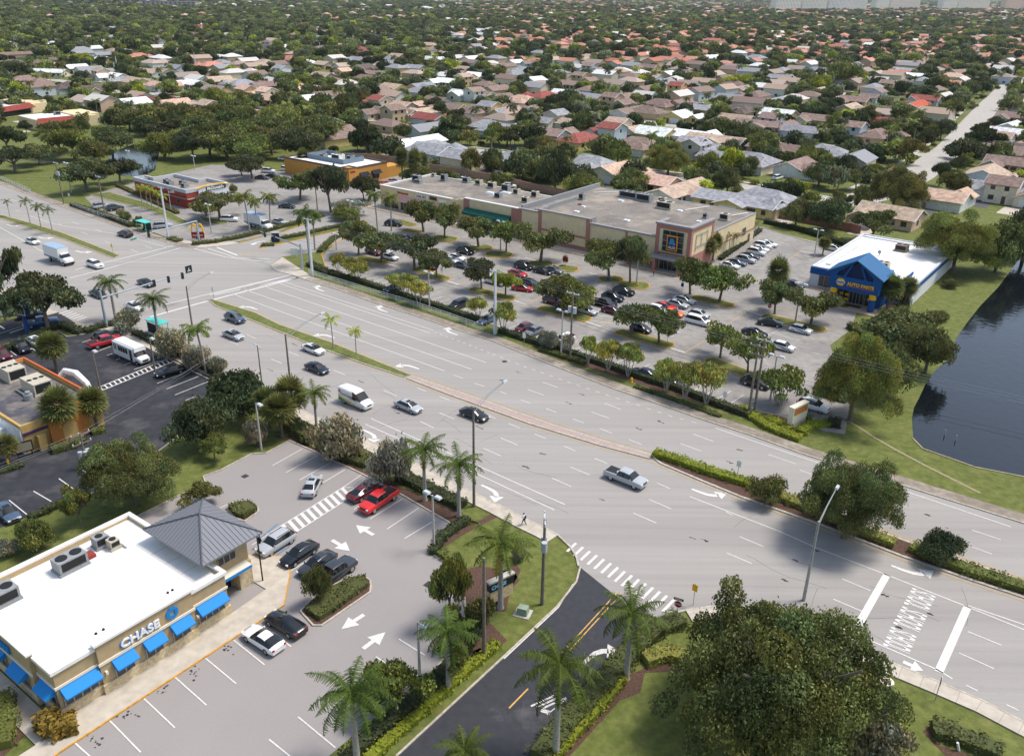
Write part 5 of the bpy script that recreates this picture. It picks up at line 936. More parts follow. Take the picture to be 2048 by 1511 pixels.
hvac(t, -30.5, 21.9, 6.98, 5.5, 2.2, 1.7, M_acg, 3, 0); hvac(t, -25.5, 21.2, 6.98, 4.2, 2.2, 1.9, M_acg, 4, 0); hvac(t, -17, 17, 6.98, 4.2, 2.4, 1.8, M_ac, 2, 0); hvac(t, -20.5, 22, 6.98, 1.8, 1.6, 1.5, M_ac, 1); hvac(t, 0, 16, 6.98, 2.2, 1.8, 1.6, M_ac, 1); hvac(t, -39, 11.5, 6.98, 1.3, 1.3, 1.6, M_acg, 1); hvac(t, -4.5, 14.5, 6.98, 1, 1, 1.2, M_acg, 1)
for i, (u, v, w) in enumerate(((-32.3, -1.1, 1.5), (-18, -.6, 1.6), (-12.9, 17, 1.5), (-30.1, 16.7, 1.6), (-34, 4.5, 1.2), (-4, 10, 1.4), (-1, 6, 1.2), (-36, 6, 1.0))):
    b = MB(); b.box(u-w/2, u+w/2, v-w*.4, v+w*.4, 6.98, 7.25, top=.12); part(t, 'roof_hatch' if i == 7 else 'skylight', b, mat('hatch_red', '8a3b32') if i == 7 else mat('skylight_white', 'd5dade', rough=.3))
b = MB(); b.tube([(-41, 20, 7.15), (-36, 26, 7.15)], .12, 5); b.tube([(-1, 18, 7.2), (1.5, 26, 7.2)], .12, 5); b.tube([(-12, 18, 7.2), (-9, 26, 7.2)], .12, 5); part(t, 'roof_pipe', b, M_white)
# --- strip shops ---
s = thing('strip_shops', 'low cream strip shop row with pink canopy, red signs and green awning end', 'building', A.w(-44.1, 0), A.a)
def sh(b): return b.xf(Matrix.Translation((44.1, 0, 0)))
b = MB(); b.box(-95, -67.7, -8.5, 13, 0, 5.7); b.box(-67.7, -63, -6, 13, 0, 5.7); b.box(-63, -44.12, -8.5, 13, 0, 5.9); b.box(-63, -44.4, -8.6, -8.0, 3, 7.1); b.box(-95, -67.7, -8.6, -8.1, 3.2, 6.2); b.add([(-67.7, -8.5, 0), (-65.5, -6.1, 0), (-65.5, -6.1, 6), (-67.7, -8.5, 6)], [(0, 1, 2, 3)]); part(s, 'wall', sh(b), M_cream)
b = MB(); b.box(-94.7, -68, -8, 12.7, 5.7, 5.78); b.box(-68, -63, -5.8, 12.7, 5.7, 5.77); b.box(-63, -44.5, -7.9, 12.7, 5.9, 5.98); part(s, 'roof', sh(b), M_groof)
b = MB(); b.box(-95.1, -67.5, -8.75, -8.0, 6.2, 6.35); b.box(-63.1, -44.3, -8.75, -7.9, 7.1, 7.3); b.box(-95.2, -94.6, -8.0, 13.1, 5.7, 6.2); b.box(-94.6, -44.2, 12.7, 13.1, 5.7, 6.0); part(s, 'coping', sh(b), mat('white_coping', 'd9d6d2', rough=.7))
b = MB(); b.box(-63.2, -61.4, -8.8, -8.62, 4.2, 7.1); b.box(-47.0, -44.5, -8.9, -8.62, 0, 7.1); part(s, 'brick_trim', sh(b), M_pink)
b = MB(); b.add([(-94.5, -8.62, 4.4), (-68.5, -8.62, 4.4), (-68.5, -9.9, 2.9), (-94.5, -9.9, 2.9), (-94.5, -8.62, 2.8), (-68.5, -8.62, 2.8)], [(0, 1, 2, 3), (3, 2, 5, 4), (0, 3, 4), (1, 5, 2)]); part(s, 'pink_canopy', sh(b), mat('pink_canopy', 'd3a397', rough=.8))
b = MB(); b.add([(-62.5, -8.82, 4.9), (-47.2, -8.82, 4.9), (-47.2, -10.4, 3.9), (-62.5, -10.4, 3.9), (-62.5, -8.82, 3.3), (-47.2, -8.82, 3.3), (-62.5, -10.4, 3.3), (-47.2, -10.4, 3.3)], [(0, 1, 2, 3), (3, 2, 7, 6), (0, 3, 6, 4), (1, 5, 7, 2), (4, 6, 7, 5)]); part(s, 'green_awning', sh(b), mat('green_awning', '115a4c', rough=.7))
for a0, a1 in ((-93.5, -88), (-87, -82), (-81, -76), (-75, -69.5), (-61.5, -55), (-54, -48)):
    w = MB(); w.box(a0, a1, -8.53, -8.51, .3, 2.7); part(s, 'shop_window', sh(w), M_win); w = MB()
    for i in range(5): x = a0+(a1-a0)*i/4; w.box(x-.05, x+.05, -8.6, -8.54, .2, 2.8)
    part(s, 'window_frame', sh(w), M_steel)
for txt_, u, sz, c in (('COIN LAUNDRY', -89, .85, mat('red_letters', 'b02a25', rough=.5)), ('NAIL BOUTIQUE', -80.5, .85, mat('grey_letters', '6f7478', rough=.5)), ('SALON', -71.5, .6, mat('blue_letters', '50628a', rough=.5))):
    pass
for u0, u1, z0, z1, c in ((-80.8, -76.2, 4.75, 5.75, 'e0dfdb'), (-72.2, -69.6, 4.75, 5.5, 'e8e6e0'), (-75.6, -73.0, 4.9, 5.8, '4a3a30')):
    b = MB(); b.box(u0, u1, -8.72, -8.61, z0, z1); part(s, 'shop_sign', sh(b), mat('sign_'+c, c, rough=.6))
text_on(s, 'sign_lettering', 'NAIL SPA', .8, mat('grey_letters', '3f4448', rough=.5), (-80.5+44.1, -8.76, 4.95), (PI/2, 0, 0), .02, .03, 1.1); text_on(s, 'sign_lettering', 'Chiropractic', .75, mat('red_letters', 'b02a25', rough=.5), (-88.2+44.1, -8.66, 4.9), (PI/2, 0, 0), .04, .03, 1.15)
for u, v, L, w, h in ((-92, 3.6, 2.6, 1.6, 1.8), (-90, 2.0, 2.2, 1.2, 1.0), (-86.5, 9.5, 1.7, 1.5, 1.9), (-80, 12, 2, 1.5, 1.5), (-75, 11.8, 1.8, 1.5, 1.5), (-69.5, 11, 2.2, 1.6, 1.7), (-64, 10.5, 2.4, 1.4, 1.9), (-60, 2, 1.9, 1.3, 1.5), (-59, 9, 1.6, 1.4, 1.6), (-53, 9.5, 1.8, 1.5, 1.7), (-51, 2.5, 1.9, 1.4, 1.6), (-93, 12, 1.2, 1.0, 1.0)): hvac(s, u+44.1, v, 5.8, L, w, h, M_ac if int(u) % 2 else M_acg, 1)
for u, v in ((-65, 5), (-62, 8)): b = MB(); b.box(u-1.6, u+1.6, v-.9, v+.9, 5.8, 6.25, top=.3); part(s, 'skylight', sh(b), mat('skylight_white', 'd5dade'))
sb = MB(); sb.prism([A.w(*p)[:2] for p in [(-101, -12), (6, -12.6), (6, -9), (-44, -8.5), (-101, -8.3)]], 0, .13); struct('shop_walkway', sb, M_walk); sb = MB(); strip(sb, [A.w(-101, -12), A.w(6, -12.6)], 0, -.16, 0, .14); struct('yellow_shop_kerb', sb, M_kerby)
# --- auto parts store ---
N = Frame(1621.5, 567.8, -37.5)
t = thing('auto_parts_store', 'blue and white auto parts store with white flat roof and gabled blue entrance', 'building', N.o, N.a)
b = MB(); b.box(0, 21, -1.4, 34, 0, 3.1); part(t, 'white_wall', b, mat('ribbed_white_wall', 'd4d6d8', rough=.8, wave=(1.2, 'Y', .18, .25)))
b = MB(); b.box(-.1, 21.1, -1.55, -1.0, 2.9, 4.3); b.box(20.9, 21.12, -1.0, 34, 3.0, 4.2); b.box(-.12, .1, -1, 3, 3.0, 4.3); part(t, 'blue_band', b, M_bblue)
b = MB(); b.box(.1, 20.9, -1.0, 33.9, 3.1, 4.0); part(t, 'roof', b, M_wroof)
b = MB(); ring(b, rect(-.1, 21.15, -1.0, 34.1), .5, 4.0, 4.42); b.box(1.5, 2.6, 3, 22, 4.0, 4.3); b.box(.6, 20.4, 32.2, 33.5, 4.0, 4.25); part(t, 'parapet', b, mat('pale_metal_coping', 'c9ccce', rough=.6, noise=.15, nscale=1))
b = MB(); b.box(6.9, 16.7, -7.4, -1.5, 3.4, 6.9); b.box(6.9, 7.8, -7.4, -1.5, 0, 3.4); b.box(15.8, 16.7, -7.4, -1.5, 0, 3.4); part(t, 'entrance_block', b, M_bblue)
b = MB()
fy = -10.6
def slab(b, pts, y0, y1): n = len(pts); b.add([(x, y0, z) for x, z in pts]+[(x, y1, z) for x, z in pts], [tuple(range(n)), tuple(range(2*n-1, n-1, -1))]+[(i, (i+1) % n, n+(i+1) % n, n+i) for i in range(n)])
slab(b, [(6.9, 3.6), (16.7, 3.6), (16.7, 6.3), (6.9, 6.3)], fy, fy+.5)
for pts in ([(6.9, 6.3), (8.3, 6.3), (8.3, 6.95), (11.0, 9.1), (11.8, 9.9), (6.5, 6.9)], [(16.7, 6.3), (15.3, 6.3), (15.3, 6.95), (12.6, 9.1), (11.8, 9.9), (17.1, 6.9)], [(9.5, 6.3), (9.9, 6.3), (11.1, 8.9), (10.7, 8.9)], [(14.1, 6.3), (13.7, 6.3), (12.5, 8.9), (12.9, 8.9)]): slab(b, pts, fy, fy+.35)
b.box(6.9, 7.3, fy+.5, -7.4, 3.6, 6.7); b.box(16.3, 16.7, fy+.5, -7.4, 3.6, 6.7); part(t, 'gable_front', b, M_bblue)
b = MB(); slab(b, [(8.3, 6.35), (15.3, 6.35), (15.3, 6.9), (11.8, 9.5), (8.3, 6.9)], fy+.45, fy+.5); part(t, 'gable_recess', b, mat('dark_navy', '0a2550', rough=.6))
b = MB(); 
for sgn in (-1, 1):
    n_ = 26
    b.add([(11.8, fy-.5, 10.15), (11.8+sgn*5.6, fy-.5, 6.95), (11.8+sgn*5.6, -3.5, 6.95), (11.8, -3.5, 10.15), (11.8, fy-.5, 9.95), (11.8+sgn*5.6, fy-.5, 6.75), (11.8+sgn*5.6, -3.5, 6.75), (11.8, -3.5, 9.95)], [(0, 1, 2, 3), (4, 7, 6, 5), (0, 4, 5, 1), (1, 5, 6, 2), (2, 6, 7, 3)])
rf = part(t, 'gable_roof', b, M_broof); b = MB()
for i in range(20):
    y = fy-.4+i*.36
    for sgn in (-1, 1): b.tube([(11.8, y, 10.17), (11.8+sgn*5.6, y, 6.97)], .035, 4, cap=False)
ob('roof_rib', b.mesh('roof_rib', mat('rib_blue', '5c8db8', rough=.5)), rf)
b = MB(); slab(b, [(7.0, 4.2), (16.6, 4.2), (16.6, 7.0), (11.8, 9.8), (7.0, 7.0)], -3.8, -3.6); part(t, 'gable_back', b, M_bblue)
b = MB(); b.cyl(8.0, -10.2, 0, 3.6, .62, n=18); b.cyl(15.7, -10.2, 0, 3.6, .62, n=18); part(t, 'column', b, M_bblue, smooth=True); b = MB(); b.cyl(8.0, -10.2, 2.7, 3.7, .68, n=18); b.cyl(15.7, -10.2, 2.7, 3.7, .68, n=18); part(t, 'column_band', b, M_gold, smooth=True)
windows(t, 0, 7.9, 15.7, .1, 3.4, 7, -6.9, 'storefront'); b = MB(); b.box(7.8, 15.8, -6.88, -6.8, 0, 3.4); part(t, 'storefront_wall', b, M_steel)
windows(t, 0, 10.4, 13.2, .1, 2.4, 4, -7.0, 'entrance_door'); windows(t, 0, 2.0, 6.6, .5, 2.8, 4, -1.45, 'side_window'); windows(t, 0, 17.2, 20.6, .6, 2.8, 4, -1.45, 'side_window')
b = MB()
for u, z, w in ((8.2, .4, .9), (9.4, .4, .9), (14.0, 1.2, .7), (8.4, 1.5, .7), (9.5, 1.4, .8), (14.6, .5, .6)): b.box(u, u+w, -7.1, -7.0, z, z+.5)
part(t, 'window_poster', b, M_gold)
b = MB(); b.add([(9.2+.95*math.cos(k*PI/3), fy-.12, 5.1+.85*math.sin(k*PI/3)) for k in range(6)]+[(9.2+.95*math.cos(k*PI/3), fy-.01, 5.1+.85*math.sin(k*PI/3)) for k in range(6)], [tuple(range(6))]+[(i, (i+1) % 6, 6+(i+1) % 6, 6+i) for i in range(6)]); part(t, 'hexagon_sign', b, M_gold)
b = MB(); b.box(8.45, 9.95, fy-.15, fy-.125, 4.75, 5.45); part(t, 'sign_panel', b, M_white); text_on(t, 'sign_lettering', 'NAPA', .58, mat('sign_blue', '123f86'), (9.2, fy-.18, 4.88), (PI/2, 0, 0), .01, .02, 1, 'CENTER')
o = text_on(t, 'sign_lettering', 'AUTO PARTS', .9, M_gold, (10.5, fy-.08, 4.75), (PI/2, 0, 0), .06, .035, .98)
b = MB(); b.box(10.4, 15.9, fy-.05, fy-.01, 4.45, 4.55); part(t, 'sign_underline', b, mat('sign_red', 'd2432a'))
hvac(t, 11.3, 25.5, 4.0, 2.6, 2.2, 1.5, mat('hvac_brown', '8d7c6a', rough=.8), 2); hvac(t, 12.2, 8.0, 4.0, 2.4, 2.0, 1.6, M_ac, 2)
b = MB(); b.box(18.2, 18.5, -.5, 8, 4.0, 4.6); part(t, 'roof_screen', b, M_bblue); b = MB(); b.cyl(8.5, 18, 4, 4.8, .1); b.disc_y(8.5, 17.7, 17.8, 4.9, .4); part(t, 'satellite_dish', b, M_acg)
b = MB(); b.box(10.5, 13.5, -9.6, -8.3, .14, .16); part(t, 'door_mat', b, M_black)
sb = MB(); sb.prism([N.w(*p)[:2] for p in [(6.5, -12.3), (18.5, -12.3), (18.5, -1.4), (0, -1.4), (0, -3), (6.5, -4)]], 0, .12); struct('store_forecourt', sb, mat('paved_forecourt', 'b79c87', rough=.9, noise=.15, nscale=.8))
# --- taco restaurant ---
T = Frame(174.7, 873.1, -37.5)
t = thing('taco_restaurant', 'tan and orange restaurant with grey flat roof and two large rooftop air units', 'building', T.o, T.a)
b = MB(); b.box(-24, -1.5, -7.5, 3.4, 0, 3.7); part(t, 'wall', b, M_ochre); b = MB(); b.box(-24, -1.6, -7.75, -7.5, 0, 3.7); b.box(-24, -6, -11.5, -7.75, 0, 2.6); part(t, 'white_side_wall', b, M_white)
b = MB(); b.box(-23.7, -1.9, -7.2, 3.1, 3.7, 3.75); part(t, 'roof', b, mat('weathered_roof', '6f6a66', rough=1, noise=.3, nscale=.4, stains=[(.1, .7, .5, .56, '3f4250')]))
b = MB(); ring(b, rect(-24, -1.5, -7.6, 3.4), .35, 3.7, 4.2); part(t, 'parapet', b, M_ochre)
b = MB(); b.tube([(-24, 3.3, 4.3), (-1.6, 3.3, 4.3)], .2, 8); b.tube([(-24, 3.3, 4.3), (-24, 0, 4.3), (-24, -.5, 4.0)], .2, 8); part(t, 'orange_roof_tile', b, mat('orange_tile', 'c96a3c', rough=.8, noise=.15, nscale=2), smooth=True)
b = MB(); b.box(-1.5, -.9, -4.2, 1.0, 0, 4.3); slab2 = [(-4.2, 4.3), (1.0, 4.3), (.4, 5.0), (-1.0, 5.6), (-2.2, 5.6), (-3.6, 5.0)]; b.add([(-1.5, y, z) for y, z in slab2]+[(-.9, y, z) for y, z in slab2], [tuple(range(6)), tuple(range(11, 5, -1))]+[(i, (i+1) % 6, 6+(i+1) % 6, 6+i) for i in range(6)]); part(t, 'orange_gable', b, M_org)
b = MB(); b.box(-.9, -.85, -2.6, -.6, 0, 2.2); b.add([(-.85, -2.6+i/8*2, 2.2+.7*math.sin(PI*i/8)) for i in range(9)], [tuple(range(9))]); part(t, 'arched_panel', b, M_ochre)
b = MB(); b.box(-1.45, -1.3, -7.5, -4.2, 2.9, 3.1); b.box(-1.48, -1.35, -7.5, -4.2, 2.7, 2.78); part(t, 'purple_trim', b, mat('purple_trim', '4a2a5a')); b = MB(); b.box(-1.5, -.7, -6.0, -5.0, 0, 2.3); part(t, 'pilaster', b, M_ochre)
hvac(t, -19.3, -.6, 3.75, 2.6, 4.2, 1.9, M_ac, 3, 90); hvac(t, -11.8, -.4, 3.75, 2.6, 4.2, 1.9, M_ac, 3, 90); b = MB(); b.cyl(-9.8, -2.6, 3.75, 4.6, .6); b.cyl(-9.8, -2.6, 4.6, 5, .35); b.box(-8, -7, 0, 1, 3.75, 4.3); b.box(-6.5, -5.5, 0, 1, 3.75, 4.2); b.tube([(-14, -2.5, 4), (-9.8, -2.6, 4.2)], .12, 6); part(t, 'exhaust_fan', b, M_acg)
b = MB(); b.tube([(-15, 4.2, 3.2), (-14.6, 5.0, 4.2), (-12, 5.4, 4.4), (-9.5, 5.6, 3.4), (-8.5, 5.6, 2.2)], [.5, .5, .55, .45, .35], 8); part(t, 'sculpted_awning', b, M_white, smooth=True)
b = MB(); b.disc_y(-22, 1.0, 1.1, 4.7, .7); part(t, 'satellite_dish', b, M_white)
# --- burger restaurant ---
Mf = Frame(369.7, 414.6, -37.5)
t = thing('burger_restaurant', 'red brick burger restaurant with grey parapet and yellow arch over white sign wall', 'building', Mf.o, Mf.a)
fp = [(-25, -.2), (2, -.2), (2, 13.5), (-8, 13.5), (-8, 10.6), (-20.5, 10.6), (-20.5, 3.6), (-25, 3.6)]
b = MB(); b.prism(fp, 0, 3.3); part(t, 'brick_wall', b, M_redb); b = MB(); b.prism(fp, 3.3, 4.3); part(t, 'brick_upper_wall', b, M_redb)
b = MB(); ring(b, [(x+(.12 if x > 0 else -.12), y+(.12 if y > 3 else -.12)) for x, y in fp], .5, 4.25, 5.3); part(t, 'parapet', b, mat('pale_grey_panel', 'b9bcc0', rough=.6))
b = MB(); b.prism([(x*.98, y*.97+.1) for x, y in fp], 4.3, 4.36); part(t, 'roof', b, M_groof)
b = MB(); b.box(2.0, 2.35, 3.6, 13.4, 1.0, 5.35); part(t, 'white_sign_wall', b, mat('white_panel', 'd4d8da', rough=.6))
b = MB(); b.tube([(2.5, 2.6+i/12*11.2, 5.0+1.0*math.sin(PI*(.12+.8*i/12))-.3) for i in range(13)], .16, 6); part(t, 'yellow_arch', b, M_gold, smooth=True)
text_on(t, 'sign_lettering', "McDonald's", 1.15, M_white, (2.52, 6.3, 4.2), (PI/2, 0, PI/2), .06, .035, 1.0); b = MB(); b.box(2.38, 2.44, 6.0, 12.6, 4.0, 5.1); part(t, 'sign_panel', b, mat('dark_panel', '4a4c4e'))
b = MB(); b.box(-24, 1.8, -.7, -.2, 2.6, 2.75); b.box(2.0, 2.9, -.3, 3.4, 2.5, 2.7); part(t, 'wall_canopy', b, M_cop)
for u in (-22, -18, -14, -8, -3): windows(t, 0, u, u+1.1, 1.0, 2.1, 1, -.2)
for u, v in ((-14, 4), (-11, 3), (-9, 6), (-5, 4)): hvac(t, u, v, 4.36, 1.8, 1.5, 1.2, M_acg, 1)
b = MB(); b.box(-24.8, -22.5, 1.2, 3.4, 4.4, 4.9); part(t, 'roof_box', b, M_acg)
# --- golden restaurant ---
Y = Frame(699.8, 373.1, -37.5)
t = thing('golden_restaurant', 'golden yellow restaurant with black awnings and white roof', 'building', Y.o, Y.a)
b = MB(); b.box(-32, -.3, 0, 17, 0, 5.1); b.box(-3.5, .3, -.3, 3.2, 0, 5.5); b.box(-6, -.8, 17, 24, 0, 3.6); part(t, 'wall', b, M_yelw)
b = MB(); b.box(-31.6, -.7, .4, 16.6, 5.1, 5.16); part(t, 'roof', b, M_wroof); b = MB(); ring(b, rect(-32.1, -.2, -.1, 17.1), .4, 5.1, 5.6); ring(b, rect(-3.6, .4, -.4, 3.3), .4, 5.5, 5.8); part(t, 'dark_coping', b, mat('brown_coping', '5d5048'))
b = MB(); ring(b, rect(-26, -8, 5, 14), .25, 5.16, 6.7); part(t, 'roof_screen', b, mat('slate_panel', '6f7f8d')); hvac(t, -15, 9, 5.16, 4, 2.6, 2.1, M_white, 2); hvac(t, -11, 11, 5.16, 2, 2, 1.8, M_acg, 1); hvac(t, -21, 8, 5.16, 2, 2, 1.6, M_acg, 1)
for v in (4.6, 9.8):
    b = MB(); b.add([(-.28, v, 3.6), (-.28, v+3.9, 3.6), (1.0, v+3.9, 2.5), (1.0, v, 2.5), (-.28, v, 2.4), (-.28, v+3.9, 2.4)], [(0, 1, 2, 3), (3, 2, 5, 4), (0, 3, 4), (1, 5, 2)]); part(t, 'black_awning', b, mat('navy_awning', '161a26')); windows(t, 0, v+.4, v+3.4, .9, 2.4, 2, -.3, axis='v', sgn=1)
text_on(t, 'sign_lettering', 'PASTA', .8, mat('red_letters', 'b02a25'), (.36, .3, 4.2), (PI/2, 0, PI/2), .04, .03, .9)
b = MB(); b.box(.31, .36, .9, 2.2, 0, 2.4); part(t, 'doorway', b, M_black)
# --- plaza with red mansards, upper left ---
M_mans = mat('red_mansard', '8a4038', rough=.9, noise=.2, nscale=.6)
for (p0, p1, dep, lab) in (((78, 262), (197, 250), 20, 'white roofed plaza building with red mansard edge, nearer of two at far left'), ((0, 238), (97, 222), 22, 'white roofed plaza building with red mansard, farther of two at far left')):
    a = G(*p0); c = G(*p1); L = (c-a).length; ang_ = math.degrees(math.atan2(c.y-a.y, c.x-a.x)); F = Frame(p0[0], p0[1], ang_); t = thing('plaza_building', lab, 'building', F.o, F.a, 'plaza buildings')
    b = MB(); b.box(0, L, 0, dep, 0, 4.4); b.box(L-9, L+2, 2, dep, 0, 5.0); part(t, 'wall', b, M_cream); b = MB(); b.box(.4, L-9.2, .4, dep-.4, 4.4, 4.5); part(t, 'roof', b, M_wroof)
    b = MB(); b.add([(-.5, -1.5, 3.0), (L-9, -1.5, 3.0), (L-10, .5, 5.0), (.5, .5, 5.0), (-.5, -1.5, 2.9), (L-9, -1.5, 2.9), (L-10, 1.2, 4.4), (.5, 1.2, 4.4)], [(0, 1, 2, 3), (2, 3, 7, 6), (0, 4, 5, 1)]); part(t, 'red_mansard', b, M_mans)
    b = MB(); b.box(1, L-11, -.02, -.01, .4, 2.6); part(t, 'shop_glazing', b, M_win); hvac(t, L*.5, dep*.5, 4.5, 2.4, 1.8, 1.5, M_acg, 1)
# --- garden wall behind the shops ---
def wall_line(pts, h, w, m, label, name='garden_wall', cat='wall', cap=True):
    P = W3(pts); t = thing(name, label, cat, P[0]); b = MB(); pc = MB(); Q = [p-P[0] for p in P]; strip(b, Q, -w/2, w/2, 0, h); part(t, 'panels', b, m)
    for i in range(len(Q)-1):
        d = Q[i+1]-Q[i]; n = max(1, int(d.length/4))
        for k in range(n): p = Q[i]+d*k/n; pc.box(p.x-.22, p.x+.22, p.y-.22, p.y+.22, 0, h+.15)
    part(t, 'piers', pc, m)
M_gw = mat('pink_garden_wall', 'a68475', rough=.9, noise=.2, nscale=.8)
wall_line([(655, 318), (760, 322), (880, 345), (1000, 365), (1060, 381), (1140, 396), (1200, 410)], 2.4, .2, M_gw, 'pinkish garden wall behind the strip shops'); wall_line([(1525, 430), (1600, 444), (1700, 463), (1720, 468)], 2.2, .2, mat('brown_garden_wall', '9c6d5c', rough=.9, noise=.2, nscale=.8), 'reddish garden wall left of the parts store roof')
# ---------------- poles, lamps, signs, people ----------------
M_cpole = mat('concrete_pole', 'b4b0aa', rough=.85, noise=.12, nscale=2)
def street_lamp(bx_, by_, ty, arm, L, label, wood=True):
    """arm: heading of the arm"""
    g = G(bx_, by_); h = hgt(bx_, by_, ty); t = thing('street_lamp', label, 'street lamp', g, R(arm), 'tall street lamps')
    b = MB(); b.tube([(0, 0, 0), (0, 0, h)], [.19, .12], 10); part(t, 'pole', b, M_wood if wood else M_steel, smooth=True)
    b = MB(); b.tube([(0, 0, h-.7), (L*.5, 0, h+.5), (L, 0, h+1.2)], .045, 6); b.tube([(0, 0, h-.1), (L*.5, 0, h+.75), (L, 0, h+1.25)], .035, 6); part(t, 'arm', b, M_steel)
    b = MB(); b.box(L-.1, L+.75, -.17, .17, h+1.12, h+1.34, top=.06); part(t, 'lamp_head', b, mat('lamp_grey', 'b9bec2', rough=.5))
for a in ((588, 835, 668, 52, 6.5, 'tall lamp pole with long arm over road beside sabal palms, left of delivery van'), (948, 1012, 814, 52, 5.5, 'tall lamp pole with arm over road beside two royal palms'), (387, 668, 572, 52, 5, 'tall lamp pole with arm over the junction, left of the median tip'), (1607, 1200, 1042, 55, 5.2, 'bent silver lamp pole reaching over road by the big right tree')):
    street_lamp(*a, wood=a[0] != 1607)
def lot_lamp(bx_, by_, ty, n, label, hd=-38, wood=False):
    g = G(bx_, by_); h = hgt(bx_, by_, ty); t = thing('car_park_lamp', label, 'lamp post', g, R(hd), 'car park lamps')
    b = MB(); b.tube([(0, 0, 0), (0, 0, h)], [.16, .1], 9); part(t, 'pole', b, M_cpole if not wood else M_wood, smooth=True); b = MB()
    if n == 2: b.box(-.9, .9, -.04, .04, h-.12, h-.02)
    part(t, 'bracket', b if n == 2 else bx(-.1, .5, -.04, .04, h-.1, h), M_steel)
    for s in ((-1, 1) if n == 2 else (1,)): b = MB(); b.box(s*.85-.42, s*.85+.42, -.3, .3, h-.02, h+.2, top=.08); part(t, 'lamp_head', b, mat('lamp_grey', 'b9bec2', rough=.5))
for a in ((868, 1098, 990, 2, 'short concrete lamp post at corner of the bank car park beside hedge'), (840, 1360, 1243, 1, 'short concrete lamp post behind the royal palm by the bank car park'), (523, 900, 806, 1, 'slim leaning concrete pole at the silver shrub, top corner of bank lawn'), (859, 615, 545, 2, 'concrete lamp post at the hedge by yellow green trees'), (673, 500, 468, 2, 'lamp post left of the leftmost lot island'), (1122, 712, 622, 2, 'concrete lamp post behind silver leaved trees'), (1001, 500, 443, 2, 'lamp post in the island before the green awning'), (1273, 568, 499, 2, 'lamp post on the hydrant island'), (1628, 515, 460, 2, 'lamp post by the white roof left of parts store'), (1590, 645, 568, 2, 'lamp post before the parts store, beside tree'), (423, 467, 409, 2, 'twin headed lamp post in burger restaurant car park'), (1540, 800, 712, 2, 'lamp post beside the wooden utility poles'),
    (143, 385, 326, 2, 'lamp post at far left beyond the fence'), (260, 335, 302, 2, 'lamp post near the small pond'), (390, 340, 312, 2, 'lamp post above the burger restaurant'), (492, 330, 310, 2, 'lamp post left of golden restaurant'), (201, 870-90, 700, 1, 'timber lamp pole standing in the dark lot left of the ladder crosswalk'), (311, 745, 675, 1, 'timber lamp pole by the shuttle bus bonnet'), (702, 450, 402, 2, 'lamp post behind the round pale tree'), (1115, 430, 395, 1, 'lamp post behind the supermarket')):
    lot_lamp(*a[:5], wood='timber' in a[4])
WT = []
def upole(bx_, by_, ty, hd, label, kind='wood', trans=0, arms=1, r=.17, dbl=False):
    g = G(bx_, by_); h = hgt(bx_, by_, ty); t = thing('utility_pole', label, 'utility pole', g, R(hd), 'utility poles')
    b = MB(); m = M_wood if kind == 'wood' else mat('pale_concrete_pole', 'c9ccd0', rough=.8)
    if kind == 'wood': b.tube([(0, 0, 0), (0, 0, h)], [r*1.25, r*.8], 10)
    else: b.box(-.24, .24, -.24, .24, 0, h, top=.1)
    part(t, 'pole', b, m, smooth=kind == 'wood')
    for k in range(arms):
        z = h-.25-k*1.3; b = MB(); b.box(-.06, .06, -1.3, 1.3, z, z+.13); part(t, 'crossarm', b, mat('pale_arm', 'bfc4c8', rough=.6) if kind != 'wood' or arms == 1 else M_wood)
        for y in (-1.15, -.2, 1.15): b = MB(); b.cyl(0, y, z+.13, z+.36, .07, n=8); part(t, 'insulator', b, M_white)
    for k in range(trans):
        y = (-.5, .5, .0)[k]; x = (0, 0, .5)[k]; b = MB(); b.cyl(x, y, h-3.6, h-2.5, .3, n=12); part(t, 'transformer', b, mat('transformer_grey', 'aeb4b8', rough=.6), smooth=True)
    WT.append((bx_, by_, g, h, hd)); return t, g, h
p1 = upole(625, 552, 437, 52, 'tall square concrete utility pole at the road corner by the railing', 'conc'); p2 = upole(990, 668, 541, 52, 'tall square concrete utility pole by the railing end', 'conc'); p3 = upole(1140, 717, 585, 52, 'vine grown timber pole with crossarm beside silver leaved trees', trans=2)
p4 = upole(1497, 828, 690, 52, 'timber utility pole, left of the pair beside brick sign bed', arms=2); p5 = upole(1508, 825, 678, 52, 'timber utility pole, right of the pair beside brick sign bed', arms=1, dbl=True); p0 = upole(337, 475, 374, 52, 'tall concrete utility pole beside the turquoise shelter', 'conc')
pm1 = upole(211, 434, 352, 52, 'timber utility pole at the roadside fence, left of the bus shelter'); pm2 = upole(128, 408, 325, 52, 'timber utility pole with transformers at far left', trans=2)
pA = upole(1084, 1208, 1036, 0, 'timber utility pole with two grey transformers on the corner lawn', trans=2, arms=1); pB = upole(175, 935, 866, -38, 'timber utility pole with transformers at the taco restaurant drive', trans=3, arms=2, r=.14)
pC = upole(968, 1312, 1115, 52, 'thick timber pole in front of the bank sign', arms=0)
b_ = upole(524, 768, 690, 40, 'thin grey pole with small crossbar in the roadside trees', arms=1, r=.1)
def wire(P0, P1, sag, r=.012, name='overhead_wire', label='', group='overhead wires', pts=None, color=None):
    P = pts or [P0, P1]; b = MB(); o = P[0]; Q = []
    for i in range(len(P)-1):
        a, c = P[i]-o, P[i+1]-o; L = (c-a).length
        for k in range(15): s = k/14; Q.append(a.lerp(c, s)-Vector((0, 0, sag*4*s*(1-s)*(L/50)**1.4)))
    b.tube(Q, r, 4, cap=False); ob_ = ob(name, b.mesh(name, mat('wire_'+(color or '8d9194'), color or '8d9194', rough=.5, metal=.2)), None, o); tag(ob_, label, 'wire', group)
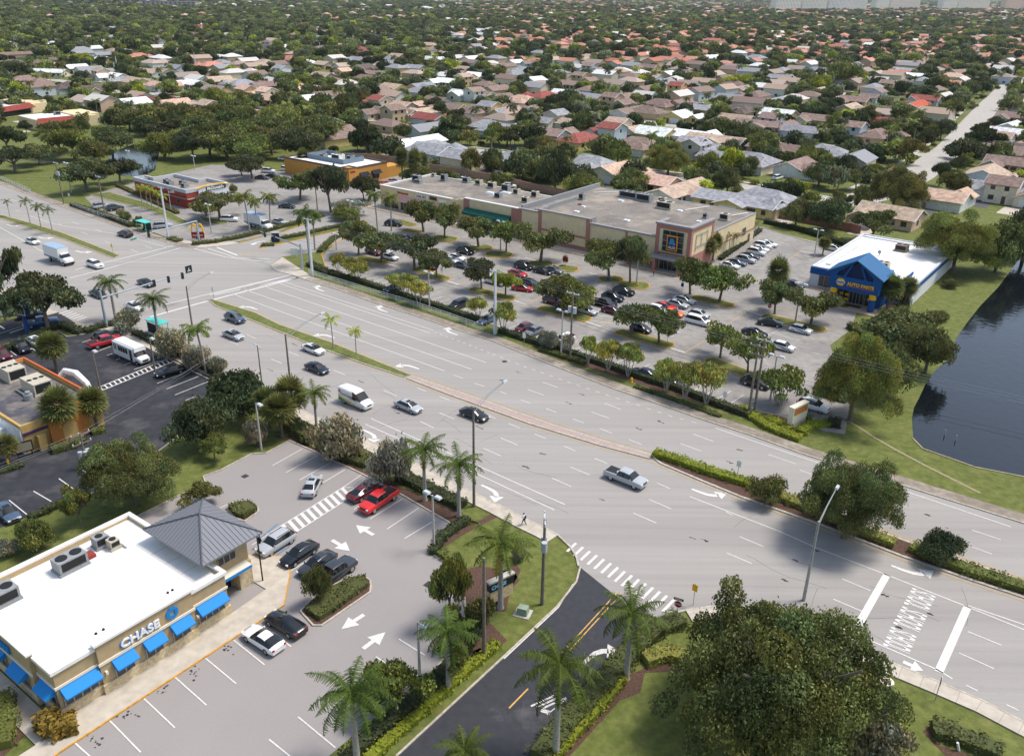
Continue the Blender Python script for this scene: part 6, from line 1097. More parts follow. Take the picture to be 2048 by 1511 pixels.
def top(p, y, dz=0):
    g, h = p[1], p[2]; n = Vector((math.cos(R(52+90)), math.sin(R(52+90)), 0)); return Vector((g.x-n.x*y*0+math.cos(R(52))*y, g.y+math.sin(R(52))*y, h+.1+dz))
farL = (None, G(-80, 400)*1.0, p1[2]); endR = (None, G(2300, 1010), 10.5)
chain = [farL, pm2, pm1, p0, p1, p2, p3, p4]
for j, (y, lab) in enumerate(((-1.1, 'road side wire of the upper line along the main road hedge'), (0, 'middle wire of the upper line along the main road hedge'), (1.1, 'car park side wire of the upper line along the main road hedge'))):
    wire(0, 0, .55, .014, label=lab, pts=[top(p, y) for p in chain]+[top((None, p5[1], p5[2]), y), top(endR, y, 0)])
for j, (dz, lab) in enumerate(((-4.6, 'thick black lower cable along the main road hedge'), (-5.3, 'lowest black cable along the main road hedge'))): wire(0, 0, .7, .018, label=lab, pts=[top(p, 0, dz) for p in chain]+[top((None, p5[1], p5[2]), 0, dz), top(endR, 0, dz)], color='2b2b2d')
wt_ = Vector((pB[1].x, pB[1].y, pB[2])); 
for k, (dy, dz, lab) in enumerate(((-1, 0, 'upper wire crossing the dark taco restaurant lot'), (0, .1, 'second wire crossing the dark taco restaurant lot'), (1, -.9, 'lower wire crossing the dark taco restaurant lot'))):
    s = Vector((math.cos(R(52)), math.sin(R(52)), 0)); n = Vector((-s.y, s.x, 0)); q = G(545, 640-k*6, 8.5); wire(0, 0, .5, .008, label=lab, pts=[wt_-s*30+n*dy*.6+Vector((0, 0, dz)), wt_+n*dy*.6+Vector((0, 0, dz)), q])
for (a, c, lab) in (((1522, 700, 9), (1395, 815, .2), 'guy wire from timber poles down to the sidewalk, left one'), ((1530, 698, 9), (1440, 830, .2), 'guy wire from timber poles down to the sidewalk, right one')): wire(0, 0, 0, .01, label=lab, pts=[G(*a), G(*c)])
# traffic signal masts
M_mast = mat('mast_grey', 'a5adb5', rough=.5, metal=.2)
def mast(bx_, by_, ty, to, label, heads=3, armz=6.2, boards=()):
    g = G(bx_, by_); h = hgt(bx_, by_, ty); e = G(*to, armz+.4); e.z = armz+.4; t = thing('signal_mast', label, 'traffic signal mast', g, 0, 'traffic signal masts'); L = (e-g); L.z = 0; d = L.normalized(); ln_ = L.length; ang_ = math.atan2(d.y, d.x); t.rotation_euler = (0, 0, ang_)
    b = MB(); b.tube([(0, 0, 0), (0, 0, h)], [.3, .2], 12); part(t, 'post', b, M_mast, smooth=True); b = MB(); b.tube([(0, 0, armz), (ln_, 0, armz+.5)], [.17, .08], 8); part(t, 'arm', b, M_mast, smooth=True)
    for k in range(heads):
        x = ln_*(.5+.5*(k+.5)/heads); b = MB(); b.box(x-.2, x+.2, -.2, .2, armz-.5, armz+.75); hd = part(t, 'signal_head', b, M_black)
    for x, z, w, hh, txt_ in boards:
        b = MB(); b.box(ln_*x-w/2, ln_*x+w/2, -.06, .06, armz+z-hh/2, armz+z+hh/2); part(t, 'street_name_sign' if w > 1.5 else 'arm_sign', b, mat('sign_green', '2d8a6e') if w > 1.5 else M_black)
    return t, ln_
mast(399, 487, 442, (262, 476), 'signal mast before the golden arches sign, arm pointing left', 1, 5.6, ((.97, 0, 1.6, .35, ''),))
tm, ln_ = mast(214, 655, 582, (378, 545), 'near signal mast behind royal palms, long arm over the junction', 3, 5.8, ())
b = MB(); b.box(ln_-.7, ln_+.7, -.1, 0, 6.2, 7.6); part(tm, 'turn_sign', b, M_black); b = MB(); b.add([(ln_-.4, -.12, 6.5), (ln_+.4, -.12, 6.5), (ln_+.4, -.12, 6.65), (ln_-.4, -.12, 6.65)], [(0, 1, 2, 3)]); b.add([(ln_-.08, -.12, 6.5), (ln_+.08, -.12, 6.5), (ln_+.08, -.12, 7.2), (ln_-.08, -.12, 7.2)], [(0, 1, 2, 3)]); part(tm, 'turn_sign_arrow', b, M_white)
mast(605, 540, 487, (520, 463), 'signal mast before the concrete pole, arm pointing up the side road', 2, 5.4, ((.9, 0, 1.8, .4, ''),))
# railings
def railing(pts, label, h=1.1, w2=2.4):
    P = W3(pts); o = P[0]; t = thing('railing', label, 'railing', o, 0, 'aluminium railings'); r = MB(); ps = MB(); Q = [p-o for p in P]
    for z in (h, h*.62, h*.28): r.tube([q+Vector((0, 0, z+.13)) for q in Q], .05, 5)
    part(t, 'rail', r, mat('aluminium_rail', 'c3c7ca', rough=.5))
    for i in range(len(Q)-1):
        d = Q[i+1]-Q[i]; n = max(1, round(d.length/w2))
        for k in range(n+(i == len(Q)-2)): p = Q[i]+d*k/n; b = ps; b.tube([(p.x, p.y, 0), (p.x, p.y, h+.15)], .05, 5)
    part(t, 'posts', ps, mat('aluminium_rail', 'c3c7ca', rough=.5))
railing([(618, 549), (724, 583), (810, 608), (900, 638), (966, 662)], 'long aluminium railing along the hedge between concrete poles'); railing([(-60, 328), (0, 358), (62, 386)], 'aluminium railing by the grass at far left'); railing([(145, 414), (205, 435), (257, 451)], 'aluminium railing left of the turquoise bus shelter')
# bus shelters
M_teal = mat('teal_metal', '52bdb4', rough=.5)
for x, y, hd, lab in ((290, 462, -37, 'turquoise roofed bus shelter beyond the road'), (318, 668, -37, 'turquoise roofed bus shelter hidden behind near roadside shrubs')):
    g = G(x, y); t = thing('bus_shelter', lab, 'bus shelter', g, R(hd), 'bus shelters'); b = MB(); b.box(-2.3, 2.3, -1.0, 1.0, 2.5, 2.62); part(t, 'roof', b, M_teal); b = MB()
    for u in (-2, 2):
        for v in (-.8, .8): b.box(u-.05, u+.05, v-.05, v+.05, 0, 2.5)
    part(t, 'post', b, M_teal); s = 1 if y < 600 else -1; b = MB(); b.box(-1.9, 1.9, s*.78, s*.82, .3, 2.2); part(t, 'back_panel', b, M_black); b = MB(); b.box(-1.4, 1.4, .1, .5, .42, .48); b.box(-1.2, -1.1, .1, .5, 0, .42); b.box(1.1, 1.2, .1, .5, 0, .42); part(t, 'bench', b, M_black)
# big arches sign, monument signs, pole sign
g = G(397, 478); t = thing('arches_sign', 'red and golden arches sign on the grass corner', 'sign', g, R(8)); b = MB(); b.box(-1.5, 1.5, -.25, .25, .3, 1.8); part(t, 'red_panel', b, mat('sign_dark_red', '8e1b18', rough=.5)); b = MB()
for s in (-1, 1): b.tube([(s*.72+.68*math.cos(PI*i/14), 0, 1.5+2.3*math.sin(PI*i/14)**.8) for i in range(15)], .2, 6)
part(t, 'golden_arches', b, M_gold, smooth=True); text_on(t, 'sign_lettering', "McDonald's", .5, M_white, (0, -.28, .85), (PI/2, 0, 0), .01, .01, 1, 'CENTER')
b = MB(); b.box(-.5, .5, -.15, .15, 0, .3); part(t, 'base', b, M_black)
g = G(56, 668); t = thing('restaurant_pole_sign', 'blue pole sign with bell picture beside the tree trunk', 'sign', g, R(-24)); b = MB(); b.box(-.3, .3, -.25, .25, 0, 4.6); part(t, 'pole', b, mat('sign_blue_pole', '23407e', rough=.5)); b = MB(); b.box(-1.2, 1.2, -.35, .35, 3.6, 5.9); part(t, 'sign_box', b, mat('sign_blue_box', '15305c', rough=.5))
b = MB(); b.box(-1.02, 1.02, -.38, -.352, 3.75, 5.75); part(t, 'white_face', b, M_white); b = MB(); b.box(-.88, .88, -.4, -.381, 3.9, 5.6); part(t, 'dark_face', b, M_black)
b = MB(); pr = [(-.6, 4.75), (-.5, 4.95), (-.4, 5.3), (-.1, 5.5), (.15, 5.5), (.42, 5.25), (.5, 4.95), (.62, 4.75)]; b.add([(x, -.41, z) for x, z in pr], [tuple(range(8))]); part(t, 'bell_emblem', b, mat('bell_magenta', '7a1a4a')); b = MB(); b.disc_y(.0, -.42, -.41, 4.75, .12); part(t, 'bell_clapper', b, M_gold)
text_on(t, 'sign_lettering', 'TACO', .36, M_white, (0, -.41, 4.33), (PI/2, 0, 0), .005, .01, 1.1, 'CENTER'); text_on(t, 'sign_lettering', 'BELL', .36, M_white, (0, -.41, 4.0), (PI/2, 0, 0), .005, .01, 1.1, 'CENTER')
g = G(18, 632); t = thing('monument_sign', 'wide white monument sign with wavy top and tenant panels at left edge', 'sign', g, R(15)); b = MB()
pr = [(-3, .3), (3, .3), (3, 2.6), (2.4, 2.9), (1.2, 2.85), (.6, 2.6), (-.2, 2.7), (-.8, 2.4), (-2.3, 2.5), (-3, 2.35)]; b.add([(x, -.2, z) for x, z in pr]+[(x, .2, z) for x, z in pr], [tuple(range(10)), tuple(range(19, 9, -1))]+[(i, (i+1) % 10, 10+(i+1) % 10, 10+i) for i in range(10)]); part(t, 'sign_panel', b, M_white)
text_on(t, 'sign_lettering', 'SHOPPES', .5, M_black, (-2.4, -.21, 1.65), (PI/2, 0, 0), .005, .012); text_on(t, 'sign_lettering', 'AT THE LAKES', .3, M_awn, (-2.4, -.21, 1.15), (PI/2, 0, 0), .005, .012)
g = G(995, 1205); t = thing('bank_monument_sign', 'stone monument sign with black blue lettered panel on mulch bed', 'sign', G(1000, 1195), R(38)); b = MB(); b.box(-1.4, 1.5, -.25, .25, 0, 1.5); part(t, 'stone_base', b, M_stone); b = MB(); b.box(-1.5, 1.6, -.3, .3, 1.5, 2.5); part(t, 'black_panel', b, M_black); b = MB(); b.box(-1.6, 1.7, -.35, .35, 2.5, 2.7); part(t, 'cap', b, M_conc)
text_on(t, 'sign_lettering', 'CHASE', .62, mat('sign_skyblue', '7cc4ea'), (-1.35, -.32, 1.78), (PI/2, 0, 0), .01, .02, 1.0)
g = G(1592, 848); t = thing('plaza_monument_sign', 'white slab sign with orange panel in the hedge bed by canal lawn', 'sign', g, R(40)); b = MB(); b.box(-1.9, 1.9, -.4, .4, 0, 3.2); part(t, 'slab', b, mat('sign_slab_white', 'd9d0bb', rough=.8)); b = MB(); b.box(-1.7, 1.7, -.42, -.405, 2.0, 3.0); part(t, 'orange_panel', b, M_org); b = MB(); b.box(-1.95, 1.95, -.45, .45, 3.2, 3.35); part(t, 'cap', b, M_trim)
g = G(552, 485); t = thing('plaza_directory_sign', 'dark blue directory sign on the side road median', 'sign', g, R(10)); b = MB(); b.box(-.9, .9, -.2, .2, 0, 2.4); part(t, 'panel', b, mat('sign_navy2', '1c2c4a', rough=.5)); b = MB(); b.box(-1, 1, -.25, .25, 2.4, 2.6); part(t, 'cap', b, M_trim)
g = G(589, 515); t = thing('leasing_board', 'white leasing board on posts beside the side road', 'sign', g, R(5)); b = MB(); b.box(-.75, .75, -.04, .04, .6, 2.2); part(t, 'board', b, M_white); b = MB(); b.box(-.7, -.6, -.05, .05, 0, 2.3); b.box(.6, .7, -.05, .05, 0, 2.3); part(t, 'post', b, M_white)
g = G(100, 905); t = thing('drive_through_menu', 'black framed drive through menu board behind hedge', 'menu board', G(52, 912), R(40)); b = MB(); b.box(-1.1, 1.1, -.12, .12, .7, 2.2); part(t, 'frame', b, M_black); b = MB(); b.box(-.95, .95, -.14, -.125, .85, 2.05); part(t, 'panel', b, mat('menu_panel', '8e8672')); b = MB(); b.box(-.9, -.7, -.08, .08, 0, .7); b.box(.7, .9, -.08, .08, 0, .7); part(t, 'leg', b, M_black)
# small road signs
def rsign(x, y, kind, hd, label, h=2.2):
    g = G(x, y); t = thing('road_sign', label, 'sign', g, R(hd), 'small road signs'); b = MB(); b.cyl(0, 0, 0, h+.6, .035, n=6); part(t, 'post', b, M_steel)
    if kind == 'stop':
        b = MB(); b.add([(.4*math.cos(PI/8+k*PI/4), -.05, h+.2+.4*math.sin(PI/8+k*PI/4)) for k in range(8)], [tuple(range(8))]); part(t, 'stop_plate', b, mat('stop_red', 'a3161c', rough=.4)); text_on(t, 'stop_lettering', 'STOP', .3, M_white, (0, -.06, h+.1), (PI/2, 0, 0), .002, .008, 1, 'CENTER')
    else:
        b = MB(); b.box(-.3, .3, -.06, -.04, h-.35, h+.5); part(t, 'plate', b, {'w': M_white, 'y': M_gold, 'r': mat('stop_red', 'a3161c'), 'b': mat('sign_blue', '2f6fb0')}[kind])
    return t
s = rsign(1352, 1245, 'stop', -25, 'stop sign with one way plate at the driveway mouth'); b = MB(); b.box(-.5, .5, -.06, -.04, 2.85, 3.15); part(s, 'one_way_plate', b, M_black); b = MB(); b.box(-.4, .35, -.07, -.062, 2.93, 3.07); part(s, 'one_way_arrow', b, M_white)
for a in ((1536, 635, 'stop', -20, 'stop sign at the black sedan island tip'), (849, 460, 'stop', 0, 'red stop sign before the strip shops trees'), (1213, 556, 'stop', 0, 'stop sign beside the forked tree trunk island'), (1369, 552, 'stop', -30, 'stop sign at supermarket porch corner'), (1363, 590, 'b', -30, 'blue parking sign below the airy trees'), (1215, 578, 'b', -20, 'blue parking sign beside the cart bay'), (227, 510, 'y', -30, 'yellow object marker at the left median nose'), (428, 600, 'w', -35, 'small sign at the junction nose of the grass median'), (141, 405, 'w', -20, 'white sign on the roadside by the far left fence'),
    (1048, 695, 'w', -30, 'white sign in the hedge near crimson hatchback'), (1447, 815, 'w', -35, 'white pedestrian sign at right hedge end'), (1474, 957, 'w', -35, 'one way sign in the hedge median'), (884, 558, 'w', -30, 'white sign on the second lot island'), (1334, 692, 'w', -30, 'sign post on the fifth lot island'), (65, 610, 'w', 10, 'small sign by the lower side road crossing'), (1386, 1210, 'y', -40, 'yellow sign behind the oak tip at driveway mouth'), (322, 612, 'w', 20, 'sign panel above the near bus shelter shrubs'), (728, 440, 'w', 0, 'post sign beside the round pale tree'), (1870, 1400, 'w', 60, 'slim sign post edge on at the right sidewalk')): rsign(*a)
def hydrant(x, y, lab):
    g = G(x, y); t = thing('fire_hydrant', lab, 'fire hydrant', g, 0, 'fire hydrants'); b = MB(); b.cyl(0, 0, 0, .1, .22); b.cyl(0, 0, .1, .65, .15); b.cyl(0, 0, .65, .85, .17, .06); b.tube([(-.25, 0, .5), (.25, 0, .5)], .07, 8); part(t, 'body', b, M_gold, smooth=True)
for a in ((1263, 764, 'yellow hydrant at the road hedge under yellow green trees'), (1275, 573, 'yellow hydrant on a tree island'), (1676, 480, 'yellow hydrant left of the parts store roof'), (155, 662, 'yellow hydrant at the corner hedge of the taco restaurant')): hydrant(*a)
g = G(1046, 1226); t = thing('utility_cabinet', 'grey green utility cabinet on concrete pad in corner lawn', 'cabinet', g, R(-20)); b = MB(); b.box(-.55, .55, -.45, .45, .08, .85, top=.05); part(t, 'cabinet', b, mat('cabinet_green', '8b9a88', rough=.6)); b = MB(); b.box(-.85, .85, -.75, .75, 0, .08); part(t, 'pad', b, M_conc)
g = G(1774, 1363); t = thing('manhole_ring', 'round concrete manhole ring in the right lawn', 'manhole', g); b = MB(); b.cyl(0, 0, 0, .09, .62, n=24); part(t, 'ring', b, M_trim); b = MB(); b.cyl(0, 0, .09, .1, .36, n=20); part(t, 'lid', b, mat('iron_lid', '6d5a50'))
g = G(1748, 1482); t = thing('banner_lamp', 'black lamp post with square head and banner at lower right', 'lamp post', g, R(20)); b = MB(); b.tube([(0, 0, 0), (0, 0, 4.4)], [.1, .07], 8); part(t, 'pole', b, M_black); b = MB(); b.box(.1, 1.0, -.3, .3, 4.25, 4.4); part(t, 'lamp_head', b, mat('dark_lamp', '4d5055')); b = MB(); b.box(.1, .75, -.03, .03, 2.4, 3.9); part(t, 'banner', b, mat('banner', 'b3a1a0'))
t = thing('sign_backboard', 'tan backed sign board standing by the lower right tree', 'sign', G(1735, 1440), R(70)); b = MB(); b.box(-.5, .5, -.1, .1, 0, 2.6); part(t, 'board', b, mat('board_tan', '9a9080'))
t = thing('pvc_marker', 'pale leaning pipe stub in the lower right shrub bed', 'pipe', G(1918, 1500)); b = MB(); b.tube([(0, 0, 0), (-.25, .1, .8)], .11, 8); part(t, 'pipe', b, M_white)
t = thing('bollard', 'yellow bollard at the taco restaurant drive', 'bollard', G(18, 932)); b = MB(); b.cyl(0, 0, 0, 1.1, .13, n=10); part(t, 'post', b, M_gold)
for x, lab in ((1889, 'mooring stake in the canal, left of two'), (1911, 'mooring stake in the canal, right of two')):
    t = thing('water_stake', lab, 'stake', G(x, 870 if x < 1900 else 881), 0, 'stakes in the canal'); b = MB(); b.cyl(0, 0, 0, .9, .07, n=7); part(t, 'stake', b, M_conc)
t = thing('flagpole', 'white flagpole with striped flag beside burger restaurant', 'flagpole', G(343, 424)); b = MB(); b.cyl(0, 0, 0, 6.5, .06, n=8); part(t, 'pole', b, M_white); b = MB()
for i in range(7): b.add([(0, 0, 6.3-i*.14), (1.5, .3, 6.1-i*.14), (1.5, .3, 5.96-i*.14), (0, 0, 6.16-i*.14)], [(0, 1, 2, 3)], i % 2)
o = ob('flag', b.mesh('flag', [mat('flag_red', 'b8323a'), M_white]), t); b = MB(); b.box(-.0, .6, -.03, .12, 5.9, 6.32); part(t, 'flag_canton', b, mat('flag_blue', '27396e'))
# people
def person(x, y, hd, shirt, legs, skin, label, pose='walk', extra=None, hair='1c1512'):
    g = G(x, y); t = thing('person', label, 'person', g, R(hd), 'people'); sk = bmesh.new()
    st = .26 if pose == 'walk' else .06
    J = {'pel': (0, 0, .95), 'chest': (.02, 0, 1.28), 'neck': (.03, 0, 1.5), 'head': (.05, 0, 1.66), 'htop': (.04, 0, 1.76), 'hl': (0, .1, .9), 'hr': (0, -.1, .9), 'kl': (st*.7, .1, .5), 'kr': (-st*.2, -.1, .5), 'al': (st, .1, .08), 'ar': (-st*1.1, -.1, .12), 'tl': (st+.18, .11, .03), 'tr': (-st*1.1+.17, -.11, .04), 'sl': (.02, .19, 1.42), 'sr': (.02, -.19, 1.42), 'el': (-st*.5, .26, 1.15), 'er': (st*.5, -.26, 1.15), 'wl': (-st*.5+.12, .27, .92), 'wr': (st*.8+.12, -.26, .95), 'fl': (-st*.5+.16, .27, .82), 'fr': (st*.8+.18, -.26, .86)}
    E2 = [('pel', 'chest'), ('chest', 'neck'), ('neck', 'head'), ('head', 'htop'), ('pel', 'hl'), ('pel', 'hr'), ('hl', 'kl'), ('hr', 'kr'), ('kl', 'al'), ('kr', 'ar'), ('al', 'tl'), ('ar', 'tr'), ('chest', 'sl'), ('chest', 'sr'), ('sl', 'el'), ('sr', 'er'), ('el', 'wl'), ('er', 'wr'), ('wl', 'fl'), ('wr', 'fr')]
    rad = {'pel': .14, 'chest': .15, 'neck': .06, 'head': .1, 'htop': .07, 'hl': .1, 'hr': .1, 'kl': .065, 'kr': .065, 'al': .045, 'ar': .045, 'tl': .035, 'tr': .035, 'sl': .065, 'sr': .065, 'el': .045, 'er': .045, 'wl': .032, 'wr': .032, 'fl': .03, 'fr': .03}
    ks = list(J); me = bpy.data.meshes.new('body'); me.from_pydata([J[k] for k in ks], [(ks.index(a), ks.index(c)) for a, c in E2], []); o = bpy.data.objects.new('b', me); COL.objects.link(o); m = o.modifiers.new('s', 'SKIN'); m.use_smooth_shade = True
    for i, k in enumerate(ks): me.skin_vertices[0].data[i].radius = (rad[k], rad[k]); me.skin_vertices[0].data[i].use_root = (k == 'pel')
    m2 = o.modifiers.new('u', 'SUBSURF'); m2.levels = 2; m2.render_levels = 2; bpy.context.view_layer.update(); fin = bpy.data.meshes.new_from_object(o.evaluated_get(bpy.context.evaluated_depsgraph_get())); bpy.data.objects.remove(o); fin.materials.clear()
    for c in (skin, shirt, legs, '26221f', hair): fin.materials.append(mat('cloth_'+c, c, rough=.85))
    for p in fin.polygons:
        c = p.center; mi = 0
        if c.z > 1.0 and c.z < 1.5 and (abs(c.y) < .2 or c.z > 1.2): mi = 1
        elif c.z <= 1.0 and c.z > (.45 if legs != 'none' else .1) and abs(c.y) < .22: mi = 2
        elif c.z < .09: mi = 3
        elif c.z > 1.7 or (c.z > 1.62 and c.x < .02): mi = 4
        p.material_index = mi; p.use_smooth = True
    ob('body', fin, t)
    if extra:
        b = MB(); b.box(-.22, -.08, -.16, .16, 1.02, 1.42, top=.03); part(t, 'backpack', b, mat('backpack', '2b2f36'))
    return t
person(1048, 1050, 150, 'd9dde6', '3d4047', '5a3c2a', 'person in white shirt and dark trousers walking on near sidewalk', extra=True)
person(300, 476, -20, '8a6aa8', '5a9c98', '6a4632', 'person in purple top standing beside the far bus shelter', 'stand')
person(521, 1096, 60, '1d1d20', '24242a', '6a4632', 'person in dark clothes at the tower post beside silver suv', 'stand')
person(1307, 552, 30, 'b34a32', '3a3d44', '8a6248', 'person in red shirt under the supermarket porch', 'stand'); person(17, 560+8, 0, '202226', '202226', '5a3c2a', 'person in black walking under the tree left of the junction')
# ---------------- trees, palms, shrubs, hedges ----------------
T_, P_ = tree, palm; gl = 'trees in the supermarket car park'
for k, x, y, ty, w, c, l in (('oak', 717, 510, 437, 70, 'oak', 'tree on the leftmost lot island beside the thin lamp'), ('airy', 762, 525, 447, 105, 'oak', 'airy pale trunk tree over the maroon suv and white sedan'), ('oak', 829, 539, 459, 100, 'oakd', 'dark tree on the left end of the second lot island'), ('oak', 873, 556, 495, 65, 'oak', 'small tree on the right end of second lot island'),
    ('oak', 847, 464, 397, 78, 'oak', 'tree before the strip shops beside a red stop sign'), ('oak', 889, 477, 408, 66, 'oak', 'tree before the beige shop wall on a rounded island'), ('oak', 957, 494, 428, 88, 'oak', 'tree before the green awning, left of lamp'), ('airy', 1012, 505, 434, 70, 'oakl', 'thin tree right of the lamp before the brick pillar'), ('oak', 1081, 524, 440, 108, 'oak', 'full round tree before the beige supermarket wall, left part'),
    ('sapling', 1130, 531, 508, 13, 'redb', 'tiny reddish sapling on a lot island'), ('oak', 963, 579, 513, 66, 'oakd', 'tree on the left end of third lot island'), ('oak', 1011, 590, 533, 60, 'lime', 'tree with yellow flowers right of the tall concrete pole'), ('dense', 1150, 622, 545, 108, 'oakl', 'broad bright green tree, largest crown in the lot'), ('oak', 1112, 618, 546, 80, 'oak', 'darker tree joined to the broad bright green tree'),
    ('oak', 1218, 560, 470, 96, 'oak', 'tree before the supermarket sign tower, left of two'), ('oak', 1260, 566, 460, 80, 'oak', 'tree beside the twin lamp before the sign tower, right of two'), ('airy', 1261, 668, 595, 88, 'oak', 'airy tree on the left end of fifth lot island'), ('oak', 1318, 685, 612, 84, 'oak', 'tree on right end of fifth lot island over orange car'),
    ('oak', 1380, 588, 510, 84, 'oak', 'tree below the sabal palms at supermarket corner'), ('airy', 1438, 604, 520, 108, 'oakl', 'wide airy tree before the side wall car row'), ('airy', 1440, 715, 635, 90, 'oakl', 'airy tree standing in the open bays mid lot'), ('oak', 1549, 628, 560, 74, 'oak', 'tree at the stop sign left of the parts store'), ('oak', 1621, 650, 570, 100, 'oak', 'tree in front of the parts store corner'), ('airy', 1495, 750, 655, 90, 'oakl', 'sparse tree wrapped around the timber utility poles')):
    T_(k, x, y, ty, w, c, l, gl)
gm = 'flowering trees along the road hedge'
for x, y, ty, w, l in ((676, 545, 500, 36, 'leftmost'), (700, 556, 504, 40, 'second from left'), (716, 562, 515, 48, 'third from left'), (792, 585, 538, 46, 'fourth from left'), (812, 595, 535, 50, 'fifth from left'), (838, 608, 548, 54, 'sixth from left'), (956, 640, 585, 46, 'seventh from left, behind the timber pole'), (1006, 665, 590, 66, 'eighth from left, right of concrete pole'), (1176, 728, 660, 44, 'ninth from left'), (1216, 742, 665, 60, 'tenth from left'), (1256, 752, 672, 66, 'eleventh from left'), (1332, 783, 705, 66, 'third from right'), (1369, 798, 715, 62, 'second from right'), (1412, 808, 712, 80, 'rightmost of its row')):
    T_('myrtle', x, y, ty, w, 'yel', 'yellow green multi stem tree in the hedge row, '+l, gm)
T_('myrtle', 1556, 810, 722, 105, 'oakl', 'green multi stem tree behind the brick sign bed', gm)
gs = 'silver leaved trees'
for x, y, ty, w, l in ((1087, 693, 655, 34, 'small silver leaved tree by grey hatchback, left of three'), (1105, 700, 655, 40, 'small silver leaved tree before white suv, middle of three'), (1132, 703, 662, 42, 'small silver leaved tree left of timber pole, right of three'), (684, 915, 822, 116, 'large silver shrub tree, left of two at the bank car park hedge'), (784, 965, 860, 108, 'large silver shrub tree beside royal palms, right of two'), (255, 662, 610, 66, 'silver shrub behind the near signal mast'), (345, 715, 645, 74, 'silver shrub before the near bus shelter'), (395, 735, 680, 70, 'silver shrub under the left coconut palm'), (515, 890, 828, 60, 'low silver shrub at the slim leaning pole'), (435, 745, 705, 55, 'silver shrub at the roadside wall end'), (1038, 1120, 1040+42, 34, 'small silver shrub on the corner lawn bed'), (1740, 1511, 1420, 110, 'silver shrub at the lower right lamp'), (18, 1110, 1072, 46, 'silver shrub at the left lawn edge')):
    T_('shrub', x, y, ty, w, 'silver', l, gs, 'shrub', 'silver_shrub')
gb = 'big trees'
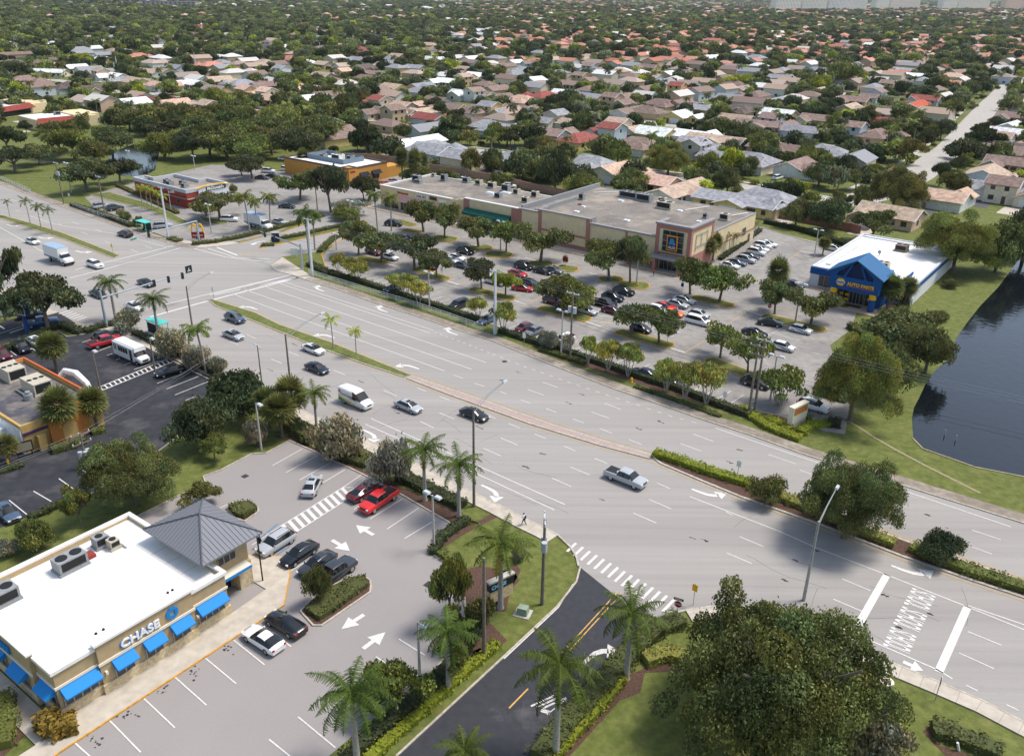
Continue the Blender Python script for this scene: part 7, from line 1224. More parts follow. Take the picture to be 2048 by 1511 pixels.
for k, x, y, ty, w, c, l in (('big', 1540, 1480, 1172, 470, 'oak', 'huge dense tree filling the lower right, on the lawn'), ('big', 1688, 1075, 893, 225, 'oak', 'large round tree in the hedge median at right'), ('dense', 1530, 1010, 945, 74, 'oak', 'small round tree left of the large median tree'), ('dense', 1878, 1120, 1055, 88, 'oakd', 'small round tree at the right of the hedge median'), ('big', 270, 1010, 862, 190, 'oak', 'big round tree on grass between taco lot and bank'), ('dense', 405, 895, 775, 130, 'oakd', 'dark broad tree at the lower end of dark lot'), ('dense', 480, 830, 725, 150, 'oakd', 'dark wide tree between road and dark lot'), ('oak', 430, 922, 868, 52, 'oakl', 'small young tree on the bank lawn by the kerb'), ('oak', 163, 1055, 978, 50, 'oakl', 'slim young tree on lawn behind the bank roof'),
    ('dense', 75, 1100, 1030, 75, 'oakl', 'light green round tree on lawn behind the bank'), ('oak', 405, 1010, 965, 66, 'oak', 'tree behind the grey hip roof'), ('dense', 640, 1205, 1122, 56, 'oak', 'conical island tree beside the dark grey pickup'), ('oak', 902, 1245, 1115, 78, 'oakl', 'tree at the corner drain of bank car park'), ('oak', 945, 1290, 1180, 80, 'oak', 'tree behind the thick timber pole'), ('oak', 795, 1430, 1330, 120, 'oakl', 'white flowering bush tree between two royal palms'), ('oak', 905, 1360, 1290, 60, 'oakl', 'small tree before the short lamp post'),
    ('oak', 98, 662, 540, 132, 'oakd', 'large dark tree over the blue pickup'), ('oak', 12, 640, 465, 90, 'oakd', 'dark tree cut by the left edge above the white sign'), ('big', 1700, 840, 640, 190, 'oakl', 'large pale trunk tree at the canal lawn'), ('dense', 1790, 700, 600, 170, 'oak', 'dense tree mass right of the parts store entrance'), ('dense', 1850, 745, 640, 100, 'oak', 'dense tree beside canal bank, lower'), ('dense', 1765, 790, 670, 140, 'oak', 'dense tree right of the pale trunk tree'), ('big', 1905, 545, 405, 175, 'oakl', 'huge bright tree behind the parts store at the canal'), ('dense', 1990, 545, 420, 110, 'oak', 'dense tree at right edge above canal'), ('dense', 2045, 520, 400, 110, 'oakd', 'dark tree cut by the right edge above canal'), ('big', 1785, 425, 312, 140, 'olive', 'large bronze green tree above the parts store'),
    ('dense', 1590, 455, 385, 60, 'oak', 'tree at supermarket back wall beside service drive'), ('dense', 1650, 462, 385, 90, 'oakd', 'tree above the reddish wall, middle'), ('oak', 1740, 485, 415, 85, 'oak', 'thin tree behind the parts store roof'), ('dense', 1110, 385, 280, 82, 'oakd', 'tall dark tree behind the supermarket left parapet'), ('dense', 1165, 398, 332, 84, 'oakl', 'light green tree behind the supermarket roof, left'), ('dense', 1260, 385, 325, 76, 'oakl', 'dome shaped green tree before the orange roof house'), ('big', 1335, 350, 268, 110, 'oakl', 'broad green tree above the tan roof house'), ('dense', 1235, 330, 270, 70, 'oakl', 'green tree left of the broad green tree'), ('dense', 690, 440, 402, 60, 'oakl', 'pale round tree beside the side road'), ('oak', 700, 432, 395, 66, 'silver', 'grey airy tree behind the pale round tree'),
    ('oak', 662, 425, 318, 88, 'oakd', 'dark tree before the golden restaurant, left'), ('oak', 728, 400, 350, 48, 'oakd', 'dark tree left of two palms before golden restaurant'), ('oak', 742, 400, 360, 40, 'oakd', 'small dark tree before golden restaurant awnings'), ('oak', 600, 400, 330, 84, 'oak', 'tree above the green car by the palms'), ('oak', 505, 358, 305, 70, 'oakd', 'dark tree left of golden restaurant, mid lot'), ('oak', 484, 352, 308, 46, 'oakd', 'dark tree left of the mid lot tree'), ('oak', 440, 440, 380, 90, 'oak', 'tree on the mulched island of burger restaurant'), ('oak', 413, 432, 388, 50, 'oak', 'smaller tree at left of the mulched island'), ('oak', 175, 382, 315, 100, 'oakd', 'dark tree by the grass left of burger restaurant'), ('oak', 240, 365, 310, 70, 'oakd', 'tree between lamp and pond'),
    ('oak', 30, 345, 290, 80, 'oakd', 'tree at left above the grass verge'), ('oak', 80, 330, 285, 70, 'oak', 'tree on the grass at far left'), ('oak', 895, 415-45, 330, 50, 'oak', 'tree behind strip shop roof by the service drive'), ('oak', 835, 372, 330, 60, 'oak', 'tree beside rooftop units of strip shops'), ('oak', 1000, 385, 345, 50, 'oak', 'small tree at the garden wall behind strip shops'), ('oak', 765, 468, 0, 0, 'oak', '')):
    if w: T_(k, x, y, ty, w, c, l, gb)
gp = 'royal palms near the road'
for x, y, ty, l in ((1001, 1215, 1085, 'royal palm on the corner lawn with thick grey trunk'), (1252, 1356, 1225, 'royal palm right of the dark driveway arrow'), (1111, 1511, 1330, 'royal palm at the bottom by the dark driveway'), (897, 1380, 1262, 'royal palm in the bank hedge beside short lamp'), (715, 1530, 1385, 'royal palm at the lower bank car park edge'), (850, 1000, 898, 'royal palm left of the tall lamp, by silver tree'), (918, 1032, 927, 'royal palm just left of the tall lamp'), (634, 860, 785, 'royal palm right of the long armed lamp'), (232, 640, 563, 'royal palm behind near mast, left of two'), (318, 675, 597, 'royal palm behind near mast, right of two'), (930, 1590, 1500, 'royal palm crown cut by the bottom edge')):
    P_('royal', x, y, ty, l, gp)
gp = 'coconut palms around the car parks'
for x, y, ty, l in ((413, 748, 655, 'yellow green palm among silver shrubs'), (500, 465, 390, 'tall palm at the burger lot hedge, first of three'), (515, 458, 400, 'tall palm at the burger lot hedge, second of three'), (541, 455, 392, 'tall palm at the burger lot hedge, third of three'), (620, 530, 425, 'dark palm behind the concrete pole, left'), (630, 500, 430, 'dark palm behind the concrete pole, right'), (755, 458, 388, 'tall palm before the strip shops, left of two'), (783, 462, 392, 'tall palm before the strip shops, right of two'), (635, 420, 365, 'bright yellow green palm before golden restaurant'), (700, 500-45, 420, 'palm by the side road bend')):
    P_('coco', x, y, ty, l, gp, 'coco' if 'dark' not in l else 'royal')
gp = 'young palms on the grass medians'
for x, y, ty, l in ((20, 433, 403, 'first'), (61, 447, 402, 'second'), (83, 457, 413, 'third'), (106, 467, 420, 'fourth')): P_('slim', x, y, ty, 'young palm on the far left median, %s from left' % l, gp)
P_('slim', 667, 697, 638, 'young palm on the grass median, left of two', gp, 'lime'); P_('slim', 713, 712, 662, 'young palm on the grass median, right of two', gp, 'lime')
gp = 'sabal palms'
for x, y, ty, l in ((115, 745, 690, 'sabal palm by the white sedan at taco restaurant'), (132, 880, 808, 'sabal palm before the tan wall, left of two'), (195, 855, 800, 'sabal palm before the orange gable, right of two'), (20, 925, 888, 'small sabal palm at the white annex'), (565, 875, 815, 'sabal palm at lamp pole, front'), (540, 855, 800, 'sabal palm at lamp pole, left'), (585, 850, 785, 'sabal palm at lamp pole, back'), (1411, 528, 490, 'sabal palm at the supermarket side wall, left of two'), (1425, 520, 482, 'sabal palm at the supermarket side wall, right of two'), (1549, 600, 542, 'lone sabal palm in the drive left of parts store'), (1645, 510, 485, 'sabal palm beside the parts store roof edge'), (1773, 620, 572, 'sabal palm before parts store, left'), (1808, 612, 572, 'sabal palm before parts store, right'), (683, 350, 318, 'sabal palm behind golden restaurant'), (830, 372, 320, 'tall sabal palm right of golden restaurant, front'), (805, 362, 315, 'tall sabal palm right of golden restaurant, left'), (845, 360, 322, 'tall sabal palm right of golden restaurant, right'), (640, 335, 310, 'sabal palm left behind golden restaurant'), (610, 345, 312, 'sabal palm at golden restaurant lot corner')):
    P_('sabal', x, y, ty, l, gp, 'sabal')
gp = 'small palms along the supermarket side wall'
for i, (x, y, ty) in enumerate(((1457, 508, 472), (1466, 500, 470), (1473, 495, 468), (1482, 488, 462), (1489, 482, 458), (1500, 478, 448), (1508, 475, 446))): P_('slim', x, y, ty, 'leaning small palm along supermarket side wall, number %s from the left' % ['one', 'two', 'three', 'four', 'five', 'six', 'seven'][i], gp, 'olive')
gp = 'small palms beside the burger restaurant'
for i, (x, y, ty) in enumerate(((285, 412, 375), (296, 418, 375), (305, 422, 378), (318, 420, 385), (330, 428, 392))): P_('slim', x, y, ty, 'small palm in the drive through hedge, number %s from the left' % ['one', 'two', 'three', 'four', 'five'][i], gp, 'lime')
H = hedge
H([(660, 548), (724, 566), (800, 591), (900, 623), (975, 648)], 1.4, .9, 'oakd', 'dark roadside hedge behind the long railing')
H([(1000, 664), (1060, 683), (1130, 705), (1200, 728), (1300, 762)], 1.3, .9, 'oakd', 'dark roadside hedge between concrete pole and hydrant'); H([(1300, 762), (1370, 785), (1440, 812), (1500, 834)], 1.3, .9, 'oakd', 'dark roadside hedge right of the hydrant')
H([(1080, 700), (1120, 712), (1170, 728)], 1.2, .6, 'oak', 'low planting in front of silver leaved trees'); H([(1270, 775), (1330, 795), (1440, 835)], .9, .5, 'oak', 'low planting strip in front of roadside trees')
H([(1308, 910), (1360, 926), (1420, 948), (1500, 972)], 1.6, .9, 'lime', 'bright green end of the median hedge'); H([(1500, 975), (1580, 1005), (1640, 1030), (1700, 1053)], 1.9, .9, 'yel', 'yellow green middle run of the median hedge, under the trees'); H([(1700, 1058), (1760, 1082), (1788, 1092)], 1.6, .9, 'yel', 'yellow hedge run right below the large median tree')
H([(1822, 1098), (1880, 1124), (1950, 1150), (2048, 1180), (2150, 1210)], 1.8, .9, 'oakl', 'green yellow median hedge at the right edge')
H([(578, 852), (600, 866), (630, 886)], 2.4, 1.3, 'oak', 'green hedge block between lamp pole and silver tree'); H([(640, 893), (690, 918), (740, 935)], 1.2, .8, 'oak', 'low hedge under the left silver tree'); H([(705, 905), (735, 920)], 1.0, .8, 'olive', 'bronze plants between the two silver trees')
H([(800, 955), (850, 978), (900, 1003), (925, 1015)], 2.0, .9, 'oakd', 'dark hedge behind the two royal palms'); H([(868, 1110), (880, 1080), (905, 1062), (935, 1042)], 1.3, .8, 'oakd', 'curved hedge at the short concrete lamp'); H([(878, 1105), (905, 1125), (925, 1140)], 1.2, .7, 'oakl', 'yellowish hedge below the short concrete lamp')
hedge([(612, 1225), (640, 1243), (672, 1222), (736, 1175), (730, 1158), (700, 1163), (650, 1190)], 0, .75, 'oak', 'leafy ground hedge filling the bank island', closed_poly=True, z=.12); hedge([(458, 1018), (475, 1012), (500, 1010), (513, 1018), (512, 1024), (490, 1038), (470, 1032)], 0, .8, 'oak', 'small leafy island behind the grey hip roof', closed_poly=True, z=.12)
H([(950, 1262), (930, 1300), (905, 1340), (880, 1362)], 1.6, 1.1, 'oakd', 'dark hedge behind thick timber pole'); H([(995, 1290), (930, 1345), (850, 1420), (760, 1500), (720, 1540)], 1.1, .6, 'lime', 'long low lime hedge along the driveway kerb'); H([(880, 1365), (820, 1415), (740, 1480), (690, 1530)], 1.5, .9, 'oakd', 'long dark hedge behind the lime hedge')
H([(1362, 1243), (1310, 1262), (1272, 1295), (1225, 1350), (1175, 1405), (1125, 1460), (1080, 1520)], 2.2, .9, 'oak', 'thick green hedge along right side of dark driveway'); H([(1245, 1360), (1200, 1415), (1140, 1480), (1100, 1530)], 1.0, .7, 'lime', 'yellow hedge inside the thick driveway hedge'); H([(1290, 1325), (1330, 1312), (1375, 1318), (1400, 1330)], 1.6, .9, 'yel', 'yellow hedge arc at the big tree')
H([(1865, 1465), (1900, 1470), (1950, 1492), (2000, 1511)], 1.8, .9, 'oak', 'leafy shrub bed at the lower right corner'); H([(1800, 1450), (1775, 1490), (1765, 1520)], 1.0, .8, 'yel', 'yellow plants right of the lower right silver shrub')
H([(0, 707), (45, 688), (90, 667), (112, 656)], 1.6, 1.0, 'oakd', 'hedge between taco car park and lower side road'); H([(118, 652), (140, 658), (165, 668)], 1.8, .9, 'oakd', 'corner hedge beside the yellow hydrant'); H([(170, 666), (205, 655), (232, 650)], 1.5, .9, 'oakd', 'hedge at the near signal mast base'); H([(270, 668), (320, 692), (380, 720), (440, 755)], 1.4, .9, 'oakd', 'hedge between shuttle bus and silver shrubs')
H([(1480, 812+5), (1530, 852), (1575, 872), (1600, 880)], 1.8, .7, 'lime', 'long bright clipped hedge at the brick sign bed'); H([(1535, 838), (1560, 850), (1578, 862)], 1.6, .7, 'lime', 'short bright clipped hedge behind the long one'); H([(1600, 868), (1625, 852), (1658, 850)], 1.6, .8, 'lime', 'bright clipped hedge right of the slab sign'); H([(1655, 848), (1680, 853)], 2.0, 1.1, 'oakd', 'dark round shrub at the trunk of the pale trunk tree'); H([(1608, 838), (1618, 842)], 1.3, 1.0, 'oakl', 'spiky plant behind the slab sign')
H([(385, 490), (430, 486), (480, 476), (540, 461), (600, 446)], 1.6, .8, 'oak', 'clipped hedge curving round the burger restaurant corner'); H([(340, 478), (360, 484)], 2, .6, 'oak', 'low planting at the concrete pole foot beside arches sign'); H([(235, 372), (280, 392), (330, 415), (355, 428)], 1.4, .7, 'olive', 'drive through hedge beside burger restaurant'); H([(145, 412), (200, 430), (265, 455)], 1.4, .9, 'oakd', 'hedge behind the left roadside railing')
H([(545, 482), (600, 472), (660, 458), (690, 452)], 1.5, .8, 'oak', 'hedge on the side road median'); H([(620, 530), (660, 550), (672, 548)], 2.0, .8, 'oakd', 'low hedge at railing start'); H([(640, 505), (665, 480), (700, 462)], 1.6, .8, 'oak', 'hedge on the grass triangle by the side road'); H([(523, 493), (548, 491)], 1.4, .6, 'oak', 'round shrub at the directory sign')
H([(1050, 385), (1140, 408), (1200, 425)], 1.2, 1.0, 'dk', 'dark hedge on the garden wall behind supermarket'); H([(1530, 446), (1600, 462), (1650, 478), (1690, 492)], 1.6, 1.2, 'dk', 'dark hedge along the reddish garden wall'); H([(1440, 520), (1480, 492), (1520, 462)], 1.2, .8, 'oakd', 'hedge along the supermarket side wall'); H([(1700, 655), (1750, 690), (1790, 640), (1850, 560), (1890, 520)], 1.6, 1.2, 'oak', 'shrub line along parts store canal side')
H([(180, 990), (140, 1003), (90, 1025), (60, 1040)], 1.0, .7, 'oakd', 'hedge at the dark lot edge behind bank'); H([(105, 905), (145, 893), (170, 885)], 1.6, .9, 'oak', 'hedge before the tan restaurant wall'); H([(185, 868), (210, 862)], 1.3, .7, 'oakl', 'small planting under the right sabal palm'); H([(45, 930), (0, 945)], 1.6, .4, 'oakd', 'low planting at the bollard')
hedge([C.w(u, v) for u, v in ((-18.3, .5), (-18.6, -1.2), (-17.0, -2.0))], 1.6, 1.6, '96803a', 'yellow orange croton bush at the bank corner', world=True, cat='shrub', name='croton_bush', leaf=.32); H([(0, 1400), (10, 1450), (0, 1500)], 2.2, 1.0, 'oakl', 'shrubs at the lower left edge')
for x, y, ty, w, l in ((240, 428, 415, 16, 'small round grey green shrub by the roadside fence'), (252, 440, 420, 26, 'clipped round shrub right of the fence'), (278, 452, 428, 22, 'round shrub behind the bus shelter'), (468, 385, 366, 18, 'small round shrub at the burger restaurant sign wall')): T_('shrub', x, y, ty, w, 'silver' if 'grey' in l else 'oak', l, 'round shrubs', 'shrub', 'round_shrub')
for x, y, l in ((1900, 575, 'low shrub on canal bank near the parts store'), (1880, 640, 'low shrub on the canal bank at a bend'), (1795, 545, 'shrub against the ribbed white wall')): T_('shrub', x, y, y-22, 36, 'oak', l, 'canal bank shrubs', 'shrub', 'bank_shrub')
# ---------------- suburb houses ----------------
def gable(b, x0, x1, y0, y1, z, rise, axis='x', o=.55, th=.16):
    """sheet-thick gable roof; returns gable triangles for the wall"""
    if axis == 'x':
        ym = (y0+y1)/2; k = rise/((y1-y0)/2); zo = z-k*o; P = [(y0-o, zo), (ym, z+rise), (y1+o, zo)]
        vs = [(x, y, zz_) for x in (x0-o, x1+o) for y, zz_ in P]+[(x, y, zz_-th) for x in (x0-o, x1+o) for y, zz_ in P]
    else:
        xm = (x0+x1)/2; k = rise/((x1-x0)/2); zo = z-k*o; P = [(x0-o, zo), (xm, z+rise), (x1+o, zo)]
        vs = [(x, y, zz_) for y in (y0-o, y1+o) for x, zz_ in P]+[(x, y, zz_-th) for y in (y0-o, y1+o) for x, zz_ in P]
    b.add(vs, [(0, 1, 4, 3), (1, 2, 5, 4), (6, 9, 10, 7), (7, 10, 11, 8), (0, 6, 7, 1), (1, 7, 8, 2), (3, 4, 10, 9), (4, 5, 11, 10), (0, 3, 9, 6), (2, 8, 11, 5)])
def gwall(w, x0, x1, y0, y1, z, rise, axis='x'):
    if axis == 'x':
        ym = (y0+y1)/2
        for x in (x0, x1): w.add([(x, y0, z), (x, y1, z), (x, ym, z+rise-.17)], [(0, 1, 2)])
    else:
        xm = (x0+x1)/2
        for y in (y0, y1): w.add([(x0, y, z), (x1, y, z), (xm, y, z+rise-.17)], [(0, 1, 2)])
def hip(b, x0, x1, y0, y1, z, rise, o=.55):
    x0 -= o; x1 += o; y0 -= o; y1 += o; z -= .15; w = min(x1-x0, y1-y0)/2
    if x1-x0 > y1-y0: r0, r1 = (x0+w, (y0+y1)/2), (x1-w, (y0+y1)/2)
    else: r0, r1 = ((x0+x1)/2, y0+w), ((x0+x1)/2, y1-w)
    v = [(x0, y0, z), (x1, y0, z), (x1, y1, z), (x0, y1, z), r0+(z+rise+.15,), r1+(z+rise+.15,)]
    f = [(0, 1, 5, 4), (1, 2, 5), (2, 3, 4, 5), (3, 0, 4)] if x1-x0 > y1-y0 else [(0, 1, 4), (1, 2, 5, 4), (2, 3, 5), (3, 0, 4, 5)]
    b.add(v, f+[(0, 3, 2, 1)])
M_trimw = mat('white_trim', (.7, .7, .68), rough=.7)
def house_proto(key, vols, wins, gar, doors=()):
    w = MB(); r = MB(); tr = MB()
    for x0, x1, y0, y1, z0, h, kind, ax, rise in vols:
        w.box(x0, x1, y0, y1, z0, h-.01)
        if kind == 'g':
            gable(r, x0, x1, y0, y1, h, rise, ax); gwall(w, x0, x1, y0, y1, h-.01, rise, ax); o = .57
            if ax == 'y':
                xm = (x0+x1)/2; k = rise/((x1-x0)/2)
                for sg in (-1, 1): tr.tube([(xm, y0-o-.02, h+rise-.1), (xm+sg*((x1-x0)/2+o), y0-o-.02, h-k*o-.1)], .1, 4)
            else:
                ym = (y0+y1)/2; k = rise/((y1-y0)/2)
                for xx in (x0-o-.02, x1+o+.02):
                    for sg in (-1, 1): tr.tube([(xx, ym, h+rise-.1), (xx, ym+sg*((y1-y0)/2+o), h-k*o-.1)], .1, 4)
        else: hip(r, x0, x1, y0, y1, h, rise)
    P = [('wall', w.mesh(key+'_wall', M_wall), None), ('roof', r.mesh(key+'_roof', M_roof), None)]
    if tr.v: P.append(('fascia', tr.mesh(key+'_fascia', M_trimw), 'roof'))
    for (x, y, z, ww, hh, ax) in wins:
        b = MB(); 
        if ax == 'x': b.box(x-ww/2, x+ww/2, y-.04, y+.04, z, z+hh)
        else: b.box(x-.04, x+.04, y-ww/2, y+ww/2, z, z+hh)
        P.append(('window', b.mesh('window', M_win), None))
    x, y, ww = gar; b = MB(); b.box(x-ww/2, x+ww/2, y-.05, y+.03, .05, 2.2); P.append(('garage_door', b.mesh('garage_door', M_trimw), None))
    for x, y in doors: b = MB(); b.box(x-.5, x+.5, y-.05, y+.04, .05, 2.15); P.append(('door', b.mesh('door', mat('house_door', '5a4a42', rough=.7)), None))
    PROTO[key] = P
house_proto('house0', [(-7, 7, -4, 5, 0, 2.9, 'g', 'x', 1.9), (-7.02, -1, -9.5, -3.9, 0, 2.8, 'g', 'y', 1.7)], [(2, -4, .9, 1.8, 1.3, 'x'), (5, -4, .9, 1.4, 1.3, 'x'), (7, 0, .9, 1.4, 1.2, 'y'), (-1, -7, .9, 1.2, 1.1, 'y')], (-4, -9.5, 4.6), ((0, -4),))
house_proto('house1', [(-8, 8, -4.5, 5.5, 0, 2.9, 'h', 'x', 2.4), (2, 8.02, -9.5, -4, 0, 2.85, 'h', 'y', 1.9)], [(-5, -4.5, .9, 1.8, 1.3, 'x'), (-2, -4.5, .9, 1.4, 1.3, 'x'), (8, 2, .9, 1.6, 1.2, 'y'), (-8, 1, .9, 1.4, 1.2, 'y')], (5, -9.5, 4.6), ((.5, -4.5),))
house_proto('house2', [(-7, 1, -4, 4, 0, 5.4, 'g', 'x', 1.7), (.9, 8, -5, 4.2, 0, 2.9, 'g', 'y', 1.7)], [(-5, -4, 3.7, 1.2, 1.2, 'x'), (-1.5, -4, 3.7, 1.2, 1.2, 'x'), (-5, -4, .9, 1.4, 1.3, 'x'), (-7, 0, 3.7, 1.2, 1.2, 'y'), (8, -1, .9, 1.2, 1.2, 'y')], (4.5, -5, 4.4), ((-1.8, -4),))
house_proto('house3', [(-11, 11, -4.5, 4.5, 0, 2.8, 'g', 'x', 1.6), (-4, 4, -6.5, -4.4, 0, 2.7, 'g', 'y', 1.3)], [(-8, -4.5, .9, 1.6, 1.2, 'x'), (-5.5, -4.5, .9, 1.2, 1.2, 'x'), (6, -4.5, .9, 1.6, 1.2, 'x'), (9, -4.5, .9, 1.2, 1.2, 'x'), (11, 0, .9, 1.2, 1.2, 'y')], (0, -6.5, 4.8), ((5, -4.5),))
house_proto('house4', [(-5.5, 5.5, -7, 7, 0, 2.9, 'g', 'y', 2.2), (5.4, 10, -2, 6, 0, 2.7, 'g', 'y', 1.2)], [(-3.5, -7, .9, 1.2, 1.2, 'x'), (5.5, -5, .9, 1.3, 1.2, 'y'), (-5.5, 0, .9, 1.3, 1.2, 'y'), (8, -2, .9, 1.6, 1.4, 'x')], (1.5, -7, 4.4), ((-1.9, -7),))
house_proto('house5', [(-8, 8, -5, 6, 0, 3.1, 'h', 'x', 2.4), (-3, 5, -3, 4, 3.0, 5.6, 'h', 'x', 1.7), (-8.02, -3, -9, -4.5, 0, 3.1, 'h', 'y', 1.6)], [(0, -5, .9, 1.8, 1.5, 'x'), (4, -5, .9, 1.5, 1.4, 'x'), (-1, -3, 4.2, 1.0, 1.0, 'x'), (3, -3, 4.2, 1.0, 1.0, 'x'), (8, 1, .9, 1.6, 1.3, 'y')], (-5.5, -9, 4.2), ((-1.8, -5),))
RC = {'t': ('ad9786', 'tan'), 'b': ('87736a', 'brown'), 'd': ('665953', 'dark brown'), 'g': ('929397', 'grey'), 'w': ('dcdedd', 'white'), 'r': ('8d4f47', 'red'), 'o': ('b8806c', 'orange tile'), 'p': ('c5a592', 'peach'), 'x': ('b8593c', 'bright orange')}
WC = [('d8cdb6', 'cream'), ('c7b08f', 'beige'), ('d9d9d4', 'white'), ('b9c4cc', 'pale blue'), ('cdb19a', 'pinkish'), ('d3be82', 'yellow')]
HS = {0: '200,640b 120,430b 80,505d 320,530b 390,570w 560,690d 750,710d 830,600t 930,610w 1030,640g 1090,650t 1200,570t 1290,570t 1110,450o 1270,505t 1690,520o 1280,680p 1200,800r 1390,830p 1570,850t 1700,880t 1820,900t 1540,665w 1750,640t 1930,670g 2000,750p 1980,900p 1360,215r 1580,215r 1680,230r 650,255d 410,290d 1610,410b 1400,400b 1040,130w 110,230o 780,130p 1300,115o 1480,140p 1610,125o 1960,110p 400,145p 30,540b 240,370d',
 512: '60,680b 420,705p 60,760p 130,790p 330,185r 540,180r 650,165o 940,155o 1190,140o 560,130p 780,120p 1650,270o 1940,320o 420,270t 520,275b 310,300b 750,265r 960,300b 560,380b 80,360b 680,370t 490,410b 840,415r 980,430b 1380,360t 60,430r 810,475g 910,475b 270,470o 1090,500g 1390,470w 1270,540g 860,540d 1720,470w 1800,450t 540,600t 730,595p 910,580b 230,575g 1570,575b 1800,600w 1690,640t 1520,650w 1870,525t 2000,525b 1980,590b 1100,700t 950,725b 1330,690g 460,790w 1640,750w 1920,710b 1780,760b 1960,780b 960,830R 1160,840p 1040,895b 1140,910b 1330,890t 1560,860b 1760,880b 1910,890g 2000,890t 1400,940r 620,1030b 1070,1110b 1280,1130w 1740,985b 1860,1010g 1990,1020g 1400,1180g',
 1024: '30,220o 265,225o 350,340b 380,310o 450,280o 540,265o 600,260p 210,330o 100,305b 80,335o 430,345r 900,235r 930,310o 1200,220b 1350,270o 1240,280b 1030,320o 1150,320o 1040,350o 1280,345p 1380,310o 1530,305r 1720,325o 1770,380o 1900,410r 1720,265o 1850,280p 1950,460g 1590,460w 1800,470w 1090,535b 650,555b 200,505b 80,560g 20,590g 1070,440w 400,610b 580,635B 460,670b 430,750w 620,780g 250,765r 80,800p 50,870b 910,780b 840,815B 1360,720R 1190,830b 1350,830b 950,880b 1090,890b 1530,865g 1340,920w 1800,880d 1940,880d 1950,760b 1790,950t 560,990l 900,1030t 750,1060R 550,1110r 1150,1060w 1450,1080w 1640,1110l 1990,990b 300,1060b 1010,1150b 320,960g 1500,1190g 60,40o 150,40o 820,35o 1100,70w 1530,140p 1650,140p 1400,120o 850,130o',
 1536: '120,100t 120,130w 400,150o 580,160p 740,210o 900,110t 1140,115t 1310,115t 1180,175o 1310,165t 1520,170t 1740,185g 1950,185g 970,165t 780,165t 1030,145w 1740,140o 2020,130o 540,260o 310,280p 610,285o 460,320r 120,230o 290,240p 90,290p 590,205r 1130,285o 1060,310o 1220,310o 1450,240b 1810,300o 1760,335p 1980,325p 1940,380p 790,410r 890,420o 770,450o 1150,400o 1190,430o 1300,425t 1320,465p 1370,390r 1820,470o 2000,495r 660,370b 1060,555g 1420,530r 1520,580b 1480,610p 1050,580o 1150,600w 1050,660d 1000,700b 1440,665o 1340,720b 1260,790r 1180,835x 980,970r 850,770b 690,800b 660,860t 90,910w 80,990b 400,950b 280,1040g 740,1060b 880,1080b 100,620g 1970,930b 1960,1010w 1900,1060w 1920,1150t 1980,1190d',
 -1: '1657,305g 1596,330b 1502,319g 1563,295b 1879,391p 1974,347t 2007,302b 2021,325b 1987,374g 2030,385b 1399,300g 1466,315g 1230,340p 1305,360p 1361,376L 1478,398g 1530,395g 1036,318g 1180,325g 866,300g 932,312g 1780,425t 665,270b'}
HOUSES = []; random.seed(11)
def ordinal_dir(px): return ''
def zone(x, y):
    col_ = 'at far left' if x < 200 else 'above burger restaurant' if x < 480 else 'above golden restaurant' if x < 790 else 'above strip shops' if x < 1060 else 'above supermarket' if x < 1330 else 'above sign tower' if x < 1540 else 'above parts store' if x < 1830 else 'at far right'
    return ('skyline' if y < 40 else 'distant' if y < 75 else 'middle' if y < 120 else 'inner' if y < 180 else 'near' if y < 250 else 'nearest')+' suburb '+col_
for ox, sdat in HS.items():
    for e in sdat.split():
        a, c = e[:-1].split(','); k = e[-1]; x, y = (ox+int(a)/4, int(c)/4) if ox >= 0 else (int(a), int(c))
        two = k in 'RB'; lng = k in 'lL'; kk = {'R': 'r', 'B': 'b', 'l': 't', 'L': 't'}.get(k, k)
        q = G(x, y, 3.2); rc, rn = RC[kk]; wc, wn = random.choice(WC)
        if kk in 'og' and random.random() < .3: wc, wn = WC[0]
        if two: pk_ = 'house2'
        elif lng: pk_ = 'house3'
        elif kk in 'opx' and y < 130: pk_ = random.choice(['house1', 'house5', 'house1'])
        elif kk == 'w': pk_ = random.choice(['house3', 'house4', 'house0'])
        else: pk_ = random.choice(['house0', 'house0', 'house3', 'house4', 'house1', 'house2'] if y > 110 else ['house0', 'house1', 'house5', 'house3'])
        ang_ = random.choice([-40, -40, -40, 50, 140, -130])+random.uniform(-3, 3)
        if y < 150: ang_ += random.choice([0, 0, 15, -20, 30])
        far = (q.length > 900); s = 1.1 if not far else 1.1+min(.35, (q.length-900)/3000)
        q.z = 0; jk = 1+random.uniform(-.12, .12); c_ = lin(rc); c_ = (c_[0]*jk, c_[1]*jk*(1+random.uniform(-.04, .04)), c_[2]*jk)
        hn = {'house0': 'gabled', 'house1': 'hip roofed', 'house2': 'two storey', 'house3': 'long', 'house4': 'front gabled', 'house5': 'villa style'}[pk_]
        spawn(pk_, 'house', '%s roof %s house, %s' % (rn, hn, zone(x, y)), 'house', q, R(ang_), {'roof': c_, 'wall': wc, 'garage_door': 'd8d8d4'}, 'houses of the suburb', (s, s, s))
        HOUSES.append((q.x, q.y, 10.5*s, x, y))
        if q.length < 620:
            pass
HOUSES += [(G(x, y).x, G(x, y).y, 12, x, y-6) for x, y in ((30, 238), (70, 232), (90, 258), (120, 255), (150, 252), (185, 248), (210, 244))]
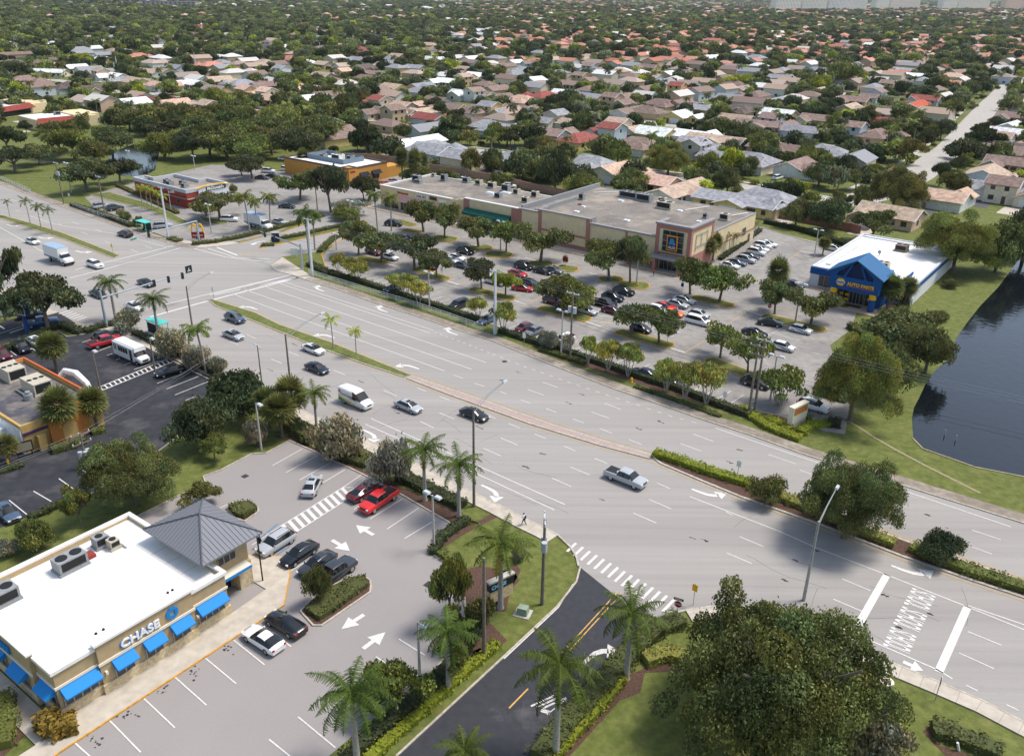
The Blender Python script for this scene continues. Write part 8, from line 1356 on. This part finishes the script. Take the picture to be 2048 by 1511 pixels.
STRD = [W3(p) for p in ([(560, 268), (640, 280), (760, 283), (880, 294), (1000, 306), (1100, 318), (1200, 332), (1330, 350), (1430, 364), (1530, 380), (1620, 392), (1760, 415)], [(1690, 405), (1760, 388), (1830, 352), (1872, 320), (1905, 296), (1945, 250), (1975, 215), (2010, 180)], [(880, 186), (940, 200), (1010, 210), (1100, 222), (1200, 236), (1290, 245), (1400, 258), (1540, 278), (1660, 292), (1760, 305), (1900, 312)], [(0, 158), (110, 160), (220, 178), (300, 190), (400, 205), (480, 222), (560, 235)], [(560, 140), (700, 150), (820, 160), (880, 186)], [(1905, 300), (1960, 310), (2048, 330)])]
SS = np.array([tuple(P[i].lerp(P[i+1], k/(int((P[i+1]-P[i]).length/3)+1)))[:2] for P in STRD for i in range(len(P)-1) for k in range(int((P[i+1]-P[i]).length/3)+1)])
LINE0 = [(-200, 240), (0, 240), (200, 235), (250, 240), (420, 235), (560, 238), (655, 300), (880, 325), (1140, 370), (1545, 405), (1760, 425), (2048, 395), (2300, 380)]
fh = MB(); cols_ = []; rr = random.Random(5); fa = R(-40); nfill = 0
def far_house(X, Y, a, w, d, hh, rc, wc, gb):
    st = len(fh.v); n0 = len(fh.f); fh.box(-w/2, w/2, -d/2, d/2, 0, hh); n1 = len(fh.f)
    for x_ in (-w*.3, w*.1): fh.box(x_, x_+1.6, -d/2-.05, -d/2+.02, .9, 2.1)
    n2 = len(fh.f); (gable if gb else hip)(fh, -w/2, w/2, -d/2, d/2, hh+.01, 2.2); n3 = len(fh.f)
    if gb: fh.add([(-w/2, -d/2, hh), (-w/2, d/2, hh), (-w/2, 0, hh+2.0)], [(0, 1, 2)]); fh.add([(w/2, -d/2, hh), (w/2, d/2, hh), (w/2, 0, hh+2.0)], [(0, 1, 2)])
    fh.xf(Matrix.Translation((X, Y, 0)) @ Matrix.Rotation(a, 4, 'Z'), st)
    cols_.extend([wc[:3]]*(n1-n0)+[(.03, .035, .04)]*(n2-n1)+[rc[:3]]*(n3-n2)+[wc[:3]]*(len(fh.f)-n3))
for iu in range(-60, 75):
    for iv in range(8, 62):
        u = iu*21+rr.uniform(-3, 3); v = iv*26+rr.uniform(-4, 4); X = u*math.cos(fa)-v*math.sin(fa); Y = u*math.sin(fa)+v*math.cos(fa)
        if Y < 260 or Y > 1400: continue
        x, y = PX(X, Y); 
        if x < -60 or x > 2110 or y > np.interp(x, [p[0] for p in LINE0], [p[1] for p in LINE0]): continue
        if min((X-a[0])**2+(Y-a[1])**2 for a in HOUSES) < 19**2 or np.min(np.hypot(SS[:, 0]-X, SS[:, 1]-Y)) < 15: continue
        if rr.random() < (.8 if y < 125 and x < 900 else .3 if y < 150 else .25): continue
        orange = x > 1000 and y < 135 and rr.random() < .85
        rc = lin(rr.choice(['b8806c', 'c08f7c', 'ad6f5c'] if orange else ['ad9786', '87736a', '929397', 'b5a294', 'c9c4bd', '9a8a80', 'dcdedd'])); wc = lin(rr.choice(['d8cdb6', 'd9d9d4', 'cdb19a', 'c7b08f', 'c4ccd2']))
        far_house(X, Y, fa+rr.choice([0, 0, PI/2, PI, -PI/2])+rr.uniform(-.1, .1), rr.uniform(13, 17), rr.uniform(9, 11), rr.choice([2.9, 2.9, 2.9, 5.2]), rc, wc, rr.random() < .65); HOUSES.append((X, Y, 10, x, y-3)); nfill += 1
HA = np.array(HOUSES)
# driveways and patios beside the nearer houses
dwm = [MB(), MB()]
for i, (hx, hy, r, x, y) in enumerate(HOUSES):
    if y > 140:
        a = R(-40+random.choice([0, 90, 180, 270])); d = Vector((math.cos(a), math.sin(a))); n = Vector((-d.y, d.x)); o = Vector((hx, hy))+d*7+n*random.uniform(-3, 3)
        dwm[i % 2].sheet([tuple(o+n*2.4), tuple(o+n*2.4+d*11), tuple(o-n*2.4+d*11), tuple(o-n*2.4)], .012+.0003*(i % 20))
struct('concrete_driveways', dwm[0], M_walk); struct('asphalt_driveways', dwm[1], mat('dark_driveway', '55555a', rough=.9, noise=.2, nscale=.5))
# screen enclosures, awning, fences
b = MB(); g = G(1633, 308); t = thing('shade_awning', 'turquoise shade awning on the grey roofed house', 'awning', g, R(-40)); b.box(-3.5, 3.5, -2, 2, 2.3, 2.4); part(t, 'canopy', b, M_teal); b = MB()
for u in (-3.3, 3.3): b.box(u-.05, u+.05, -1.9, -1.8, 0, 2.3)
part(t, 'post', b, M_white)
wall_line([(1810, 300), (1830, 290), (1850, 283), (1865, 276)], 1.8, .08, mat('timber_fence', 'a06a42', rough=.9, noise=.2, nscale=1), 'orange brown timber fence at the red roofed corner house', 'timber_fence', 'fence'); wall_line([(1810, 400), (1835, 412), (1850, 418)], 1.8, .08, mat('timber_fence2', '9c8a5c', rough=.9), 'yellowish timber fence by the peach roofed house above parts store', 'timber_fence', 'fence'); wall_line([(1675, 345), (1700, 335)], 1.8, .08, M_wood, 'grey timber fence right of the tan house with screen porch', 'timber_fence', 'fence')
# far street poles
for i, (x, y, ty) in enumerate(((56, 150, 124), (236, 146, 113), (231, 150, 125), (391, 133, 105), (530, 116, 92), (640, 100, 85), (719, 100, 78), (811, 68, 57), (771, 75, 66), (1130, 58, 45), (1234, 65, 45), (1355, 58, 45), (871, 55, 47), (1848, 68, 50))):
    g = G(x, y); h = hgt(x, y, ty); t = thing('white_pole', 'thin white pole standing over the trees, '+zone(x, y), 'pole', g, 0, 'white poles of the suburb'); b = MB(); b.tube([(0, 0, 0), (0, 0, h)], [.3+h*.012, .25], 6); part(t, 'pole', b, mat('pale_concrete_pole', 'c9ccd0'))
# condominium towers on the skyline
M_tower = mat('tower_stucco', 'cfc4ba', rough=.9)
for i, (x0, x1, yb, yt, c) in enumerate(((1551, 1600, 22, -8, 'ece6df'), (1604, 1652, 22, -8, 'eee6de'), (1656, 1732, 22, -6, 'e9e4e0'), (1751, 1776, 20, -6, 'f0e9e0'), (1779, 1838, 20, -8, 'ecdfd3'), (1884, 1912, 20, -8, 'f0e8df'), (1914, 1977, 20, -6, 'ece2d8'), (2010, 2060, 20, -6, 'e8c4b2'))):
    a = G(x0, yb); c2 = G(x1, yb); L = (c2-a).length; h = 46+4*(i % 3); t = thing('apartment_tower', 'pale apartment tower on the skyline', 'tower block', a, math.atan2(c2.y-a.y, c2.x-a.x), 'skyline apartment towers', None); b = MB(); b.box(0, L, 0, 26, 0, h); b.box(L*.4, L*.5, 4, 12, h, h+5); o = part(t, 'wall', b, M_wall, c)
    nc = max(5, int(L/7)); fl = int(h/4.2)
    for cidx in range(nc):
        b = MB(); x = L*(cidx+.5)/nc
        for f_ in range(fl): b.box(x-1.0, x+1.0, -.35, -.05, 3+f_*4.2, 5.2+f_*4.2)
        part(t, 'window_column', b, M_win)
    b = MB(); b.box(-.4, L+.4, -.4, 26.4, h, h+.8); part(t, 'roof_slab', b, M_trimw)
for i, (x, y, L, lab) in enumerate(((307, 14, 150, 'long grey low block in the far woods above the burger restaurant'), (1490, 14, 150, 'long pink low block on the skyline left of the towers'))):
    a = G(x-22, y); t = thing('low_apartment_block', lab, 'building', a, R(-5)); b = MB(); b.box(0, L, 0, 30, 0, 14); part(t, 'wall', b, M_wall, 'a9a3a8' if i == 0 else 'c9a494'); b = MB()
    for k in range(12):
        for f_ in range(3): b.box(4+k*L/12, 8+k*L/12, -.2, -.05, 3+f_*4, 5.4+f_*4)
    part(t, 'windows', b, M_win); b = MB(); b.box(-1, L+1, -1, 31, 14, 15); part(t, 'roof', b, M_roof, '8a8488')
# ---------------- suburb trees ----------------
LINE = [(-200, 285), (0, 262), (60, 285), (225, 285), (250, 280), (420, 262), (560, 255), (655, 312), (760, 316), (880, 338), (1060, 374), (1140, 388), (1545, 422), (1760, 452), (1850, 430), (2048, 400), (2300, 380)]
def lim(x): return np.interp(x, [p[0] for p in LINE], [p[1] for p in LINE])
STR = []
for p in ([(560, 268), (640, 280), (760, 283), (880, 294), (1000, 306), (1100, 318), (1200, 332), (1330, 350), (1430, 364), (1530, 380), (1620, 392), (1760, 415)], [(1690, 405), (1760, 388), (1830, 352), (1872, 320), (1905, 296), (1945, 250), (1975, 215), (2010, 180)], [(880, 186), (940, 200), (1010, 210), (1100, 222), (1200, 236), (1290, 245), (1400, 258), (1540, 278), (1660, 292), (1760, 305), (1900, 312)], [(0, 158), (110, 160), (220, 178), (300, 190), (400, 205), (480, 222), (560, 235)], [(560, 140), (700, 150), (820, 160), (880, 186)], [(1905, 300), (1960, 310), (2048, 330)]):
    P = W3(p)
    for i in range(len(P)-1):
        n = int((P[i+1]-P[i]).length/3)+1
        for k in range(n): q = P[i].lerp(P[i+1], k/n); STR.append((q.x, q.y))
STR = np.array(STR); VA = np.array(VEH)
def pxv(X, Y, Z=0):
    Z = Z-CH; yc = -(Y*math.sin(CTH)+Z*math.cos(CTH)); zc = Y*math.cos(CTH)-Z*math.sin(CTH); x = CF*X/zc; y = CF*yc/zc; return _c*x+_s*y+1024, -_s*x+_c*y+755.5
def candidates(n, y0, y1, rng, hmin, hmax, strict=True, dmax=None):
    """random world points seen between photo rows y0..y1"""
    px = rng.uniform(-60, 2110, n*9); D0 = G(1000, y1).y; D1 = G(1000, y0).y; D = np.sqrt(rng.uniform(D0**2, D1**2, n*9)); X = (px-1024)/CF*D*1.06; Y = D; x, y = pxv(X, Y); h = rng.uniform(hmin, hmax, len(X))
    ok = (y < lim(x)-2) & (y > y0-6)
    X, Y, x, y, h = X[ok], Y[ok], x[ok], y[ok], h[ok]; keep = np.ones(len(X), bool); r = h*.52
    for i in range(len(X)):
        d = np.hypot(HA[:, 0]-X[i], HA[:, 1]-Y[i])
        if (d < HA[:, 2]*.72+r[i]*.1).any(): keep[i] = False; continue
        if len(STR) and np.min(np.hypot(STR[:, 0]-X[i], STR[:, 1]-Y[i])) < 5.5+(r[i]*.3): keep[i] = False; continue
        if np.min(np.hypot(VA[:, 0]-X[i], VA[:, 1]-Y[i])) < 4: keep[i] = False; continue
        if strict:
            tpx, tpy = pxv(X[i], Y[i], h[i]); rp = r[i]*CF/math.hypot(X[i], Y[i], CH); hit = (np.abs(HA[:, 3]-x[i]) < rp+4) & (HA[:, 4] > tpy-1) & (HA[:, 4] < y[i]+1)
            if hit.any() and rng.random() < .8: keep[i] = False
    X, Y, x, y, h = X[keep], Y[keep], x[keep], y[keep], h[keep]; return X[:n], Y[:n], x[:n], y[:n], h[:n]
rng = np.random.default_rng(3)
cols_n = [('oak', 'mid green'), ('oakd', 'dark green'), ('oakd', 'dark green'), ('oak', 'mid green'), ('oakl', 'light green'), ('dk', 'very dark green'), ('olive', 'olive'), ('lime', 'yellow green')]
def suburb_tree(X, Y, x, y, h, kind=None):
    c, cn = random.choices(cols_n, [4, 3, 3, 3, 4, 3, 2, 1.3])[0]; r = h*random.uniform(.42, .68); k = random.choice(['dense', 'oak', 'far', 'dense'])
    spawn(k+str(random.randrange(3)), 'tree', '%s %s tree, %s' % (cn, 'tall' if h > 9.5 else 'small' if h < 7 else 'round', zone(x, y)), 'tree', (X, Y, 0), random.uniform(0, 6.28), {'crown': jit(c)}, 'trees of the suburb', (r, r, h))
# woods between the pond and the restaurants, then the nearest suburb trees
WD = [(18, 305), (190, 325), (225, 305), (330, 285), (350, 262), (330, 318), (365, 300), (385, 322), (400, 285), (420, 315), (440, 290), (455, 318), (470, 270), (490, 300), (510, 322), (520, 285), (545, 310), (555, 270), (580, 295), (600, 318), (610, 285), (300, 262), (260, 262), (375, 255), (430, 255), (500, 250), (560, 248), (640, 300), (625, 262), (150, 318), (120, 310), (340, 248), (460, 245), (655, 285)]
for i, (x, y) in enumerate(WD):
    q = G(x, y); h = random.uniform(8, 12.5); c = random.choice(['oak', 'oakl', 'oakd', 'oak', 'yel' if i % 7 == 0 else 'oak']); cn = {'oak': 'mid green', 'oakl': 'light green', 'oakd': 'dark green', 'yel': 'yellowish'}[c]
    spawn(random.choice(['dense', 'dense', 'oak'])+str(random.randrange(3)), 'tree', '%s spreading tree in the woods by the pond, %s' % (cn, 'rear' if y < 275 else 'middle' if y < 300 else 'front'), 'tree', q, random.uniform(0, 6), {'crown': jit(c)}, 'trees in the woods by the pond', (h*.72, h*.72, h))
Xs, Ys, xs, ys, hs = candidates(170, 215, 460, rng, 5, 10)
for a in zip(Xs, Ys, xs, ys, hs): suburb_tree(*[float(v) for v in a])
# palms of the suburb
Xs, Ys, xs, ys, hs = candidates(110, 150, 440, rng, 7, 11)
for X, Y, x, y, h in zip(Xs, Ys, xs, ys, hs):
    k = float(h)/8.2; spawn('coco'+str(random.randrange(2)), 'palm_tree', 'feathery palm, '+zone(x, y), 'palm tree', (float(X), float(Y), 0), random.uniform(0, 6), {'fronds': jit(random.choice(['coco', 'royal', 'olive']))}, 'palms of the suburb', (1.15, 1.15, k))
# special coloured trees that stand out
for k, x, y, ty, w, c, l in (('dense', 345, 190, 172, 28, 'purple', 'purple flowering tree at left street'), ('dense', 1750, 245, 220, 36, 'purple', 'purple flowering tree beside red roofed house'), ('far', 872/4+512, 58, 46, 22, 'b03a26', 'red flowering tree in the upper middle'), ('far', 1390, 55, 40, 22, 'a83a2a', 'dark red flowering tree, far middle, near two orange roofs'), ('dense', 1480, 175, 138, 78, 'lime', 'yellow green spreading tree right of the small canal'), ('dense', 1640, 182, 144, 50, 'lime', 'bright yellow green tree on the right side'), ('dense', 900, 140, 111, 50, 'lime', 'yellow green tree in upper middle suburb'),
    ('dense', 160, 130, 98, 60, 'lime', 'yellow green tree tops at upper left'), ('dense', 237, 225, 208, 40, 'lime', 'bright yellow green tree before the left plaza'), ('dense', 1680, 170, 112, 80, 'oakl', 'large green tree beside the bright yellow green tree, far right'), ('dense', 1840, 275, 225, 70, 'oak', 'dark green tree by the corner street'), ('dense', 435, 225, 162, 70, 'oakl', 'broad light green tree at the left street bend'), ('dense', 690, 235, 178, 60, 'oak', 'dark round tree above golden restaurant, right of two'), ('dense', 655, 235, 180, 60, 'oak', 'dark round tree above golden restaurant, left of two'), ('dense', 1600, 195, 158, 80, 'oak', 'wide green tree below the yellow green one'), ('shrub', 1055, 165, 142, 22, 'silver', 'silver blue palm like shrub in upper middle'), ('shrub', 1756, 165, 144, 22, 'silver', 'silver blue fan palm on the right'), ('shrub', 700, 180, 158, 24, 'silver', 'silver fan palm left of centre'),
    ('oak', 912, 265, 215, 44, 'oakd', 'dark palm cluster like tree above strip shops'), ('oak', 870, 225, 192, 40, 'oakd', 'dark round tree on the middle street verge'), ('dense', 1125, 340, 285, 50, 'oakd', 'dark tree at the street behind tall dark tree'), ('dense', 1480, 345, 310, 40, 'oakl', 'round green tree before the brick garage house')):
    T_(k, x, y, ty, w, c, l, 'trees that stand out in the suburb')
# the rest of the trees: one mass per distance band, instanced with geometry nodes
def mass(name, X, Y, S, C, protos, rotz):
    n = len(X); me = bpy.data.meshes.new(name); me.vertices.add(n); me.vertices.foreach_set('co', np.c_[X, Y, np.zeros(n)].astype(np.float32).ravel())
    for an, ty, dat in (('isc', 'FLOAT_VECTOR', S), ('irot', 'FLOAT_VECTOR', np.c_[np.zeros(n), np.zeros(n), rotz])): me.attributes.new(an, ty, 'POINT').data.foreach_set('vector', dat.astype(np.float32).ravel())
    me.attributes.new('icol', 'FLOAT_COLOR', 'POINT').data.foreach_set('color', np.c_[C, np.ones(n)].astype(np.float32).ravel()); me.attributes.new('idx', 'INT', 'POINT').data.foreach_set('value', np.random.default_rng(1).integers(0, len(protos), n).astype(np.int32))
    o = ob(name, me); o['kind'] = 'stuff'; o.color = (0, 0, 0, 1)
    g = bpy.data.node_groups.new(name, 'GeometryNodeTree'); g.interface.new_socket('Geometry', in_out='INPUT', socket_type='NodeSocketGeometry'); g.interface.new_socket('Geometry', in_out='OUTPUT', socket_type='NodeSocketGeometry')
    N = g.nodes; L = g.links; gi = N.new('NodeGroupInput'); go = N.new('NodeGroupOutput'); ip = N.new('GeometryNodeInstanceOnPoints'); L.new(gi.outputs[0], ip.inputs['Points'])
    gti = N.new('GeometryNodeGeometryToInstance')
    for p in protos:
        oi = N.new('GeometryNodeObjectInfo'); oi.inputs['Object'].default_value = p; L.new(oi.outputs['Geometry'], gti.inputs[0])
    L.new(gti.outputs[0], ip.inputs['Instance']); ip.inputs['Pick Instance'].default_value = True
    for an, dt, sk in (('isc', 'FLOAT_VECTOR', 'Scale'), ('irot', 'FLOAT_VECTOR', 'Rotation'), ('idx', 'INT', 'Instance Index')):
        a = N.new('GeometryNodeInputNamedAttribute'); a.data_type = dt; a.inputs[0].default_value = an; L.new(a.outputs[0], ip.inputs[sk])
    L.new(ip.outputs[0], go.inputs[0]); md = o.modifiers.new('scatter', 'NODES'); md.node_group = g; return o
def proto_objs(k, n, part_):
    out = []
    for i in range(n):
        me = [m for p, m, q in PROTO[k+str(i) if n > 1 else k] if p == part_][0]; out.append(next(o for o in bpy.data.objects if o.data is me))
    return out
def palette(n, rng, x=None):
    base = np.array([lin(GREENS[k])[:3] for k in ('oak', 'oakd', 'oakl', 'dk', 'olive', 'lime', 'ash')]); w = np.array([.25, .25, .16, .15, .05, .03, .1]); w /= w.sum(); i = rng.choice(7, n, p=w); c = base[i]*rng.uniform(.75, 1.25, (n, 1)); return c
for k in ('far0', 'far1', 'far2'):
    spawn(k, 'tree', 'dark green tree in a row by the far left street', 'tree', G(8+int(k[3])*14, 150), 0, {'crown': GREENS['oakd']}, 'trees of the suburb', (5, 5, 9))
spawn('farpalm', 'palm_tree', 'thin palm by the far left street', 'palm tree', G(66, 152), 0, {'fronds': GREENS['coco']}, 'palms of the suburb', (1.2, 1.2, 1.5))
spawn('farshrub', 'shrub', 'round garden shrub beside the far left street', 'shrub', G(80, 156), 0, {'foliage': GREENS['oak']}, 'garden shrubs', (2, 2, 2))
fo = proto_objs('far', 3, 'crown')
Xa, Ya, xa, ya, ha = candidates(950, 130, 460, rng, 4, 8.8)
Xb, Yb, xb, yb, hb = candidates(4200, 56, 130, rng, 6, 11.5)
X = np.r_[Xa, Xb]; Y = np.r_[Ya, Yb]; h = np.r_[ha, hb]; n = len(X); r = h*rng.uniform(.5, .8, n)
mass('suburb_trees', X, Y, np.c_[r, r, h], palette(n, rng), fo, rng.uniform(0, 6, n))
nf = 26000; D = rng.uniform(1200, 12000, nf); D[:9000] = rng.uniform(1250, 2400, 9000); D[9000:16000] = rng.uniform(2000, 4500, 7000); X = rng.uniform(-.68, .68, nf)*D; Y = D; h = rng.uniform(6, 11, nf); r = h*rng.uniform(.5, .85, nf)*np.clip(D/2600, 1.0, 3.2)
x, y = pxv(X, Y); keep = np.ones(nf, bool)
for hx, hy, hr, px_, py_ in HOUSES:
    if hy > 1000: keep &= ~((np.abs(X-hx) < 12) & (Y > hy-60) & (Y < hy+14) & (rng.random(nf) < .9))
cl = .5+.5*np.sin(X/170+1.3*np.sin(Y/240))*np.cos(Y/210+X/500); keep &= rng.random(nf) < .55+.45*cl
X, Y, h, r = X[keep], Y[keep], h[keep], r[keep]; n = len(X)
mass('far_woods', X, Y, np.c_[r, r, h], palette(n, rng), fo, rng.uniform(0, 6, n))
Xp, Yp, xp, yp, hp = candidates(520, 70, 300, rng, 8, 12)
mass('suburb_palms', Xp, Yp, np.c_[np.full(len(Xp), 1.2), np.full(len(Xp), 1.2), hp/7], palette(len(Xp), rng)*1.1, proto_objs('farpalm', 1, 'fronds'), rng.uniform(0, 6, len(Xp)))
Xp, Yp, xp, yp, hp = candidates(1500, 120, 440, rng, 1.0, 2.4, False)
mass('garden_shrubbery', Xp, Yp, np.c_[hp, hp, hp], palette(len(Xp), rng)*1.2, proto_objs('farshrub', 1, 'foliage'), rng.uniform(0, 6, len(Xp)))
# far roofs past the individual houses, one mass
for i in range(3200):
    D = rr.uniform(1300, 5200); u = rr.uniform(-.66, .66)
    if rr.random() > (.22 if u < -.1 else .62): continue
    orange = u > -.05 and rr.random() < .75; k = 1+min(.8, (D-1300)/3500)
    rc = lin(rr.choice(['b8806c', 'c99a86', 'ad6f5c'] if orange else ['b09c8c', '8f7c72', 'cdb8ac', 'dbd6cd', '98928e'])); wc = lin(rr.choice(['d8cdb6', 'e0e0da', 'cdb19a']))
    far_house(u*D, D, rr.uniform(0, 3.14), rr.uniform(12, 17)*k, rr.uniform(9, 12)*k, rr.choice([3.2, 5.5, 7]), rc, wc, rr.random() < .4)
me = fh.mesh('far_houses', mat('far_house_paint', (.9, .9, .9), tint=True, rough=.9)); me.attributes.new('tint', 'FLOAT_COLOR', 'FACE').data.foreach_set('color', np.c_[np.array(cols_), np.ones(len(cols_))].astype(np.float32).ravel()); o = ob('far_houses', me); o['kind'] = 'stuff'
# ---------------- labels: rank look-alikes from left to right ----------------
ORD = 'first second third fourth fifth sixth seventh eighth ninth tenth eleventh twelfth thirteenth fourteenth fifteenth sixteenth seventeenth eighteenth nineteenth twentieth'.split()
bpy.context.view_layer.update(); by = {}
for o in ALL: by.setdefault(o['label'], []).append(o)
for lab, os_ in by.items():
    if len(os_) < 2: continue
    os_.sort(key=lambda o: PX(o.matrix_world.translation.x, o.matrix_world.translation.y, 0)[0])
    for i, o in enumerate(os_):
        o['label'] = lab+', '+((ORD[i] if i < 20 else 'number %d' % (i+1))+' from left' if i else 'leftmost')
# ---------------- hazy air ----------------
b = MB(); b.box(-14000, 14000, -150, 26000, -1, 66); hz = bpy.data.materials.new('haze'); hz.use_nodes = True; n = hz.node_tree; n.nodes.remove(n.nodes['Principled BSDF']); pv = n.nodes.new('ShaderNodeVolumePrincipled'); pv.inputs['Color'].default_value = (.82, .88, 1, 1); pv.inputs['Density'].default_value = .000032; pv.inputs['Anisotropy'].default_value = .2; n.links.new(pv.outputs[0], n.nodes['Material Output'].inputs['Volume'])
o = ob('haze', b.mesh('haze', hz)); o['kind'] = 'stuff'
